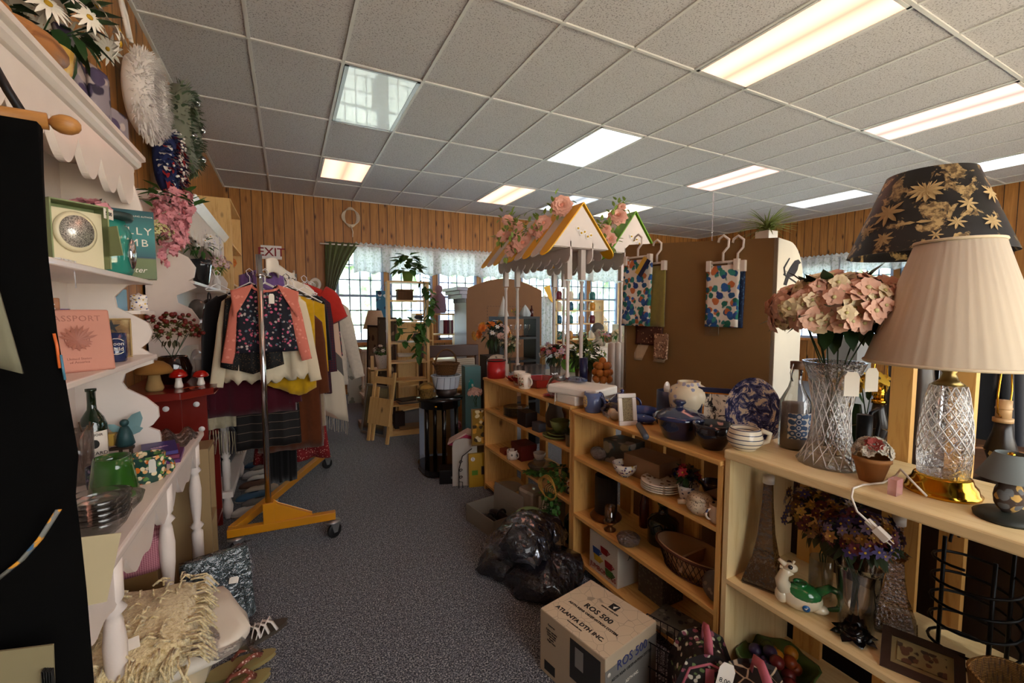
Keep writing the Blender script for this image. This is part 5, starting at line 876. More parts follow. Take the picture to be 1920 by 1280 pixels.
MB().sheet(lambda u, v: (.0415 * cos(-pi / 2 - .9 + 1.8 * u - .55), .0415 * sin(-pi / 2 - .9 + 1.8 * u - .55), .035 + .075 * v), 12, 6, .0006).o('mandala_print', x.m, P)
P = T('crystal_vase', 'tall flared cut crystal vase with a paper price tag on the near bookcase', 'vase', (1.585, .775, ZC), sc=1.36); MB().lathe([(.001, 0), (.066, 0), (.068, .006), (.05, .03), (.038, .10), (.037, .16), (.05, .215), (.064, .25), (.06, .25), (.046, .215), (.033, .16), (.034, .10), (.045, .03), (.001, .012)], 40, wav=lambda a, z: .02 * sin(16 * a + 30 * z)).o('crystal_body', CRY, P); m = MB()
for i in range(16): a = i * pi / 8; m.tube([(.066 * cos(a), .066 * sin(a), .006), (.043 * cos(a + .5), .043 * sin(a + .5), .06), (.0385 * cos(a + 1), .0385 * sin(a + 1), .13), (.05 * cos(a + 1.5), .05 * sin(a + 1.5), .205)], .001, 4); m.tube([(.066 * cos(a), .066 * sin(a), .006), (.043 * cos(a - .5), .043 * sin(a - .5), .06), (.0385 * cos(a - 1), .0385 * sin(a - 1), .13), (.05 * cos(a - 1.5), .05 * sin(a - 1.5), .205)], .001, 4)
RDG = plain('#f2ece8', .08, coat=.5, name='white_glint_ridge'); m.o('cut_pattern', RDG, P); tagp(P, (-.045, -.06, .235), .03, .055, (0, 0, -.7)); tagp(P, (.03, -.065, .24), .032, .055, (0, 0, -.4))  # cut ridges coloured opaque white to stand for the crystal's sparkle
hb = [PEACH, CREAM, PEACH]; P = bouquet('large peach and cream hydrangea bouquet in the crystal vase', (1.585, .775, ZC + .02), .185, .485, hb, 240, DKGREEN, 44, .1, flat=.62, fs=.95, low=-.45, stems=8)
P = T('flower_pot', 'small terracotta pot of folded book page flowers with one red bloom', 'flower pot', (1.535, .637, ZC), sc=1.12); MB().lathe([(.025, 0), (.04, .055), (.043, .055), (.043, .066), (.036, .066), (.03, .03), (.001, .03)], 24).o('terracotta_pot', plain('#94602e', .7), P)
BPF = flowerm(9, .018, .018, spots('#c9c0ae', ['#6a645a'], 300, .3), plain('#8a8478', .8), 2, .5); RPF = flowerm(9, .02, .02, plain('#8a3228', .7), plain('#6a645a', .8), 2, .5)
for i in range(16): z = .1 + .85 * (i + .5) / 16; a = i * 2.4; q = math.sqrt(1 - z * z); d_ = Vector((q * cos(a), q * sin(a), z)); inst('paper_flower', RPF if i == 12 else BPF, P, Vector((0, 0, .075)) + d_ * .036, d_.to_track_quat('Z', 'Y').to_euler(), rnd(.9, 1.15))
P = T('table_lamp', 'cut crystal table lamp on a brass base with a pleated cream shade', 'lamp', (1.61, .503, ZC)); MB().lathe([(.08, 0), (.082, .008), (.076, .013), (.073, .026), (.064, .036), (.061, .047), (.056, .052), (.001, .052)], 48).o('brass_base', BRASS, P)
MB().lathe([(.001, .053), (.054, .053), (.057, .10), (.056, .13), (.053, .21), (.046, .27), (.036, .30), (.001, .302)], 36).o('crystal_body', plain('#cdb9ac', .08, .0, 1, name='crystal_core') if 0 else CRY, P); m = MB()
def pr(z): return .057 - .019 * ((z - .12) / .18) ** 2
for i in range(14):
    for s in (-1, 1): m.tube([(pr(z) * cos(i * pi / 7 + s * (z - .12) * 11), pr(z) * sin(i * pi / 7 + s * (z - .12) * 11), z) for z in [.12 + .018 * k for k in range(11)]], .0016, 4)
m.o('diamond_cuts', RDG, P); MB().lathe([(.036, .3025), (.02, .316), (.014, .334), (.02, .345), (.012, .36)], 24).o('brass_neck', plain('#8f7a4a', .3, .8), P)  # same white ridges, painted glints along the lamp's cuts
SH0, SH1 = .362, .69; PL = N('pleated_fabric'); PL.c('#bfb09a').r(.85, 0, .2, sheen=.2); PL.p.inputs['Transmission Weight'].default_value = 0
m = MB(); 
def shade(r0, r1, z0, z1, mat, P, pl=0, nm='lamp_shade', n=120, tt=.002):
    m = MB(); pf = [(r0, z0), (r1, z1), (r1 - tt, z1), (r0 - tt, z0), (r0, z0)]; m.lathe(pf, n, wav=(lambda a, z: pl * abs(sin(a * 22))) if pl else None, cap=False); return m.o(nm, mat, P)
s_ = shade(.182, .086, SH0, SH1, PL.m, P, .018)
for tp in (0, 1): MB().tube([(.185 * cos(a * pi / 24), .185 * sin(a * pi / 24), SH0) for a in range(48)] if tp else [(.088 * cos(a * pi / 24), .088 * sin(a * pi / 24), SH1) for a in range(48)], .0045, 6, closed=True).o('trim', plain('#d4c2a4', .8), s_)
MB().tube([(.0, 0, .355), (.05, 0, .42), (.05, 0, .6), (0, 0, .685)], .002, 6).tube([(0, 0, .355), (-.05, 0, .42), (-.05, 0, .6), (0, 0, .685)], .002, 6).sph((0, 0, .44), .028, (1, 1, 1.3)).o('harp', BRASS, P)
MB().tube([(-.09, .0, .006), (-.10, .02, .03), (-.088, .06, .06), (-.06, .08, .03), (-.085, .10, .006), (-.15, .12, .005), (-.205, .12, .005), (-.222, .115, -.015), (-.222, .10, -.05), (-.215, .06, -.08)], .003, 8).o('cord', plain('#d9cfc0', .5), P); k = MB().bc((0, 0, 0), (.018, .035, .02)).bc((0, .03, 0), (.012, .025, .014)).b(-.002, .002, -.03, -.017, -.006, -.004).b(-.002, .002, -.03, -.017, .004, .006).o('plug', plain('#e4dccf', .4), P, (-.213, .045, -.092), (radians(35), 0, 0), bev=.003)
# lamp with dark floral shade, standing behind
FLS = N('floral_shade'); v = FLS.co(); n1 = FLS.noise(v, 13, 5, .62, .6); n2 = FLS.noise(v, 70, 3, .6); f1 = FLS.ramp(n1, [(.54, 0), (.56, 1)]); FLS.c(FLS.mix(f1, '#17120f', FLS.mix(FLS.ramp(n2, [(.42, 0), (.6, 1)]), '#a4885a', '#5c4628'))).r(.55)
lp = (2.12, .75); P = T('table_lamp', 'tall lamp with a black shade printed with tan flowers and leaves, behind the crystal lamp', 'lamp', (*lp, 0)); s_ = shade(.235, .125, 1.68, 1.975, FLS.m, P); MB().lathe([(.10, 0), (.10, .02), (.04, .04), (.03, .1), (.05, .3), (.03, .5), (.015, .55)], 24, (0, 0, .9)).cyl((0, 0, 1.45), .006, .52, 8).o('lamp_base', plain('#2a1c14', .3), P); MB().tube([(-.12, 0, 1.97), (0, 0, 1.965), (.12, 0, 1.97)], .002, 6).tube([(0, -.12, 1.97), (0, 0, 1.965), (0, .12, 1.97)], .002, 6).o('spider', BRASS, P)
# petals on the black shade
def onshade(a, z): z = 1.68 + (z - 1.615) * 1.13; t = (z - 1.68) / .295; r_ = .236 - .11 * t; return Vector((r_ * cos(a), r_ * sin(a), z))
TANF = plain('#a4885a', .6, grain=90, name='tan_print'); fa = math.atan2(-lp[1], -lp[0])
for (da, z, n_, l) in [(-.05, 1.80, 12, .05), (-.62, 1.745, 8, .055), (.55, 1.745, 7, .03), (.35, 1.69, 7, .028), (.85, 1.69, 9, .035), (-.55, 1.66, 8, .035), (.1, 1.655, 6, .02), (-.95, 1.70, 7, .035), (1.1, 1.78, 8, .04), (-.15, 1.70, 2, .04)]:
    c = onshade(fa + da, z); e1 = Vector((-sin(fa + da), cos(fa + da), 0)); n0 = Vector((cos(fa + da), sin(fa + da), .42)).normalized(); e2 = n0.cross(e1)
    m = MB()
    for k in range(n_): t_ = 2 * pi * k / n_; m.leaf(c + n0 * .001, e1 * cos(t_) + e2 * sin(t_), l, l * .3, bend=.06, up=n0)
    m.o('printed_flower', TANF, s_)
# counter behind the near bookcase
P = T('counter', 'dark counter behind the near bookcase carrying the shadeless lamps', 'counter', (2.25, .75, 0)); MB().b(-.32, .5, -1.1, .48, .86, .90).o('countertop', wood('#4a3018', '#2c1a0c', 'y', knots=False), P); MB().b(-.28, .46, -1.05, .44, 0, .86).o('counter_body', wood('#2c1c10', '#1a1009', 'z', knots=False), P)
def harplamp(lab, p, sc=1, sock=BRASS):
    P = T('table_lamp', lab, 'lamp', p, sc=sc); DK = plain('#1c110b', .3); MB().lathe([(.05, 0), (.055, .01), (.03, .03), (.022, .07), (.034, .11), (.02, .16), (.016, .19)], 20).o('lamp_base', DK, P); m = MB()
    for i in range(6): a = i * pi / 3; m.leaf((.02 * cos(a), .02 * sin(a), .10), (cos(a), sin(a), .5), .05, .025, bend=.5)
    m.o('gilded_leaves', plain('#a8803a', .35, .7), P); MB().cyl((0, 0, .19), .016, .06, 18).cyl((0, 0, .188), .021, .012, 18).cyl((0, 0, .225), .0175, .005, 18).o('socket', sock, P)
    MB().tube([(.0, 0, .195), (.045, 0, .22), (.052, 0, .27), (.04, 0, .33), (.0, 0, .37)], .0022, 6).tube([(.0, 0, .195), (-.045, 0, .22), (-.052, 0, .27), (-.04, 0, .33), (.0, 0, .37)], .0022, 6).o('harp', BRASS, P); return P
harplamp('shadeless lamp with gilded leaves and a brass harp between the vase and the crystal lamp', (2.03, .83, .901), 1.15); P = harplamp('second shadeless lamp with a wooden socket cap to the right of the crystal lamp', (2.03, .50, .901), 1.15, plain('#b8956a', .5, .2))
P = T('leaf_plate', 'dark green leaf plate with pale veins standing behind the crystal vase', 'plate', (2.0, .95, .901), radians(-60)); MB().sheet(lambda u, v: ((u - .5) * .2 * (1 - .3 * v), .02 * sin(pi * u), .20 * v), 10, 10, .006).o('plate_body', plain('#1d3a1c', .3), P); MB().tube([(0, .01, 0), (0, .01, .2)], .002, 5).tube([(0, .01, .06), (.06, .01, .13)], .0015, 5).tube([(0, .01, .06), (-.06, .01, .13)], .0015, 5).tube([(0, .01, .1), (.05, .01, .17)], .0015, 5).tube([(0, .01, .1), (-.05, .01, .17)], .0015, 5).o('pale_veins', plain('#9aa05a', .4), P)
for i, (x_, y_) in enumerate([(2.0, .90), (2.08, .86)]): bouquet(['yellow pansy flowers behind the crystal vase', 'gold open blossoms beside the yellow pansies'][i], (x_, y_ + .02, 1.10 if 0 else .903), .05, .27, [FW('#d9b43a', '#4a3a10', 5, .04, .036)], 9, DKGREEN, 6, .05)
P = T('candle_holder', 'black iron candle holder with a curved handle behind the flower pot', 'candle holder', (1.71, .735, ZC)); MB().cyl((0, 0, 0), .045, .008, 24).cyl((0, 0, .008), .022, .15, 16).o('holder_body', BLKM, P); MB().tube([(.02, 0, .1), (.04, 0, .16), (.08, 0, .17), (.10, 0, .12), (.085, 0, .07), (.09, 0, .0085)], .007, 8).o('handle', BLKM, P)
P = T('figurine_lamp', 'small grey shaded lamp with a painted duck figurine base at the right edge', 'lamp', (1.545, .362, ZC), 0, None, None, .95); MB().lathe([(.06, 0), (.062, .008), (.05, .016), (.001, .017)], 24, sx=1.2).o('base', plain('#23271f', .6), P); MB().sph((0, 0, .06), .035, (1, .8, 1.25), 16, wav=lambda a, z: .1 * sin(3 * a)).sph((.01, -.01, .105), .02).o('duck_figurine', spots('#3a2a20', ['#b8904a', '#5a5a5a'], 40, .35), P); MB().cyl((0, 0, .1), .005, .04, 8).o('stem', BRASS, P); shade(.062, .03, .105, .17, plain('#6f7674', .8), P, 0, n=32); MB().sph((0, 0, .165), .008).o('finial', BRASS, P)
tag(MB().b(-.018, .018, -.01, .01, 0, .045).o('acrylic_box', wrapm(.5, col='#d9a0a0', bsc=5), None, (1.475, .555, ZC)), 'small pinkish clear box at the shelf edge beside the flower pot', 'box')
# dark clothes hanging beyond the counter
P = T('clothes_rack', 'dark clothing rail standing beyond the counter on the right', 'clothes rack', (3.4, .9, 0)); MB().tube([(-.6, 0, 0), (-.6, 0, 1.35), (.9, 0, 1.35), (.9, 0, 0)], .015, 8).tube([(-.6, -.25, .02), (-.6, .25, .02)], .015, 8).tube([(.9, -.25, .02), (.9, .25, .02)], .015, 8).o('rail_frame', CHROME, P)
for i in range(9):
    c = ['#0b0b0e', '#14141c', '#1a1420', '#0e1018', '#2a1016', '#0c0c0c', '#101826', '#191414', '#0a0a0c'][i]; P = T('dark_garment', ['black coat at the left end of the far right rail', 'charcoal jacket second on the far right rail', 'dark plum dress third on the far right rail', 'blue black shirt fourth on the far right rail', 'dark red top fifth on the far right rail', 'black skirt sixth on the far right rail', 'navy coat seventh on the far right rail', 'dark brown jacket eighth on the far right rail', 'black vest at the right end of the far right rail'][i], 'garment', (2.88 + .155 * i, .9, 1.35)); MB().sheet(lambda u, v: (.025 * sin(14 * u), (u - .5) * (.42 + .1 * v), -.03 - .12 * abs(u - .5) - (.85 + .1 * (i % 3)) * v), 14, 8, .05).o('body', cloth(c), P); MB().tube([(0, 0, .018), (.02, 0, .0), (0, 0, -.03)], .003, 6).o('hanger', CHROME, P)
for i, (yy) in enumerate((.93, .55)): o = MB().b(0, .03, -.03, .03, 0, 1.36).o('wooden_post', BCASEZ, None, (1.86, [.70, .55][i], 0)); tag(o, ['varnished pine upright standing behind the crystal vase', 'varnished pine upright standing behind the crystal lamp'][i], 'post')

# ================================================================ SHELF CONTENTS
# near bookcase middle shelf
DKGL = glassm((.5, .42, .36, 1), .05, 'smoky_glass', .8, .5, 60)
def tower(lab, p, h, w, mat):
    P = T('glass_tower', lab, 'glass bottle', p, radians(20)); m = MB(); L4 = Matrix.Rotation(pi / 4, 4, 'Z'); k = 1.41
    m.lathe([(w * .5 * k, 0), (w * .5 * k, h * .05), (w * .46 * k, h * .09), (w * .34 * k, h * .22), (w * .3 * k, h * .25), (w * .2 * k, h * .45), (w * .13 * k, h * .75), (w * .11 * k, h * .93)], 4, m=L4, smooth=False); m.o('tower_body', mat, P)
    m = MB(); [m.lathe([(w * .52 * k * (1 - q), h * (.012 + .025 * i)), (w * .53 * k * (1 - q), h * (.02 + .025 * i))], 4, m=L4, smooth=False) for i, q in enumerate((0, .06, .12, .2))]; m.o('stepped_rings', mat, P); MB().cyl((0, 0, h * .93), w * .16, h * .07, 16).o('cap', plain('#cfc4b8', .4), P); return P
tower('Eiffel Tower shaped clear glass bottle with a white cap on the middle shelf', (1.53, .94, C1), .40, .12, DKGL); tower('textured glass tower bottle standing before the spiral rack', (1.66, .61, C1), .36, .11, glassm((.8, .66, .5, 1), .1, 'amber_texture_glass', .8, .9, 120))
MIX = [FW('#6a4424'), FW('#3a2f5a'), FW('#9a742a'), FW('#5a2420', ly=2), FW('#8a6034', ly=2), FW('#33285a'), FW('#9a8478')]; P = vase('cylinder vase holding mixed dried flowers on the middle shelf', (1.62, .80, C1), [(.03, 0), (.035, .004), (.035, .14), (.032, .14), (.031, .01), (.001, .008)], GLASS)
bouquet('dried bouquet of yellow, purple and rust flowers in the cylinder vase', (1.62, .80, C1 + .012), .12, .27, MIX, 110, plain('#4a4a28', .7), 90, .05, flat=1.0, fs=.6)
vase('tall clear glass vase with a dark rim on the middle shelf', (1.55, .66, C1), [(.04, 0), (.045, .004), (.05, .10), (.06, .2), (.064, .22), (.06, .2), (.046, .1), (.04, .01), (.001, .01)], glassm((.9, .85, .8, 1), .02, 'blown_glass', .5), name='glass_vase'); bouquet('mixed bouquet with a dark purple bloom in the tall clear glass vase', (1.55, .66, C1 + .015), .11, .28, [FW('#3a2c5c'), FW('#5a2028', ly=2), FW('#8a5c28', ly=2), FW('#7a6884')], 90, plain('#2f3c20', .7), 70, .05, fs=.65, stems=7)
# dragon pitcher
DW = ceramic('#ded2b4'); DG = plain('#1f6b34', .15, coat=.7, grain=120, name='green_scale_glaze'); P = T('dragon_pitcher', 'white ceramic dragon shaped pitcher with a green scaly back and open mouth', 'pitcher', (1.49, .79, C1), radians(-55))
MB().sph((0, 0, .045), .5, (.12, .075, .088), 24).sph((-.055, 0, .04), .022, (1, 1.2, 1.3)).sph((.05, .0, .02), .02, (1.4, 1, .8)).o('body', DW, P)
MB().tube([(-.045, 0, .06), (-.058, 0, .09), (-.05, 0, .115), (-.035, 0, .13)], .02, 14, rad=[.028, .02, .016, .017]).sph((-.035, 0, .137), .02, (1.15, .85, .8)).tube([(-.045, 0, .14), (-.068, 0, .158)], .008, 10, rad=[.011, .006]).tube([(-.045, 0, .13), (-.065, 0, .134)], .007, 10, rad=[.009, .005]).tube([(-.03, 0, .15), (-.024, 0, .163)], .004, 6).o('head', DW, P)
MB().tube([(-.047, 0, .136), (-.062, 0, .144)], .004, 8).o('red_tongue', plain('#8a1c1c', .4), P); MB().sph((-.036, -.016, .146), .0075).sph((-.036, .016, .146), .0075).o('eyes', plain('#141418', .1, coat=.8), P)
MB().sph((.005, 0, .062), .5, (.105, .078, .06), 22).tube([(.045, 0, .075), (.075, 0, .098), (.098, 0, .09), (.108, 0, .06), (.10, 0, .035), (.06, 0, .02)], .01, 12, rad=[.016, .012, .011, .010, .009, .005]).o('green_back', DG, P); MB().lathe([(.018, .082), (.021, .096), (.018, .096), (.014, .084)], 20, cap=False).o('spout_rim', DG, P, (-.005, 0, 0)); MB().cyl((0, 0, 0), .011, .001, 20).o('round_emblem', plain('#1f5f9a', .3), P, (.01, -.0362, .03), (pi / 2, 0, 0)); MB().prism([(-.006, 0), (0, -.004), (.007, .006), (0, .001)], 'y', -.0002, 0).o('white_bird_mark', WHITE2, P, (.01, -.0377, .03))
m = MB(); [m.leaf((0, 0, .01), (cos(i * .78 + k), sin(i * .78 + k), .25 + .5 * k), .06 - .018 * k, .04 - .008 * k, bend=.3) for k in range(3) for i in range(8)]; m.sph((0, 0, .012), .03, (1.2, 1.2, .5)); tag(m.o('flower_dish', plain('#0c0a0c', .12, coat=.8), None, (1.505, .645, C1)), 'glossy black ceramic flower lying at the front edge of the middle shelf', 'dish')
P = T('wine_rack', 'black twisted iron spiral wine rack on the middle shelf', 'wine rack', (1.68, .44, C1)); m = MB()
for (a, b_) in [(-.07, -.05), (.07, -.05), (0, .07)]: m.tube([(a, b_, 0), (a, b_, .34)], .005, 6)
m.tube([(0, .07, .004), (-.07, -.05, .004), (.1, -.09, .004)], .005, 6).tube([(.09 * cos(a), .09 * sin(a), .03 + .27 * a / (2 * pi * 4.5)) for a in [i * pi / 10 for i in range(91)]], .004, 6).tube(arc((.0, .05, .34), .03, 0, pi, 10), .004, 6); m.o('spiral_frame', BLKM, P)
fp = (1.435, .49, C1); P = T('picture_frame', 'brown framed bird picture lying tilted at the front of the middle shelf', 'picture frame', (1.475, .475, C1 + .004), 0, rot=(radians(-58), 0, radians(-70))); m = MB().b(-.085, .085, 0, .014, 0, .022).b(-.085, .085, 0, .014, .098, .12).b(-.085, -.063, 0, .014, .022, .098).b(.063, .085, 0, .014, .022, .098); m.o('frame', plain('#2c1a0e', .4, grain=80), P); MB().b(-.063, .063, .004, .01, .022, .098).o('mat_board', plain('#8a7a50', .7), P); MB().b(-.05, .05, .0005, .0039, .034, .086).o('picture', spots('#8a7a50', ['#3a2a1a', '#5a3a24'], 40, .35), P)
P = T('wicker_basket', 'round golden wicker basket cut off at the right edge', 'basket', (1.50, .30, C1)); MB().lathe([(.06, 0), (.085, .05), (.095, .12), (.088, .12), (.075, .02), (.001, .01)], 30, wav=lambda a, z: .03 * sin(24 * a)).o('basket_body', woven('#9a6a2a', '#4a2c10', 80), P)
# bottom shelf: majolica bowl with fruit
FRB = C2; bowl('green majolica leaf bowl on the lowest shelf of the near bookcase', (1.56, .90, FRB), .13, .08, plain('#4f6b3a', .2, coat=.6), None, 'leaf_bowl', wav=lambda a, z: .08 * sin(6 * a) * (z > .03), foot=.6)
for i in range(15):
    c, nm = [('#8a3a14', 'orange'), ('#3a4a1c', 'pear'), ('#6a1c1c', 'apple'), ('#b87a1c', 'lemon'), ('#3a2a4a', 'plum')][i % 5]; a = i * 2.4; r_ = .08 * math.sqrt((i % 8) / 8); zz_ = FRB + .03 + (.04 if i >= 8 else 0) + .02 * (i % 3 == 0)
    tag(MB().sph((0, 0, .022), .024, (1, 1, 1.1 if nm in ('pear', 'lemon') else .95), 14).o(nm, plain(c, .4), None, (1.56 + r_ * cos(a), .90 + r_ * sin(a), zz_)), f'dark artificial {nm} among the fruit heaped in the green leaf bowl', nm, 'artificial fruit in the leaf bowl')
for i in range(9): tag(MB().sph((0, 0, .01), .0105, n=10).o('grape', plain('#3a2a4a', .3), None, (1.475 + .016 * (i % 3), .90 + .016 * (i // 3), FRB + .075 + .008 * (i % 2))), 'small dark purple artificial grape at the front of the leaf bowl', 'grape', 'grapes in the leaf bowl')
# ---- middle bookcase, upper shelf
PL2 = spots('#d6c8b4', ['#5a4a44', '#8a6a4a'], 26, .2, .25, 'painted_plate'); BWL = spots('#cfc4b4', ['#3a4466', '#b8903a', '#5a3a5a'], 50, .25, .25, 'painted_bowl')
tag(MB().sph((0, 0, .038), .5, (.075, .11, .075), 18, wav=lambda a, z: .06 * sin(7 * a)).o('wrapped_ornament', wrapm(.75, col='#8a7f78', bsc=90), None, (1.50, 1.87, B1)), 'bubble wrapped ornament at the left end of the shelf', 'wrapped ornament')
cartonbox('printed photo carton with portraits on its side behind the bubble wrap', (1.60, 1.78, B1), .14, .17, .125, spots('#3a3a34', ['#8a7a5a', '#2a4a50', '#9a8878'], 12, .35, .5), radians(8))
cartonbox('plain tan cardboard carton behind the painted bowl', (1.585, 1.56, B1), .16, .22, .105, plain('#8f6a4a', .8), radians(5))
bowl('blue and ochre painted bowl in front of the tan carton', (1.475, 1.63, B1), .062, .065, BWL, foot=.45)
for i in range(4): plate(['bottom plate of the painted dinner plate stack', 'second plate from the bottom of the painted stack', 'third plate from the bottom of the painted stack', 'top plate of the stack, painted with a dark leafy branch'][i], (1.505, 1.42, B1 + .010 * i), .092, PL2, 'dinner plates stacked on the shelf')
bowl('cobalt blue glass bowl behind the plates, the left one', (1.63, 1.40, B1), .055, .07, COB); bowl('cobalt blue glass bowl behind the flower pot, the right one', (1.645, 1.255, B1), .05, .07, COB)
P = vase('small blue and white patterned flower pot on the upper shelf', (1.50, 1.265, B1), [(.025, 0), (.03, .004), (.045, .08), (.041, .08), (.026, .01), (.001, .008)], spots('#cfc8c0', ['#20284a'], 70, .3, .3), name='flower_pot', cat='flower pot'); bouquet('dark artificial flowers with one deep red bloom in the patterned pot', (1.50, 1.265, B1 + .012), .05, .11, [REDF, FW('#6a5a2a')], 8, DKGREEN, 30, .04, fs=.7)
P = T('serving_tray', 'tan serving tray resting on a low lattice basket', 'tray', (1.60, 1.13, B1)); MB().lathe([(.06, 0), (.08, .05), (.076, .05), (.055, .004)], 4, m=Matrix.Rotation(pi / 4, 4, 'Z'), smooth=False).o('lattice_base', woven('#6a4a2a', '#2a1a10', 60), P); MB().b(-.07, .07, -.085, .085, .052, .062).o('tray_top', plain('#a08870', .6), P, bev=.004)
P = T('tureen', 'cream ceramic pierced pot with a short handle beside the cream mug', 'pot', (1.465, 1.175, B1), radians(-60)); MB().lathe([(.03, 0), (.05, .02), (.055, .04), (.048, .06), (.045, .064)], 24).o('pot_body', spots('#cbb89a', ['#4a3a34'], 130, .25, .3), P); MB().lathe([(.05, .062), (.035, .078), (.001, .082)], 24).o('lid', spots('#cbb89a', ['#4a3a34'], 130, .25, .3), P); MB().tube([(-.05, 0, .035), (-.085, 0, .028)], .011, 10).o('handle', ceramic('#c9b698'), P)
mug('cream mug with dark blue brush marks at the right end of the upper shelf', (1.465, 1.09, B1), .034, .07, spots('#c9b9a4', ['#2c3250'], 30, .25, .25), radians(160))
# lower shelf
WIRE = woven('#3a2c20', '#120c08', 140, 'wire_mesh'); P = T('lantern', 'tall cylindrical dark wire mesh lantern on a bronze base', 'lantern', (1.55, 1.86, B2)); BRZ = plain('#6b4420', .35, .7, name='bronze'); MB().lathe([(.085, 0), (.088, .01), (.075, .025), (.066, .035), (.001, .036)], 30).o('bronze_base', BRZ, P); MB().lathe([(.062, .036), (.062, .24), (.058, .24), (.058, .036)], 30).o('wire_cylinder', WIRE, P); MB().lathe([(.05, .036), (.05, .2), (.001, .2)], 24).o('glass_liner', glassm((.5, .42, .35, 1)), P)
P = T('candle_lamp', 'small bronze footed hurricane lamp with a clear glass chimney', 'candle lamp', (1.475, 1.735, B2)); MB().lathe([(.03, 0), (.032, .005), (.014, .018), (.014, .028), (.032, .04), (.034, .048), (.001, .05)], 26).o('bronze_base', BRZ, P); MB().lathe([(.028, .05), (.028, .13), (.026, .13), (.026, .05)], 24, cap=False).o('glass_chimney', glassm((.8, .7, .6, 1), .03, 'chimney_glass', .6), P)
tag(MB().lathe([(.035, 0), (.05, .01), (.058, .03), (.05, .045), (.001, .05)], 22, wav=lambda a, z: .03 * sin(9 * a)).o('wrapped_dish', wrapm(.7, col='#6f6058', bsc=60), None, (1.465, 1.585, B2)), 'small round dish wrapped in clear plastic at the shelf edge', 'wrapped dish')
P = bottle('large dark green glass jug at the back of the lower shelf', (1.63, 1.52, B2), .075, .20, GG, .3, name='glass_jug'); bottle('slim reddish bottle behind the hurricane lamp', (1.66, 1.68, B2), .026, .22, plain('#4a1a10', .15, coat=.5), .5, name='glass_bottle')
P = T('divided_dish', 'large oval cream divided baking dish set in a wicker and wire basket', 'baking dish', (1.545, 1.27, B2), radians(4)); TN = plain('#b39270', .3, coat=.3); MB().lathe([(.001, .02), (.66, .02), (.78, .04), (.93, .10), (.99, .105), (1, .11), (.95, .112), (.72, .04), (.001, .03)], 44, sx=.095, sy=.175).o('oval_dish', TN, P); MB().b(-.083, .083, -.006, .006, .03, .095).o('divider', TN, P)
m = MB().tube([(.098 * cos(a * pi / 24), .18 * sin(a * pi / 24), .104) for a in range(48)], .006, 6, closed=True); m.tube([(.07 * cos(a * pi / 24), .135 * sin(a * pi / 24), .006) for a in range(48)], .004, 6, closed=True)
m.o('wicker_rim', plain('#4a2414', .5, grain=100), P); m = MB()
for i in range(40):
    a = i * pi / 20
    for s in (-1, 1): b_ = a + s * .3; m.tube([(.07 * cos(a), .135 * sin(a), .006), (.097 * cos(b_), .178 * sin(b_), .102)], .0014, 4)
m.o('wire_lattice', BLKM, P)
for s in (-1, 1): MB().tube([(-.03, s * .178, .10), (-.025, s * .2, .125), (.025, s * .2, .125), (.03, s * .178, .10)], .0035, 6).o('handle', BLKM, P)
P = T('wrapped_plate', 'plate in clear wrap leaning on the right end of the oval dish', 'plate', (1.462, 1.085, B2 + .01), 0, rot=(radians(78), 0, radians(-80))); platem(.06).o('plate', spots('#5a504a', ['#8a7a6a'], 40, .3, .3), P, (0, .06, 0))
# bottom shelf
P = cartonbox('white carton printed with stacked coloured mugs and the word JUMBOMUGS', (1.545, 1.745, B3), .21, .23, .215, plain('#c9bfae', .6), radians(0)); t_ = P
MG = ['#27407a', '#c9a22a', '#8f1c1c', '#3f6a2c']; m_ = MB()
for (yy, z, k) in [(.055, .135, 0), (.045, .10, 1), (-.045, .105, 2), (-.05, .065, 3), (-.01, .165, 2)]:
    MB().prism([(yy - .03, z), (yy + .03, z), (yy + .024, z - .035), (yy - .024, z - .035)], 'x', -.1075, -.1055).tube([(-.1065, yy - .026, z - .006), (-.1065, yy - .045, z - .012), (-.1065, yy - .024, z - .028)], .003, 5).o('printed_mug', plain(MG[k], .5), P)
text('JUMBOMUGS', .036, plain('#8f1c1c', .5), P, (-.1062, 0, .03), (pi / 2, 0, -pi / 2)); text('Jumbo', .03, INK, P, (0, -.116, .15), (pi / 2, 0, 0), shear=.3)
cartonbox('grey floral carton behind the pink lunch bags on the lowest shelf', (1.60, 1.50, B3), .14, .16, .17, spots('#4a4038', ['#6f6454'], 60, .3, .6), 0)
tag(MB().b(-.08, .08, -.11, .11, 0, .02).o('magazine', spots('#6f6a5c', ['#3a3a34', '#a09880'], 24, .3, .5), None, (1.52, 1.52 - .0, B3) if 0 else (1.50, 1.30, B3), (0, 0, .2)), 'flat printed picture book lying on the lowest shelf behind the box', 'book')
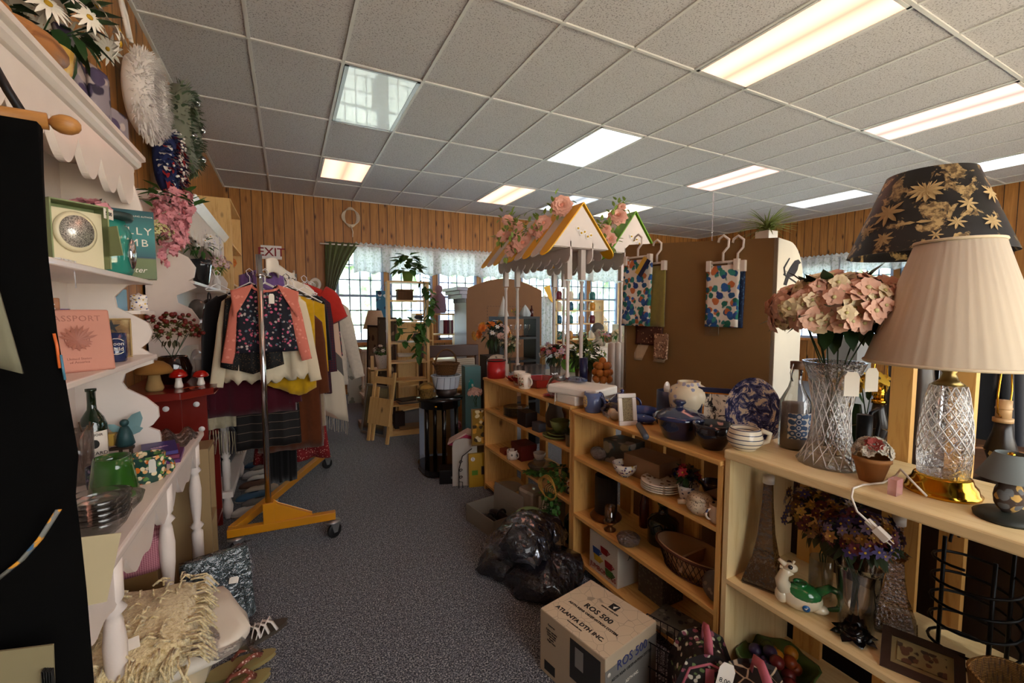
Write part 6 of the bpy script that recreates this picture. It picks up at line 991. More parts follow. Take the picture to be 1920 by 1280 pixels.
# ---- far bookcase shelves
for i in range(6): plate(['bottom plate of the black stack', 'second black plate from the bottom', 'third black plate from the bottom', 'fourth black plate, in the upper half of the stack', 'fifth black plate, just below the top one', 'top plate of the black stack'][i], (1.53, 2.90, A1 + .011 * i), .10, plain('#0f1412', .12, coat=.6), 'black dinner plates stacked on the shelf')
cartonbox('dark brown lidded box in front of the black plates', (1.47, 2.62, A1), .09, .13, .10, plain('#1f1009', .4), 0); cartonbox('small grey metal box beside the dark brown box', (1.465, 2.45, A1), .06, .08, .06, plain('#54545c', .35, .4), .1)
P = vase('grey brown stoneware pitcher at the back of the upper shelf', (1.62, 2.50, A1), [(.05, 0), (.06, .02), (.065, .08), (.04, .15), (.045, .19), (.04, .19), (.035, .15)], plain('#5f5248', .4), name='pitcher', cat='pitcher')
OLG2 = plain('#6f7a44', .2, coat=.4); plate('olive green plate, the larger lower one under the green bowl', (1.51, 2.28, A1), .105, OLG2); plate('olive green saucer between the large plate and the bowl', (1.505, 2.27, A1 + .0145), .075, OLG2); bowl('olive green bowl on top of the green plates', (1.515, 2.275, A1 + .03), .065, .075, OLG2)
P = T('potted_plant', 'small artificial plant in a galvanized tin pot at the right end of the upper shelf', 'potted plant', (1.465, 2.09, A1)); MB().lathe([(.024, 0), (.03, .07), (.032, .072), (.001, .06)], 20).o('tin_pot', plain('#8a8a88', .4, .7), P); m = MB(); [m.leaf((rnd(-.015, .015), rnd(-.015, .015), .065), (rnd(-1, 1), rnd(-1, 1), rnd(.3, 1.3)), .05, .024) for _ in range(40)]; m.o('leaves', plain('#4a5a34', .6), P)
tag(MB().sph((0, 0, .03), .5, (.07, .09, .06), 14).o('green_dish', plain('#1c3a2c', .15, coat=.6), None, (1.54, 2.12, A1)), 'dark green glazed dish behind the tin pot', 'dish')
P = cartonbox('dark red box with a lid on the middle shelf', (1.56, 2.83, A2), .13, .16, .11, plain('#6a1c0e', .5), 0); MB().b(-.067, .067, -.082, .082, .08, .115).o('lid', plain('#6a1c0e', .45), P); cartonbox('low orange brown box at the left end of the middle shelf', (1.48, 2.98, A2), .06, .09, .035, plain('#8f3a1c', .5), 0)
mug('white mug with grey drawings at the front of the middle shelf', (1.465, 2.84, A2), .04, .07, spots('#cfc5b8', ['#5a5a54'], 40, .25, .4), radians(-60), handle=1)
for i in range(2): bowl(['lower white cup of the nested pair on the middle shelf', 'upper white cup of the nested pair on the middle shelf'][i], (1.56, 2.60, A2 + .05 * i), .045, .055, ceramic('#bfb4a8'), None, 'cup', 'cup')
P = T('cake_stand', 'clear footed glass cake stand on the middle shelf', 'cake stand', (1.50, 2.46, A2)); MB().lathe([(.04, 0), (.042, .004), (.012, .015), (.012, .045), (.09, .055), (.10, .07), (.095, .07), (.085, .06), (.001, .056)], 32).o('glass_stand', glassm((.85, .8, .75, 1), .03, 'pressed_glass', .6), P)
P = T('ivy_plant', 'trailing green ivy on the middle shelf spilling over the front edge', 'artificial plant', (1.50, 2.25, A2)); m = MB()
for i in range(420):
    t = rnd(0, 1) ** .7; a = rnd(0, 6.28); 
    if i % 3 == 0: c = Vector((-.04 - .08 * t + rnd(-.02, .02), rnd(-.09, .02) + .0 * t, .03 - .26 * t))
    elif i % 3 == 1: c = Vector((-.05 + rnd(-.03, .03), .02 + .28 * t, .06 + .02 * cos(3 * t) - .03 * t))
    else: c = Vector((rnd(-.07, .07), rnd(-.12, .1), rnd(.01, .13)))
    if c.x > -.055 and c.z < .004: c.x = -.095 - rnd(0, .03)
    m.leaf(c, (rnd(-1, .3), rnd(-1, 1), rnd(-.8, .5)), .032, .024)
m.o('leaves', plain('#3c6a26', .55), P); m = MB()
for k in range(5): m.tube([(-.03, -.05 + .02 * k, .03), (-.095, -.06 + .02 * k, .01), (-.11, -.08 + .03 * k, -.12), (-.10, -.08 + .03 * k, -.24)], .002, 5)
m.o('vines', DKGREEN, P)
P = T('rope_coil', 'coil of thin yellow straw rope hanging over the ivy', 'rope', (1.43, 2.20, A2 + .0)); m = MB()
for k in range(4): m.tube([(-.045 - .004 * k, (.08 + .008 * k) * cos(a * pi / 12 + k), .03 + (.075 - .006 * k) * sin(a * pi / 12 + k)) for a in range(24)], .0028, 5, closed=True)
m.o('coils', plain('#b08a3a', .7), P)
P = T('tureen', 'white and brown lidded tureen painted with fruit on the middle shelf', 'tureen', (1.50, 2.07, A2)); MB().lathe([(.03, 0), (.034, .01), (.055, .04), (.06, .06), (.05, .075)], 28).o('tureen_body', spots('#d0c2a8', ['#5a3420'], 25, .3, .2), P); MB().lathe([(.064, .075), (.06, .085), (.04, .11), (.01, .12), (.012, .13), (.001, .134)], 28).o('lid', spots('#d0c2a8', ['#b87a1c', '#27407a', '#8a3a1c'], 40, .25, .2), P); MB().tube(arc((-.055, 0, .05), .018, pi / 2, 3 * pi / 2, 8), .005, 6).o('handle', plain('#2c1a10', .4), P)
plate('round pale wooden board at the left end of the lowest shelf', (1.50, 2.98, A3 + .03), .115, plain('#b09a7c', .6)); bowl('white shallow bowl under the wooden board', (1.50, 2.98, A3), .06, .028, ceramic('#c9bfae')) 
tag(MB().bc((0, 0, .09), (.13, .17, .18)).o('wrapped_appliance', wrapm(.85, col='#b8a898', bsc=12), None, (1.50, 2.60, A3), (0, 0, .2), bev=.025), 'white appliance wrapped in cloudy plastic on the lowest shelf', 'appliance')
P = cartonbox('white carton printed with black figures below the ivy', (1.50, 2.34, A3), .12, .14, .20, plain('#b3aa9a', .7), 0); MB().b(-.062, -.0605, -.05, .04, .02, .09).b(-.062, -.0605, .0, .05, .11, .15).o('black_print', spots('#b3aa9a', ['#1a1a1a'], 60, .4, .7), P)
bottle('dark green glass bottle at the right end of the lowest shelf', (1.49, 2.10, A3), .05, .28, GG, .35, name='glass_bottle')
# ---- floor in front of the shelves
P = T('shoebox', 'open white shoe box on the carpet holding black shoes', 'box', (1.23, 2.66, 0), radians(10)); WB = plain('#8f887c', .7); m = MB(); w, d, h = .12, .17, .12; m.b(-w, w, -d, d, 0, .004).b(-w, -w + .004, -d, d, .004, h).b(w - .004, w, -d, d, .004, h).b(-w, w, -d, -d + .004, .004, h).b(-w, w, d - .004, d, .004, h); m.o('box_walls', WB, P); MB().b(-.002, .002, -d, d, 0, .1).o('lid_flap', WB, P, (w, 0, h), (0, radians(-25) + pi / 6, 0))
for s in (-1, 1): tag(MB().sph((0, 0, .03), .5, (.08, .24, .07), 18).tube(arc((0, -.02, .05), .035, 0, pi, 10), .008, 6).o('black_shoe', plain('#0c0c10', .35), None, (1.23 + s * .05, 2.66 + s * .01, .012), (0, 0, radians(10))), ['black shoe on the left inside the shoe box', 'black shoe on the right inside the shoe box'][(s + 1) // 2], 'shoe')
tag(platem(.13, .02).o('platter', plain('#6f7f54', .15, coat=.6), None, (1.27, 2.22, .16), (radians(40), radians(-15), 0)), 'large pale green platter tilted behind the black bags', 'platter')
BAGM = N('black_textile_in_plastic'); BAGM.c('#11131c').r(.13, 0, .8, .6).bump(BAGM.noise(BAGM.co(), 22, 4, .6, 1.2), 1, .02)
def sack(lab, p, w, d, h, rz, sd, nm='plastic_bag', mat=None, hl=True):
    P = T(nm, lab, 'bag', p, rz); q = random.Random(sd); ph = [q.uniform(0, 6) for _ in range(6)]
    m = MB().lathe([(.001, 0), (.42, 0), (.5, .12), (.5, .45), (.42, .75), (.28, .95), (.001, 1)], 40, wav=lambda a, z: .10 * sin(3 * a + ph[0] + 3 * z) + .06 * sin(7 * a + ph[1] - 6 * z) + .035 * sin(13 * a + ph[2] + 12 * z) + .09 * cos(2 * a)); m.v = [(x * w, y * d, z * h + .02 * sin(30 * x + ph[3]) * z * h / .2) for x, y, z in m.v]; m.o('bag_body', mat or BAGM.m, P)
    return P
sack('black clothing in clear plastic, the lowest bag lying nearest the box', (1.20, 1.93, 0), .40, .46, .17, .3, 1); sack('black clothing in shiny plastic in the middle of the bag pile', (1.13, 2.10, .0), .42, .30, .15, -.3, 2); P = sack('navy clothing in clear crinkled plastic on top of the bag pile', (1.17, 2.06, .17), .42, .34, .15, .5, 3, mat=None)
tag(MB().sheet(lambda u, v: (-.2 + .4 * u + .01 * sin(17 * v), -.17 + .34 * v + .01 * sin(15 * u), .16 * sin(pi * u) ** .5 * sin(pi * v) ** .5 + .012 * sin(40 * u + 9 * v)), 26, 26, .0015).o('plastic_film', glassm((.9, .92, 1, 1), .14, 'crinkled_film', .5, .9, 26), None, (1.16, 2.06, .18), (0, 0, .5)), 'crinkled clear film over the top bag of the pile', 'plastic film')
# ROS box
R0, R1, R2 = PZ(1013, 1140, .26), PZ(1135, 1237, .26), PZ(1210, 1152, .26); R3 = R0 + R2 - R1
H_ = .26; e1 = (R1 - R0); e2 = (R2 - R1); L1, L2 = e1.length, e2.length; rz = math.atan2(e1.y, e1.x)
MAPW = N('map_printed_card'); ln = MAPW.vor(MAPW.co(), 19, 'DISTANCE_TO_EDGE'); MAPW.c(MAPW.mix(MAPW.ramp(ln, [(.006, .8), (.018, 0)]), '#cdb99c', '#8f8270')).r(.6); SIDEG = plain('#77736c', .6)
P = T('cardboard_box', 'map printed carton lettered ROS 500 ATLANTA DTH INC. on the carpet in the foreground', 'box', (R0.x, R0.y, 0), rz)
yl = (Matrix.Rotation(-rz, 3, 'Z') @ e2).y; sg = 1 if yl > 0 else -1
MB().b(0, L1, min(0, sg * L2), max(0, sg * L2), 0, H_).o('carton', [plain('#b8a58a', .7)], P, bev=.003); ya, yb = min(0, sg * L2), max(0, sg * L2)
MB().b(.002, L1 - .002, ya + .002, yb - .002, H_ + .0002, H_ + .001).o('top_panel', MAPW.m, P)
tz = H_ + .0018; NVT = plain('#26306a', .6)
def tt(s, sz, x_, y_, mat=INK, nm='lettering'): text(s, sz, mat, P, (x_, y_, tz), (0, 0, 0), nm, bold=sz * .02)
tt('ROS 500', .038, L1 * .5, ya + (yb - ya) * .52); tt('ADTH REAR OBSERVATION SYSTEM', .0155, L1 * .5, ya + (yb - ya) * .40); tt('ATLANTA DTH INC.', .027, L1 * .46, ya + (yb - ya) * .2); tt('www.atlantadth.com', .009, L1 * .46, ya + (yb - ya) * .12); MB().b(-.018, .018, -.018, .018, 0, .0008).o('square_logo', INK, P, (L1 * .55, ya + (yb - ya) * .78, H_ + .0012)); MB().prism([(-.012, .012), (-.004, -.0), (.012, .012), (.004, -.013)], 'z', 0, .0006).o('logo_mark', PAPER, P, (L1 * .55, ya + (yb - ya) * .78, H_ + .0021)); tt('DRIVING WITH DTH', .009, L1 * .55, ya + (yb - ya) * .68)
# front face (y = ya side faces the viewer), right face x = L1
MB().b(L1 * .50, L1 * .94, ya - .001, ya - .0002, H_ * .32, H_ * .92).o('photo_panel', plain('#2c2a28', .5), P); MB().b(L1 * .58, L1 * .7, ya - .002, ya - .0011, H_ * .55, H_ * .84).o('printed_camera', plain('#8a8680', .5), P); text('ROS 500\nADTH REAR\nOBSERVATION\nSYSTEM', .022, NVT, P, (L1 * .72, ya - .0012, H_ * .12), (pi / 2, 0, 0)); text('Features:\n\nColor camera\nClear image\nWide view\nAudio\nNight view', .011, INK, P, (L1 * .2, ya - .0012, H_ * .72), (pi / 2, 0, 0)); MB().b(L1 * .08, L1 * .26, ya - .001, ya - .0002, .02, .06).o('barcode_label', INK, P)
MB().b(L1 + .0002, L1 + .001, ya, yb, 0, H_ * .82).o('grey_side_panel', SIDEG, P); text('ROS 500', .05, NVT, P, (L1 + .0015, (ya + yb) / 2, H_ * .78), (pi / 2, 0, pi / 2)); text('ADTH REAR OBSERVATION SYSTEM', .015, INK, P, (L1 + .0015, (ya + yb) / 2, H_ * .63), (pi / 2, 0, pi / 2)); text('ADTH INC.', .016, PAPER, P, (L1 + .0015, (ya + yb) / 2, H_ * .45), (pi / 2, 0, pi / 2))
for k in range(4): MB().lathe([(.009, 0), (.009, .001)], 16, m=Matrix.Rotation(pi / 2, 4, 'Y')).o('round_icon', plain('#cfc8bc', .5), P, (L1 + .0012, ya + .02, H_ * (.74 - .2 * k)))
P = T('wire_basket', 'black wire basket standing between the carton and the pink lunch bags', 'basket', (1.27, 1.19, 0), .3); m = MB()
for z in (.01, .10, .2): m.tube([(-.07, -.09, z), (.07, -.09, z), (.07, .09, z), (-.07, .09, z)], .0025, 5, closed=True)
for i in range(7): m.tube([(-.07, -.09 + .03 * i, .01), (-.07, -.09 + .03 * i, .2)], .0018, 4).tube([(.07, -.09 + .03 * i, .01), (.07, -.09 + .03 * i, .2)], .0018, 4)
for i in range(5): m.tube([(-.07 + .035 * i, -.09, .2), (-.07 + .035 * i, -.09, .01), (-.07 + .035 * i, .09, .01), (-.07 + .035 * i, .09, .2)], .0018, 4)
m.o('wire_frame', BLKM, P)
PKT = plain('#c46a7a', .6, grain=80, name='pink_webbing'); GIR = N('giraffe_print'); e = GIR.vor(GIR.co(), 17, 'DISTANCE_TO_EDGE'); GIR.c(GIR.ramp(e, [(.03, '#b8a084'), (.05, '#1c120e')])).r(.7); OWL = spots('#1c1412', ['#6a7a4a', '#d0c8b4', '#8a4a5a'], 30, .22, .7, 'owl_print')
def lunch(lab, p, w, d, h, mat, rz, tg=None, owl=False):
    P = T('lunch_bag', lab, 'lunch bag', p, rz); m = MB().prism([(-w / 2, 0), (w / 2, 0), (w / 2, h * .62), (w * .32, h * .93), (w * .1, h), (-w * .1, h), (-w * .32, h * .93), (-w / 2, h * .62)], 'y', -d / 2, d / 2); m.o('bag_body', mat, P, bev=.018)
    pts = [(-w * .44, 0, .02), (-w * .44, 0, h * .58), (-w * .3, 0, h * .85), (0, 0, h * .93), (w * .3, 0, h * .85), (w * .44, 0, h * .58), (w * .44, 0, .02)]
    for s in (-1, 1): MB().tube([(a * 1.12, s * (d / 2 + .001), b_ * 1.03) for a, _, b_ in pts], .0045, 6, closed=True).o('pink_piping', PKT, P)
    MB().tube([(0, -d * .36, h), (0, -d * .28, h + .045), (0, 0, h + .065), (0, d * .28, h + .045), (0, d * .36, h)], .018, 6, flat=.25).o('handle', PKT, P); MB().b(-.014, .014, -d / 2 - .004, -d / 2 - .001, h * .1, h * .9).o('pink_strap', PKT, P); MB().tube([(-w * .3, -d / 2 - .006, h * .25), (-w * .3, -d / 2 - .006, h * .6), (-w * .1, -d / 2 - .006, h * .7), (w * .1, -d / 2 - .006, h * .7), (w * .3, -d / 2 - .006, h * .6), (w * .3, -d / 2 - .006, h * .25)], .003, 6).o('pocket_piping', PKT, P)
    if tg: tagp(P, (.05, -d / 2 - .03, h + .02), .05, .10, (radians(-15), .3, 0), tg)
    if owl:
        o = MB().sph((0, 0, 0), .03, (.9, .1, 1.25), 16).o('owl_print', plain('#6f7a4a', .7), P, (-.02, -d / 2 - .003, h * .42)); MB().sph((-.011, -.004, .016), .009, (1, .4, 1)).sph((.011, -.004, .016), .009, (1, .4, 1)).o('owl_eyes', WHITE2, o)
    return P
lunch('dark owl print lunch bag with pink trim and an 8.00 price tag', (1.375, 1.165, 0) if 0 else (1.27, .98, 0), .19, .13, .30, OWL, radians(-38), '8.00', True)
lunch('brown giraffe print lunch bag with pink straps against the near bookcase', (1.33, .83, 0) if 0 else (1.30, .80, 0), .24, .16, .29, GIR.m, radians(-32))
# ================================================================ WINDOW DRESSING AND BACK WALL
x = N('lace_fabric'); nz = x.noise(x.co((1, 1, 1)), 26, 4, .7); x.c(x.ramp(nz, [(.40, '#9aa890'), (.46, '#e9ecec'), (.7, '#fbfbff')])).r(.9); tl_ = x.n('BsdfTranslucent'); tl_.inputs[0].default_value = (.9, .93, .95, 1); tp = x.n('BsdfTransparent'); m1 = x.n('MixShader'); m1.inputs[0].default_value = .45; x.l(x.p.outputs[0], m1.inputs[1]); x.l(tl_.outputs[0], m1.inputs[2]); x.l(m1.outputs[0], x.out.inputs[0]); LAC = x.m
def lacev(nm, lab, a0, a1, z0, z1, c, axis='x'):
    n = int((a1 - a0) * 40)
    def fn(u, v):
        a = a0 + (a1 - a0) * u; o = .025 * sin(a * 38) + .015 * sin(a * 83); zt = z1 + .018 * sin(a * 75); zb = z0 + .05 * abs(sin(a * 9)); z = zt + (zb - zt) * v; o *= .5 + v * .8
        return (a, c + o, z) if axis == 'x' else (c - o, a, z)
    P = T(nm, lab, 'curtain', (0, 0, 0)); MB().sheet(fn, n, 6, .002).o('lace_panel', LAC, P); MB().tube([(a0 - .05, c, z1 - .05), (a1 + .05, c, z1 - .05)] if axis == 'x' else [(c, a0 - .05, z1 - .05), (c, a1 + .05, z1 - .05)], .01, 8).o('curtain_rod', WHITE2, P); return P
lacev('lace_valance', 'long ruffled white lace valance across the back wall windows', 1.06, 7.2, 2.14, 2.68, YF - .09); lacev('lace_valance', 'ruffled white lace valance over the right wall windows', 3.62, 5.75, 2.22, 2.62, XR - .09, 'y')
GC = cloth('#5c6a3e', .9, 300, 'green_velvet', '#4a5630')
P = T('curtain', 'green curtain gathered to the left with a white rosette tieback', 'curtain', (.62, YF - .14, 0)); 
def gc(u, v):
    z = 2.66 - v * 1.95; zt = 1.66
    if z > zt: k = ((z - zt) / 1.0); xl = -.02 * (1 - k) + .0; xr = .10 + .44 * k ** 1.6; xl = -.03 + .02 * k
    else: k = (zt - z) / 1.0; xl = -.03; xr = .10 + .12 * k ** .5
    return (xl + (xr - xl) * u, .03 * sin(u * 34) * (1 if z > zt + .15 or z < zt - .15 else .5), z)
MB().sheet(gc, 60, 40, .003).o('curtain_cloth', GC, P); m = MB(); [m.leaf((0, 0, 0), (cos(i * .785), -.2, sin(i * .785)), .06, .045, up=(0, -1, 0)) for i in range(8)]; m.sph((0, -.015, 0), .02); m.o('rosette', WHITE2, P, (.04, -.06, 1.64)); MB().tube([(-.1, 0, 2.62), (.6, 0, 2.62)], .012, 8).o('curtain_rod', WHITE2, P)
P = T('curtain', 'green curtain at the near edge of the right wall window', 'curtain', (XR - .14, 3.45, 0)); MB().sheet(lambda u, v: (.03 * sin(u * 30), .2 * u, 2.62 - 1.9 * v), 40, 4, .003).o('curtain_cloth', GC, P)
o = T('exit_sign', 'white EXIT sign with red letters on the pine back wall', 'sign', (-.20, YF - .012, 2.44)); MB().b(-.15, .15, 0, .01, -.11, .11).o('sign_plate', WHITE2, o, bev=.002); text('EXIT', .19, plain('#8a1420', .5), o, (0, -.0012, -.0), (pi / 2, 0, 0), bold=.002, sp=1.0)
o = T('wall_plate', 'small round white decorative plate on the back wall left of the green curtain', 'plate', (PY(591, 533, YF).x, YF - .004, PY(591, 533, YF).z)); MB().lathe([(.001, 0), (.07, .002), (.095, .014), (.09, .02), (.06, .008), (.001, .006)], 28, m=Matrix.Rotation(pi / 2, 4, 'X'), sy=1.2).o('plate_rim', ceramic('#d9cdb8'), o); MB().sph((0, -.012, 0), .05, (1, .1, 1.2), 14).o('painted_center', plain('#a89a80', .5), o)
P = T('rope_coil', 'coil of white cord hanging high on the back wall', 'cord', (PY(657, 410, YF).x, YF - .03, PY(657, 408, YF).z)); m = MB()
for k in range(5): m.tube([((.10 + .012 * k) * cos(a * pi / 12 + k), -.004 * k, (.17 - .01 * k) * sin(a * pi / 12 + k)) for a in range(24)], .008, 5, closed=True)
m.tube([(0, -.01, -.15), (.03, -.01, -.25), (.02, -.01, -.34)], .01, 6); m.o('coils', plain('#c9b9a4', .7), P)
MB() ; P = T('picture_frame', 'white framed notice on the pine wall behind the clothes rack', 'picture frame', (.05, YF - .02, 1.82)); MB().b(-.32, .32, 0, .015, -.12, .12).o('frame', plain('#8a5a2a', .5), P); MB().b(-.28, .28, -.002, -.0005, -.09, .09).o('notice', PAPER, P)
# hanging chain
m = MB(); cp = PX(1338, 360, 5.2) if 0 else PZ(1338, 357, CZ); o = T('hanging_chain', 'thin silver chain hanging from the ceiling above the brown backed cabinet', 'chain', (cp.x, cp.y, CZ - .012))
for i in range(34): m.tube([(.008 * cos(a * pi / 4) * (i % 2), .008 * cos(a * pi / 4) * (1 - i % 2), -.03 * i - .015 - .02 * sin(a * pi / 4)) for a in range(8)], .002, 4, closed=True)
m.o('chain_links', CHROME, o)
# ================================================================ BACK OF THE SHOP
P = T('laundry_basket', 'red plastic bin on the carpet by the back wall', 'bin', (.62, 7.72, 0)); MB().lathe([(.13, 0), (.19, .32), (.2, .33), (.185, .33), (.125, .01), (.001, .01)], 4, m=Matrix.Rotation(pi / 4, 4, 'Z'), smooth=False).o('bin_body', plain('#9c1418', .4), P)
# white console with lamp by the window
P = T('console_table', 'white painted table with turned legs under the back window carrying a small lamp', 'table', (1.30, 7.0, 0)); MB().b(-.32, .45, -.2, .2, .88, .91).o('tabletop', WHITE, P); MB().b(-.32, .45, -.2, .2, .16, .2).o('lower_shelf', WHITE, P)
for a in (-.27, .40):
    for b_ in (-.15, .15): MB().lathe(legturn(.88, .026), 14, (a, b_, 0)).o('leg', WHITE, P)
P = T('table_lamp', 'small lamp with a beige bell shade on the white table before the window', 'lamp', (1.20, 6.95, .911)); MB().lathe([(.07, 0), (.04, .02), (.05, .1), (.06, .2), (.04, .28), (.015, .31)], 16).o('lamp_base', plain('#5a4a3a', .4), P); shade(.18, .10, .30, .58, cloth('#b8a084', .9), P, 0, n=28)
bouquet('small arrangement of green moss and white blossoms on the white table', (1.42, 6.6, .911), .11, .16, [WHTF, YEL], 12, GREEN, 30, .06); P = None
x = spots('#c9cdc8', ['#8a948c'], 8, .3, .5, 'marbled_cloth'); o = MB().b(-.3, .3, -.01, .01, 0, .75).o('marbled_cloth', x.m if hasattr(x, 'm') else x, None, (1.12, 7.35, .25 - .25)); tag(o, 'pale marbled fabric panel leaning under the window behind the white table', 'panel')
P = T('doll', 'doll in yellow and white dress by the window beside the lamp', 'doll', (1.55, 7.05, .911)); MB().lathe([(.13, 0), (.12, .1), (.05, .24), (.03, .27)], 16).o('dress', plain('#d9c27a', .8), P); MB().sph((0, 0, .32), .055).o('head', plain('#e0b8a0', .6), P); MB().sph((0, .01, .34), .065, (1, 1, .9)).o('bonnet', plain('#ded6cc', .8), P)
# pine stand with basket
P = T('plant_stand', 'narrow pine stand with a low shelf in front of the white table', 'stand', (1.10, 5.95, 0)); m = MB()
for a, b_ in [(-.14, -.12), (.14, -.12), (-.14, .12), (.14, .12)]: MB().b(a - .02, a + .02, b_ - .02, b_ + .02, 0, .90 if b_ < 0 else .7).o('leg', PINE, P)
MB().b(-.16, .16, -.14, .14, .42, .44).b(-.16, .16, -.14, .14, .10, .13).b(-.16, .16, -.14, .14, .70, .72).each('shelf', PINEX, P)
P = T('basket', 'dark woven basket with red and navy items on the pine stand', 'basket', (1.10, 5.95, .441)); MB().lathe([(.09, 0), (.13, .12), (.12, .12), (.08, .01), (.001, .01)], 20, sx=1.1).o('basket_body', woven('#2a2024', '#0c0a0c', 90), P); MB().sph((0, 0, .12), .09, (1.1, 1, .5), wav=lambda a, z: .15 * sin(5 * a)).o('contents', spots('#7a1a24', ['#1c2a5a', '#c9c0c0'], 16, .35), P)
vase('white lattice pot on the pine stand near the window', (1.10, 5.93, .721), [(.06, 0), (.085, .18), (.08, .18), (.055, .01), (.001, .01)], spots('#d9d0c8', ['#a89a90'], 50, .2), name='flower_pot', cat='flower pot'); bouquet('green plant with pale blooms in the white lattice pot', (1.10, 5.93, .75), .10, .2, [WHTF], 8, GREEN, 40, .07)
P = T('shoebox', 'flat carton with a red label on the carpet beside the pine stand', 'box', (.92, 5.72, 0)); MB().b(-.15, .15, -.1, .1, 0, .085).o('carton', plain('#a88a70', .7), P)
# framed art leaning stack
def leanframe(lab, px, pyb, h, w, d, rz, fm, pm, lean=8, z=0, nm='picture_frame'):
    p = PZ(px, pyb, z); return picframe(lab, (p.x, p.y, z), w, h, fm, pm, (radians(-lean), 0, rz), .03, .02)
leanframe('large mirror in a silver frame leaning at the aisle end of the pine shelves', 697, 815, .60, .45, 0, radians(-62), plain('#9a958c', .4, .3), plain('#8f9aa0', .1, .8), 10); leanframe('tall black framed picture leaning upright against the shelves', 702, 775, 1.28, .5, 0, radians(-72), BLACK, spots('#8a7a6a', ['#4a3a34'], 8, .35), 2); leanframe('brown framed flower picture standing beside the black framed picture', 722, 790, 1.40, .45, 0, radians(-70), plain('#4a3a30', .5), spots('#6a645c', ['#c9b8a0'], 10, .3), 2)
P = T('folding_chair', 'folded pine slatted chair leaning on the shelf unit', 'chair', (.86, 4.98, .0), radians(-50), rot=(radians(-10), 0, radians(-58)))
for a in (-.15, .15): MB().b(a - .02, a + .02, -.012, .012, 0, .80).o('leg', PINE, P, bev=.004); MB().b(a * .8 - .018, a * .8 + .018, .02, .044, .0, .62).o('leg', PINE, P, bev=.004)
MB().b(-.17, .17, -.03, -.014, .20, .50).o('seat', PINE, P); MB().b(-.15, .15, -.012, .012, .66, .74).o('backrest', PINE, P)
# pine shelf unit in the middle
SP = T('shelf_unit', 'open pine shelf unit with plant on top in the middle of the shop', 'shelf unit', (1.285, 5.25, 0), radians(-6)); w = .225
for s in (-1, 1): MB().b(s * w - .016, s * w + .016, -.13, -.05, 0, 1.81).b(s * w - .012, s * w + .012, .06, .14, 0, 1.81).o('side_panel', PINE, SP)
for z in (.06, .37, .66, .88, 1.11, 1.38, 1.61): MB().b(-w, w, -.13, .14, z - .018, z).o('shelf', PINEX, SP)
MB().b(-w - .016, w + .016, -.13, .14, 1.812, 1.83).o('top_board', PINEX, SP); MB().b(-w + .016, w - .016, -.125, -.105, 0, .04).o('kick_board', PINEX, SP)
P = T('philodendron', 'green philodendron in a pot on top of the pine shelf unit, vines trailing down', 'potted plant', (1.30, 5.25, 1.831)); MB().lathe([(.05, 0), (.07, .12), (.065, .12), (.001, .1)], 18).o('pot', plain('#6a8a3a', .4), P); m = MB()
for i in range(46): a = rnd(0, 6.28); e = rnd(-.2, 1.4); c = Vector((.1 * cos(a) * cos(e), .1 * sin(a) * cos(e), .16 + .16 * sin(e))); m.leaf(c, (cos(a), sin(a), rnd(-.6, .5)), .14, .085)
for i in range(46): t = i / 46; m.leaf((.14 + .08 * sin(5 * t), -.12 + .1 * cos(9 * t) + (-.06 if 1 else 0), .05 - .95 * t), (rnd(-1, 1), rnd(-1, .2), rnd(-1, .2)), .12, .075)
for i in range(26): m.leaf((rnd(-.2, .15), -.18 + rnd(-.03, .02), -.55 + rnd(-.18, .15)), (rnd(-1, 1), rnd(-1, 0), rnd(-.8, .5)), .12, .075)
m.o('leaves', GREEN, P); MB().tube([(0, 0, .1), (.14, -.16, .08), (.16, -.2, -.3), (.06, -.2, -.6), (-.12, -.19, -.6)], .005, 6).o('vines', DKGREEN, P)
WK = woven('#8a5a2c', '#3a2010', 70)
P = T('basket', 'small brown lidded picnic basket on the top shelf of the pine unit', 'basket', (1.25, 5.22, 1.612)); MB().b(-.09, .09, -.06, .06, 0, .10).o('basket_body', WK, P, bev=.006); MB().b(-.095, .095, -.065, .065, .101, .125).o('lid', WK, P, bev=.006)
for (a, z, lab, c, r_, h) in [(1.42, 1.382, 'small dark grey bowl on the second shelf of the pine unit', '#3a3a40', .06, .05), (1.40, 1.112, 'round grey stone vase on the middle shelf of the pine unit', '#77706a', .07, .1), (1.22, 1.112, 'low cream dish on the middle shelf of the pine unit', '#c9b89a', .08, .02)]: vase(lab, (a, 5.22, z), [(r_ * .6, 0), (r_, h * .5), (r_ * .6, h), (r_ * .5, h), (r_ * .8, h * .5), (.001, h * .2)], plain(c, .5))
o = MB().sheet(lambda u, v: (-.12 + .26 * u, .05 * cos(pi * v), .05 + .05 * sin(pi * v) * (1 - .3 * u)), 10, 12, .008).o('wooden_scoop', plain('#cdbfa8', .6), None, (1.27, 5.22, .885)); tag(o, 'large cream scoop lying on the pine unit shelf', 'scoop')
for i in range(3): tag(MB().b(-.13, .13, -.09, .09, 0, .016).o('magazine', plain(['#6a6a6a', '#a89a84', '#3a3a3a'][i], .4), None, (1.28, 5.23, .372 + .0165 * i), (0, 0, .1 * i)), ['lowest magazine on the second lowest shelf of the pine unit', 'tan magazine in the middle of the pile in the pine unit', 'dark magazine on top of the pile in the pine unit'][i], 'magazine')
tag(MB().b(-.14, .14, -.1, .1, 0, .03).o('book', plain('#8a6a44', .6), None, (1.30, 5.23, .062), (0, 0, -.1)), 'large brown book on the lowest shelf of the pine unit', 'book'); cartonbox('dark box standing in the lowest bay of the pine unit', (1.17, 5.27, .062), .12, .1, .2, plain('#2a1f1c', .6))
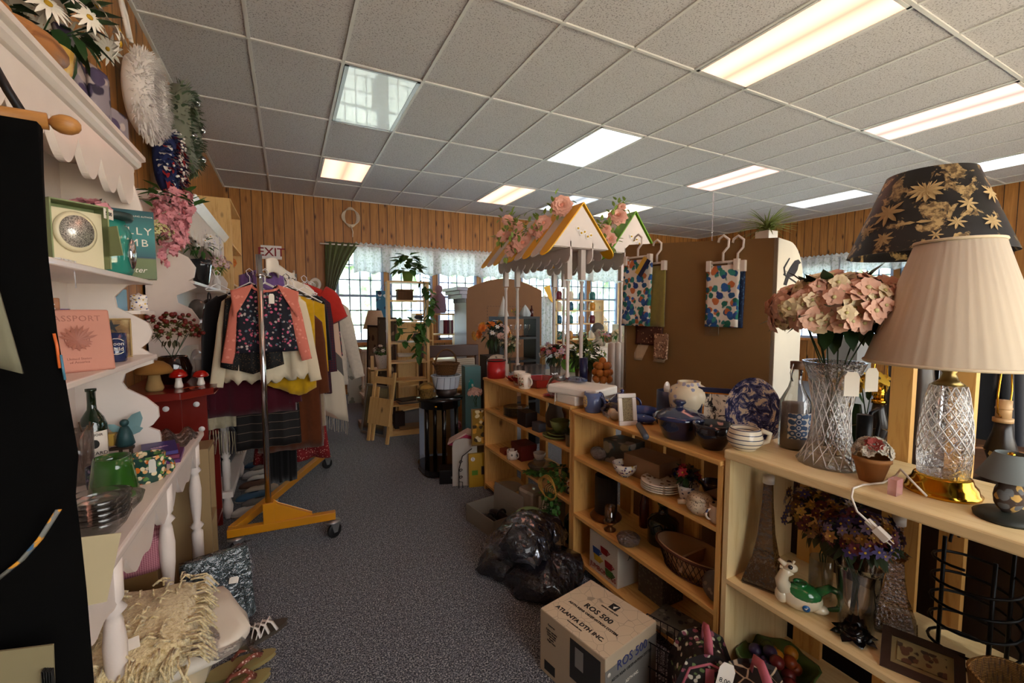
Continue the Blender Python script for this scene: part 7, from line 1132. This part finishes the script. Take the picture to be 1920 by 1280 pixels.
SP2 = T('shelf_unit', 'second pine shelf unit with deep boards behind and left of the first', 'shelf unit', (1.05, 5.95 + .35, 0) if 0 else (1.62, 6.45, 0), radians(20)); 
for s in (-1, 1): MB().b(s * .3 - .012, s * .3 + .012, -.15, .15, 0, 1.32).o('side_panel', PINE, SP2)
for z in (.06, .4, .75, 1.05, 1.32): MB().b(-.3, .3, -.15, .15, z - .02, z).o('shelf', PINEX, SP2)
MB().b(-.29, .29, .13, .15, 0, 1.3).o('back_panel', PINE, SP2)
P = T('fabric_print', 'blue printed bag with a lighthouse hanging in the window between the panes', 'bag', (PY(719, 560, 8.0).x, 8.0, PY(719, 545, 8.0).z)); MB().b(-.13, .13, -.01, .01, -.50, 0).o('bag_body', spots('#3f7a9c', ['#d9e0e4', '#2a3a5a'], 9, .3), P); MB().tube([(-.06, 0, 0), (0, 0, .12), (.06, 0, 0)], .006, 5).tube([(0, 0, .12), (0, .1, 2.63 - P.location.z)], .003, 5).o('handle', plain('#3f7a9c'), P)
# round black side table and baskets
P = T('side_table', 'half round black side table with a brass knob, tapered legs and a low platform base', 'side table', (1.235, 3.86, 0)); BLW = plain('#0b0908', .18, coat=.5, name='black_lacquer')
MB().lathe([(.19, .60), (.19, .665), (.215, .668), (.215, .69), (.001, .69)], 44).o('tabletop', BLW, P); MB().sph((-.09, -.17, .632), .012).o('brass_knob', BRASS, P)
for a in (radians(-155), radians(-95), radians(0), radians(90)): MB().lathe([(.022, 0), (.018, .3), (.022, .55)], 4, (.16 * cos(a), .16 * sin(a), .06)).o('leg', BLW, P)
MB().prism([(.21 * cos(2 * pi * i / 24) * (1 + .12 * cos(6 * pi * i / 24)), .21 * sin(2 * pi * i / 24) * (1 + .12 * cos(6 * pi * i / 24))) for i in range(24)], 'z', .0, .06).o('base_platform', BLW, P, bev=.006)
def basket(lab, p, r0, r1, h, hh, mat, rz=0, sx=1):
    P = T('basket', lab, 'basket', p, rz); MB().lathe([(r0, 0), (r0 * 1.05, .01), (r1, h), (r1 * .93, h), (r0 * .92, .015), (.001, .012)], 40, sx=sx, wav=lambda a, z: .02 * sin(26 * a)).o('basket_body', mat, P); MB().tube([(r1 * cos(a * pi / 20) * sx, r1 * sin(a * pi / 20), h) for a in range(40)], .009, 8, closed=True).o('braided_rim', mat, P)
    if hh: MB().tube([(r1 * sx * cos(a), 0, h + hh * sin(a)) for a in [pi * i / 16 for i in range(17)]], .009, 8).o('handle', mat, P)
    return P
TT = .691; basket('small honey coloured basket with open lattice sides on the black side table', (1.10, 3.83, TT), .055, .07, .085, .05, woven('#a8823a', '#3a2810', 50)); 
tag(MB().sph((0, 0, .0), .06, (1, 1, .5), wav=lambda a, z: .2 * sin(9 * a)).o('raffia', plain('#a8823a', .9, grain=60), None, (1.10, 3.83, TT + .09)), 'tangled straw filling the small honey coloured basket', 'straw')
P = T('wire_bowl', 'clear plastic wrapped bowl of dark potpourri under the white bushel basket', 'bowl', (1.295, 3.85, TT)); MB().lathe([(.07, 0), (.09, .02), (.095, .07), (.09, .072), (.001, .071)], 28).o('bowl_body', plain('#4a3c34', .5, grain=60), P); MB().lathe([(.075, 0), (.097, .03), (.10, .074)], 28, wav=lambda a, z: .03 * sin(11 * a)).o('clear_wrap', WRAP, P)
P = T('bushel_basket', 'white washed slatted bushel basket in the middle of the stack on the side table', 'basket', (1.295, 3.85, TT + .0755)); m = MB().lathe([(.11, 0), (.135, .12), (.128, .12), (.104, .01), (.001, .01)], 32, smooth=False); m.o('slatted_body', striped([(0, '#c9d2de'), (.9, '#6f7a8a')], 6, 'X'), P); MB().tube([(.137 * cos(a * pi / 16), .137 * sin(a * pi / 16), .115) for a in range(32)], .006, 6, closed=True).o('rim_band', plain('#c9d2de', .6), P)
basket('large brown wicker basket with an arched handle on top of the white bushel', (1.30, 3.86, TT + .2), .085, .12, .10, .13, woven('#8f5f2a', '#3a200c', 60), .3)
# left of the far bookcase: boxes, boards, picture
P = T('box', 'white and pink carton with folded peaked lid leaning by the bookcase', 'box', (1.36, 3.50, .33), radians(-25)); PKB = plain('#b8305a', .6); m = MB().prism([(-.16, 0), (0, .09), (.17, .03), (.17, .045), (0, .105), (-.16, .015)], 'y', -.06, .1); m.o('peaked_lid', plain('#d9b8ac', .6), P); MB().prism([(-.155, -.002), (0, .088), (.165, .028), (.04, -.0), (.02, -.06), (-.02, -.03)], 'y', -.055, -.05).o('pink_lining', PKB, P)
cartonbox('brown corrugated carton standing under the pink and white lid', (1.40, 3.62, 0), .26, .24, .325, KRAFT, .2)
picframe('large pale grey framed board leaning behind the side table', (1.30, 4.14, 0), .36, .56, plain('#8f97a8', .5), KRAFT, (radians(-8), 0, radians(-15)), .05, .02)
o = MB().prism([(-.11, 0), (.10, 0), (.10, .38), (-.02, .40), (-.085, .385), (-.105, .36), (-.11, .32)], 'y', 0, .015).o('white_board', plain('#b8b2a8', .5), None, (1.30, 3.38, 0), (radians(-6), 0, radians(-20))); tag(o, 'white board with a rounded corner leaning behind the yellow package', 'board')
picframe('sunflower still life in a thin gold frame hanging at the end of the far bookcase', (1.40, 3.29, .355), .15, .31, plain('#7a5a24', .4), spots('#8a6a1c', ['#c9902a', '#3a2a10', '#d9c89a'], 16, .33), (radians(-3), 0, radians(-14)), .012, .012, name='painting', cat='painting')
P = T('package', 'yellow retail package with a round emblem leaning at the foot of the bookcase', 'package', (1.385, 3.31, 0), radians(-12), rot=(radians(-4), 0, radians(-12))); MB().b(-.075, .075, 0, .03, 0, .28).o('yellow_card', plain('#b08a14', .5), P); MB().lathe([(.018, 0), (.018, .001)], 18, m=Matrix.Rotation(pi / 2, 4, 'X')).o('round_emblem', WHITE2, P, (-.04, 0, .235)); text('S', .026, INK, P, (-.04, -.0018, .235), (pi / 2, 0, 0)); MB().b(-.05, .0, -.001, 0, .10, .14).o('green_panel', plain('#5a8a1c', .5), P); MB().b(.03, .07, -.001, 0, .10, .17).o('dark_photo', plain('#2a1c14', .5), P)
P = T('iron_scroll_rack', 'black wrought iron scroll panel leaning against the white board', 'rack', (1.29, 3.34, 0), radians(-15)); m = MB().tube([(-.06, 0, 0), (-.06, 0, .16), (-.03, 0, .27), (.05, 0, .33)], .004, 6).tube([(-.03, 0, 0), (-.03, 0, .05), (-.06, 0, .055)], .003, 6)
for z in (.09, .15, .22): m.tube([(-.045 + (.016 - a * .001) * cos(a * .6), 0, z + (.016 - a * .001) * sin(a * .6)) for a in range(14)], .003, 5)
m.o('scroll_frame', BLKM, P)
P = T('storage_box', 'low black leather box on the carpet under the side table', 'box', (1.24, 3.54, 0), radians(-20)); MB().b(-.11, .11, -.08, .08, 0, .12).o('box_body', plain('#0e0c0c', .4), P, bev=.004); MB().b(-.012, .008, -.0815, -.08, .045, .065).o('label_plate', plain('#8a8a88', .4), P)
bouquet('hanging bunch of faded pink hydrangeas at the end of the far bookcase', (1.40, 3.42, .62) if 0 else (1.385, 3.37, .66), .055, .13, [FW('#c9a090', '#a88a70', 4, .02, .02)], 60, None, 0, stems=4)
# teal tin, grey post, cushion, roses
P = T('mailbox', 'teal metal box with a white bird silhouette behind the far bookcase', 'box', (1.62, 4.05, 0), radians(-8)); MB().b(-.07, .09, -.06, .1, 0, .93).o('teal_body', plain('#5f8f92', .5), P); MB().sph((0, 0, 0), .05, (.6, .05, 1.8), 14).o('bird_print', spots('#2f9a9a', ['#e8f0e8'], 30, .3), P, (-.01, -.062, .72))
P = T('pedestal', 'weathered grey brown square post behind the red pot, carrying the rose arrangement', 'pedestal', (1.85, 4.05, 0)); MB().b(-.09, .09, -.09, .09, 0, 1.03).o('post', plain('#4a3c34', .8, grain=20), P)
bouquet('large arrangement of orange and peach roses on the grey post', (1.87, 4.05, 1.031), .19, .21, [FW('#d9782a', '#b8501c', 8, .05, .04, 3, .3), FW('#e0a040', '#b87020', 8, .05, .04, 3, .3), FW('#e8c0b0', '#d9a090', 8, .045, .036, 2, .3), WHTF], 24, DKGREEN, 46, .08, fs=1.0)
P = T('cushion', 'small cream cushion printed with a grey scene leaning on the grey post', 'cushion', (1.83, 3.86, .985), radians(-15)); MB().sph((0, 0, 0), .5, (.21, .07, .14), 24).o('cushion_cover', spots('#c9b8a4', ['#77706a'], 30, .28), P, (0, 0, .0)); KIDS(P)[0].modifiers.new('s', 'SUBSURF').levels = 0
# ================================================================ TABLE BEHIND THE FAR BOOKCASE, AWNING STANDS
TZ = .86
P = T('display_table', 'long white topped display table behind the far bookcase', 'table', (2.35, 3.35, 0)); MB().b(-.58, .55, -.85, .585, TZ - .03, TZ).o('tabletop', plain('#b8b2aa', .5), P)
for a in (-.52, .5):
    for b_ in (-.8, .53): MB().b(a - .03, a + .03, b_ - .03, b_ + .03, 0, TZ - .03).o('leg', BLACK, P)
PLWH = plain('#d9cdc4', .5, name='white_painted_wood'); YELP = plain('#f0b414', .4, name='yellow_paint'); GRNP = plain('#6fa812', .4, name='green_paint')
def awning(lab, cx, y0, y1, zb, ze, za, hw, stripes, cols, pd=.06):
    P = T('awning_stand', lab, 'display stand', (cx, (y0 + y1) / 2, zb)); hy = (y1 - y0) / 2; zt = ze - zb; zz_ = za - zb
    for a in (-pd, pd):
        for b_ in (-hy + .08, hy - .08): MB().b(-.02, .02, -.02, .02, 0, .12).b(-.02, .02, -.02, .02, zt - .22, zt + .04).lathe([(.014, .12), (.017, .14), (.012, .18), (.015, .5), (.012, zt - .26), (.018, zt - .23)], 12, cap=False).o('post', PLWH, P, (a, b_, 0))
    for yy in (-hy, hy - .02): MB().prism([(-hw * .80, zt + .0), (hw * .80, zt), (0, zz_ - .02)], 'y', yy, yy + .018).o('gable_panel', PLWH, P)
    L_ = 2 * hy / stripes
    for s in (-1, 1):
        for i in range(stripes):
            ya, w = -hy - .012 + L_ * i, L_; base = Vector((0, 0, zz_)); ed = Vector((s * hw, 0, zt - .06)); dv = ed - base; ln = dv.length; an = math.atan2(dv.z, dv.x)
            pl = [(0, -w / 2), (ln - w / 2, -w / 2)] + [(ln - w / 2 + w / 2 * cos(t), w / 2 * sin(t)) for t in [-pi / 2 + pi * k / 8 for k in range(1, 8)]] + [(ln - w / 2, w / 2), (0, w / 2)]
            MB().prism(pl, 'z', 0, .008 * (1 if s > 0 else 1)).o('awning_slat', cols[i % 2], P, (0, ya + w / 2, zz_), (0, -an, 0))
    n_ = 9
    for s in (-1, 1):
        pl = [(-hy, zt + .04), (-hy, zt - .06)] + [(-hy + 2 * hy * k / 72, zt - .06 - .045 * abs(sin(pi * n_ * k / 72)) ** .6) for k in range(73)] + [(hy, zt + .04)]
        MB().prism(pl, 'x', s * pd * 1.6 - .004, s * pd * 1.6 + .004).o('scalloped_trim', PLWH, P)
    pl = [(-hw * .8, zt), (hw * .8, zt)]; MB().b(-hw * .78, hw * .78, -hy + .02, hy - .02, zt - .004, zt + .008).o('ceiling_board', PLWH, P)
    for k in range(5): m = MB(); [m.leaf((0, 0, 0), (cos(j * .7), -.15, sin(j * .7)), .018, .012, up=(0, -1, 0)) for j in range(9)]; m.sph((0, -.006, 0), .007, mi=1); m.o('daisy_ornament', [WHTF.materials[0], YEL.materials[0]], P, (-.02 + .028 * k - .02, -hy - .006, zt + .13 - .02 * (k % 2) - .01 * k))
    return P
A = PY(1092, 380, 2.55); P = awning('market stall display with yellow and white striped awning on slim white posts', A.x + .0, 2.55, 3.72, TZ + .001, 1.925, A.z, .30, 9, [YELP, PLWH])
B = PY(1187, 396, 2.72); awning('second market stall display with a green and white awning behind the yellow one', B.x + .02, 2.72, 3.9, TZ + .001, 1.945, B.z, .30, 9, [GRNP, PLWH])
# peony garland on the yellow awning
def garland(lab, pts, ctr, y_, sz):
    p0 = ctr; P = T('flower_garland', lab, 'artificial flowers', p0); m = MB()
    for (px, py, r_) in pts:
        t = (1092 - px) / 190; q = PY(px, py, y_ + t * .9 if sz else y_); k = mpp(q) * r_ / .034; inst('peony', PEO, P, q - p0, (radians(75) + rnd(-.3, .3), rnd(-.3, .3), face(q)), k)
        for j in range(16): a = rnd(0, 6.28); d_ = Vector((cos(a), -.3, sin(a))); m.leaf(q - p0 + d_ * .035 + Vector((rnd(-.05, .05), rnd(.0, .05), rnd(-.04, .04))), d_, .05, .026)
    m.o('leaves', plain('#7d9440', .6), P); return P
c = PY(1010, 430, 2.9); garland('garland of peach peonies and leaves draped over the yellow awning', [(1053, 385, 19), (1019, 418, 15), (1017, 437, 14), (980, 455, 20), (952, 412, 10), (944, 440, 13), (965, 440, 11), (960, 468, 13), (1000, 432, 9), (972, 423, 9)], c, 2.50, True)
c = PY(1155, 420, 2.7); garland('smaller bunch of peach peonies on the green awning', [(1158, 404, 17), (1135, 428, 10), (1143, 448, 12), (1165, 388, 8)], c, 2.66, False)
# goods on the table
P = T('candle', 'thick dark blue pillar candle on a pedestal beside the brown board', 'candle', (1.95, 2.62, TZ)); MB().cyl((0, 0, .06), .032, .21, 24).o('wax_pillar', plain('#141c40', .35), P); MB().cyl((0, 0, .27), .002, .02, 6).o('wick', BLACK, P); MB().lathe([(.05, 0), (.02, .02), (.02, .045), (.04, .06)], 20).o('holder', BLKM, P)
P = T('topiary', 'pyramid of artificial oranges on a small stand next to the blue candle', 'topiary', (2.13, 2.62, TZ)); MB().cyl((0, 0, 0), .02, .09, 12).cyl((0, 0, 0), .045, .012, 18).o('stand', BRASS, P); OR = MB().sph((0, 0, 0), .030, n=14).mesh('orange', [plain('#b8702a', .5, grain=80)])
for k, (n_, z, r_) in enumerate([(6, .10, .052), (6, .15, .052), (5, .2, .045), (1, .235, 0)]):
    for i in range(n_): a = 2 * pi * i / n_ + k * .5; inst('orange', OR, P, (r_ * cos(a), r_ * sin(a), z))
bouquet('mixed dusty pink and white dried flowers in a clear jar on the display table', (1.98, 3.05, TZ), .12, .26, [FW('#b8909a', n=7), FW('#d9ccc4', n=7), REDF], 34, DKGREEN, 50, .06, fs=.9); vase('ribbed clear jar holding the dusty pink flowers', (1.98, 3.05, TZ), [(.04, 0), (.045, .004), (.045, .13), (.05, .16), (.046, .16), (.04, .01), (.001, .008)], GLASS)
P = bouquet('full green leafy plant in a bark covered pot on the display table', (2.20, 2.95, TZ + .05), .16, .20, [LTF] if 0 else [FW('#6f8a4a', n=5)], 26, plain('#3f5a24', .6), 110, .09); vase('bark covered brown pot under the green leafy plant', (2.20, 2.95, TZ), [(.06, 0), (.075, .13), (.07, .13), (.055, .01), (.001, .01)], plain('#5a4634', .9, grain=30), name='flower_pot', cat='flower pot')
P = T('iron_scroll_stand', 'black wrought iron scroll plate stand on the display table', 'stand', (2.08, 3.22, TZ)); MB().tube([(0, 0, 0), (0, 0, .2), (-.03, 0, .27), (-.07, 0, .30), (-.10, 0, .26), (-.07, 0, .22), (-.04, 0, .25)], .005, 6).tube([(0, 0, .2), (.04, 0, .27), (.03, 0, .33), (0, 0, .32)], .005, 6).tube([(-.07, 0, 0), (0, 0, .05), (.07, 0, 0)], .005, 6).o('scrollwork', BLKM, P)
for i in range(10): a, b_ = i % 5, i // 5; vase(f'clear drinking glass in the cluster on the display table', (1.86 + .06 * a, 3.45 + .07 * b_, TZ), [(.022, 0), (.024, .004), (.03, .12), (.028, .12), (.021, .01), (.001, .008)], GLASS, 'clear glasses clustered on the display table', 'drinking_glass', n=14, cat='glass')
P = T('shelf_rack', 'black framed rack with glass ornaments in front of the brown armoire back', 'rack', (2.22, 4.25, 0)); 
for a in (-.22, .22): MB().b(a - .025, a + .025, -.14, .14, 0, 1.42).o('side_panel', BLACK, P)
for z in (.5, .95, 1.2, 1.42): MB().b(-.195, .195, -.14, .14, z - .025, z).o('shelf', BLACK, P)
P = T('cone_tree', 'white frosted cone shaped tree on the black rack', 'ornament', (2.07, 4.22, 1.421)); MB().lathe([(.06, 0), (.055, .02), (.001, .22)], 24, wav=lambda a, z: .08 * sin(11 * a)).o('cone', plain('#e6e2da', .8, grain=60), P)
vase('white frosted crystal ornament on the black rack', (2.34, 4.22, 1.421), [(.05, 0), (.06, .03), (.03, .09), (.001, .13)], plain('#c9d2d6', .3), name='crystal_ornament', cat='ornament', wav=lambda a, z: .12 * sin(7 * a)); bottle('small dark red bottle at the right end of the black rack top', (2.41, 4.2, 1.421), .02, .12, plain('#4a120c', .2), .4, name='glass_bottle')
bouquet('small potted flowers in orange and green on the black rack top', (2.21, 4.22, 1.421), .035, .06, [ORG, YEL], 6, GREEN, 14, .03, fs=.5)
for i in range(6): vase('stemmed clear glass on the black rack shelf', (2.06 + .06 * i, 4.2, 1.201), [(.025, 0), (.004, .01), (.004, .06), (.025, .09), (.027, .13)], GLASS, 'stemmed glasses on the black rack', 'wine_glass', n=14, cat='glass')
# trailing fern tower between the posts
bouquet('tall trailing green and white vine arrangement beside the left awning posts', (1.92, 3.78, TZ), .12, .30, [FW('#b8b08a', n=5, l=.015, w=.01)], 40, plain('#4a5a2c', .7), 90, .05)
tag(MB().sph((0, 0, .09), .10, (1.3, .8, .9), wav=lambda a, z: .06 * sin(5 * a)).o('green_cushion', plain('#6fb03a', .8), None, (2.55, 3.6, TZ)), 'bright lime green cushion on the display table', 'cushion')
# armoire seen from behind
P = T('armoire', 'large armoire seen from its brown arched back, with a pale lavender cornice', 'armoire', (2.88, 6.05, 0)); AB = plain('#7a4e24', .6, grain=20, name='brown_hardboard'); LAV = plain('#a9abc0', .4, name='lavender_paint')
MB().prism([(-.62, 0), (.62, 0), (.62, 1.80)] + [(.62 - 1.24 * k / 20, 1.80 + .16 * sin(pi * k / 20)) for k in range(21)] + [(-.62, 1.80)], 'y', -.26, -.25).o('back_panel', AB, P); MB().b(-.62, .62, -.25, .25, 0, 1.79).o('cabinet_body', LAV, P)
MB().b(-.70, -.62, -.28, .30, 1.66, 1.72).b(-.74, -.62, -.30, .32, 1.72, 1.77).b(-.78, -.62, -.32, .34, 1.77, 1.82).o('cornice', LAV, P, bev=.006); m = MB(); [m.b(-.635, -.62, -.25 + .04 * i, -.23 + .04 * i, 1.60, 1.66) for i in range(13)]; m.o('dentil_trim', LAV, P); m = MB()
for i in range(14): m.b(-.30 + .045 * i, -.275 + .045 * i, -.263, -.26, 1.55, 1.555)
for i in range(9): m.b(-.30, -.295, -.263, -.26, 1.15 + .045 * i, 1.175 + .045 * i).b(.31, .315, -.263, -.26, 1.15 + .045 * i, 1.175 + .045 * i)
m.o('dashed_outline', plain('#2a1a0e', .7), P)
tag(MB().lathe([(.10, 0), (.12, .05), (.10, .25), (.04, .32), (.06, .36), (.05, .42), (.001, .44)], 16, wav=lambda a, z: .08 * sin(5 * a)).o('pink_shirt_form', cloth('#a88a9a'), None, (2.12, 6.6, 1.45 - .0)), 'mauve shirt on a dress form near the window beside the armoire', 'dress form')
P = T('bookshelf', 'pine shelf with red books and flowers in front of the window by the armoire', 'shelf unit', (2.10, 6.75, 0)); MB().b(-.35, .35, -.14, .14, 1.42, 1.448).b(-.35, .35, -.14, .14, 1.10, 1.12).b(-.35, .35, -.14, .14, .7, .72).each('shelf', PINEX, P)
for a in (-.35, .33): MB().b(a, a + .02, -.14, .14, 0, 1.42).o('side_panel', PINE, P)
for i in range(5): tag(MB().b(0, .03, -.1, .1, 0, .22).o('book', plain(['#7a1c24', '#8a2a2a', '#6a2030', '#c9b8a8', '#7a1c24'][i], .5), None, (2.20 + .034 * i, 6.75, 1.121)), 'red or cream book standing upright on the white window shelf', 'book', 'books on the window shelf')
bouquet('white and pink flowers in a glass on the window shelf', (2.02, 6.75, 1.449), .15, .24, [WHTF, PNKF], 24, LTGREEN, 20, .07)
P = T('bench', 'brown wooden bench back with a rounded edge behind the big wicker basket', 'bench', (1.95, 5.65, 0)); BR = plain('#4a2a1c', .35); MB().b(-.42, .42, -.03, .03, .86, 1.02).b(-.42, .42, -.4, .03, .42, .46).each('board', BR, P, .01); MB().b(-.42, -.38, -.03, .03, 0, .86).b(.38, .42, -.03, .03, 0, .86).b(-.42, -.38, -.4, -.36, 0, .42).b(.38, .42, -.4, -.36, 0, .42).each('leg', BR, P)
P = T('armchair', 'cream striped wicker chair behind the side table', 'chair', (1.90, 5.05, 0), radians(10)); WKC = striped([(0, '#b8ab98'), (.7, '#8f8474')], 12, 'Z'); MB().b(-.28, .28, .12, .17, .38, .88).o('backrest', WKC, P, bev=.02); MB().b(-.28, .28, -.26, .12, .34, .42).o('seat', WKC, P, bev=.02)
for a in (-.24, .24):
    for b_ in (-.22, .13): MB().b(a - .02, a + .02, b_ - .02, b_ + .02, 0, .34).o('leg', PINE, P)
P = T('crate', 'pine crate standing on the carpet behind the side table', 'crate', (1.62, 4.65, 0)); MB().b(-.14, .14, -.12, .12, 0, .02).b(-.14, -.12, -.12, .12, .02, .62).b(.12, .14, -.12, .12, .02, .62).b(-.14, .14, -.12, .12, .6, .62).b(-.12, .12, .1, .12, .02, .6).o('crate_body', PINE, P); 
bouquet('pink flower bunch inside the pine crate', (1.62, 4.6, .021), .09, .16, [PNKF], 22, GREEN, 14, .05)
# far centre right: window displays
P = T('display_shelf', 'pine display shelf with teal and amber jars in front of the back windows', 'shelf unit', (4.95, 6.9, 0))
for z in (.95, 1.25, 1.5, 1.7): MB().b(-.55, .55, -.15, .15, z - .02, z).o('shelf', PINEX, P)
for a in (-.55, .53): MB().b(a, a + .02, -.15, .15, 0, 1.7).o('side_panel', PINE, P)
for i in range(16):
    z = (.951, 1.251, 1.501, 1.701)[i // 4]; c = ['#2f6a6a', '#c98a3a', '#6a2a34', '#d9ccb8', '#1f5a7a'][i % 5]; vase(['teal', 'amber', 'maroon', 'cream', 'blue'][i % 5] + ' jar on the ' + ['lowest', 'second', 'third', 'top'][i // 4] + ' board of the window display shelf, ' + ['far left', 'left of centre', 'right of centre', 'far right'][i % 4], (4.55 + .26 * (i % 4), 6.9, z), [(.05, 0), (.06, .02), (.06, .12), (.04, .15), (.045, .16), (.001, .16)], plain(c, .25), name='jar', cat='jar', n=16)
P = T('mannequin_doll', 'brown haired doll in a fur coat standing on the cream cabinet by the window', 'doll', (6.45, 6.9, 1.22)); MB().lathe([(.16, 0), (.18, .1), (.14, .26), (.06, .38), (.04, .42)], 20, wav=lambda a, z: .06 * sin(11 * a)).o('fur_coat', plain('#4a3428', .95, grain=50), P); MB().sph((0, 0, .48), .08).o('head', plain('#d9b49a', .6), P); MB().sph((0, .01, .51), .095, (1, 1, .95)).o('hat', plain('#123038', .7), P)
P = T('cabinet', 'cream low cabinet under the back window holding the fur coated doll', 'cabinet', (6.6, 6.95, 0)); MB().b(-.55, .75, -.2, .2, 0, 1.2).o('cabinet_body', plain('#cdb896', .5), P); MB().b(-.57, .77, -.22, .22, 1.2, 1.218).o('cabinet_top', plain('#d9c8a8', .5), P)
P = T('radiator_lamp', 'row of white tall candles on the table beside the brown board', 'candle', (2.42, 2.9, TZ)) if 0 else None
for i in range(3): tag(MB().lathe([(.028, 0), (.028, .36), (.01, .37), (.001, .375)], 16).o('candle', plain('#d9d6d0', .3), None, (2.28 + .065 * i, 2.70, TZ)), ['tall white pillar candle behind the oranges, the left one', 'tall white pillar candle behind the oranges, the middle one', 'tall white pillar candle behind the oranges, nearest the brown board'][i], 'candle')
P = T('bust', 'mannequin bust with grey hair on the far display table', 'bust', (4.3, 5.4, .95)); MB().lathe([(.1, 0), (.12, .04), (.05, .1), (.045, .15)], 18).sph((0, 0, .22), .08, (1, 1, 1.2)).o('bust_body', plain('#a89a84', .5), P); MB().sph((0, .02, .26), .095, wav=lambda a, z: .08 * sin(9 * a)).o('hair', plain('#5a564e', .9), P)
P = T('display_table', 'long table with white lace cloth in the back of the shop', 'table', (4.5, 5.4, 0)); MB().b(-1.1, 1.3, -.4, .4, .92, .948).o('tabletop', LACE, P); MB().sheet(lambda u, v: (-1.1 + 2.4 * u, -.41 + .015 * sin(60 * u), .93 - .4 * v), 60, 4, .004).o('cloth_skirt', LACE, P)
for a in (-1.0, 1.2):
    for b_ in (-.35, .35): MB().b(a - .03, a + .03, b_ - .03, b_ + .03, 0, .92).o('leg', PINE, P)
for i in range(7): x_ = 3.55 + .33 * i; bouquet(['small white arrangement at the left end of the lace covered table', 'pale green fern ball on the lace covered table', 'dusty rose bunch on the lace covered table', 'ivory hydrangea beside the bust on the lace table', 'lilac sprig bunch right of the bust on the lace table', 'dark leafy bunch near the right end of the lace table', 'cream rose bunch at the right end of the lace covered table'][i], (x_, 5.25 - (.0 if i != 2 else .1), .949), .10, .17, [[WHTF], [FW('#a8b87a')], [FW('#b8808a')], [CREAM], [FW('#9a8ab8')], [REDF], [FW('#e0d0b0')]][i], 14, GREEN, 30, .06, fs=.8)
P = T('umbrella_curtain', 'sheer white and lavender drape with a yellow tip beside the armoire', 'drape', (3.72, 6.0, 0)); MB().sheet(lambda u, v: (-.12 + .26 * u, .03 * sin(22 * u), 1.72 - 1.2 * v), 24, 6, .004).o('sheer_drape', LAC, P); MB().prism([(-.08, 1.86), (.03, 1.90), (.10, 1.6), (.02, 1.68)], 'y', -.05, -.04).o('yellow_tip', YELP, P); MB().cyl((0, .05, 0), .012, 1.75, 8).o('pole', WHITE2, P)
bouquet('dark blue grey flower head visible through the right window beside the lamp shade', (4.2, 2.3, .9) if 0 else (5.5, 2.55, 1.20), .22, .22, [FW('#3a4458', n=7, l=.04)], 50, plain('#2a3a34', .7), 40, .08)
P = T('plant_pedestal', 'grey pedestal carrying the blue grey flower head', 'pedestal', (5.5, 2.55, 0)); MB().b(-.15, .15, -.15, .15, 0, 1.198).o('pedestal_body', plain('#8a8a86', .6), P)
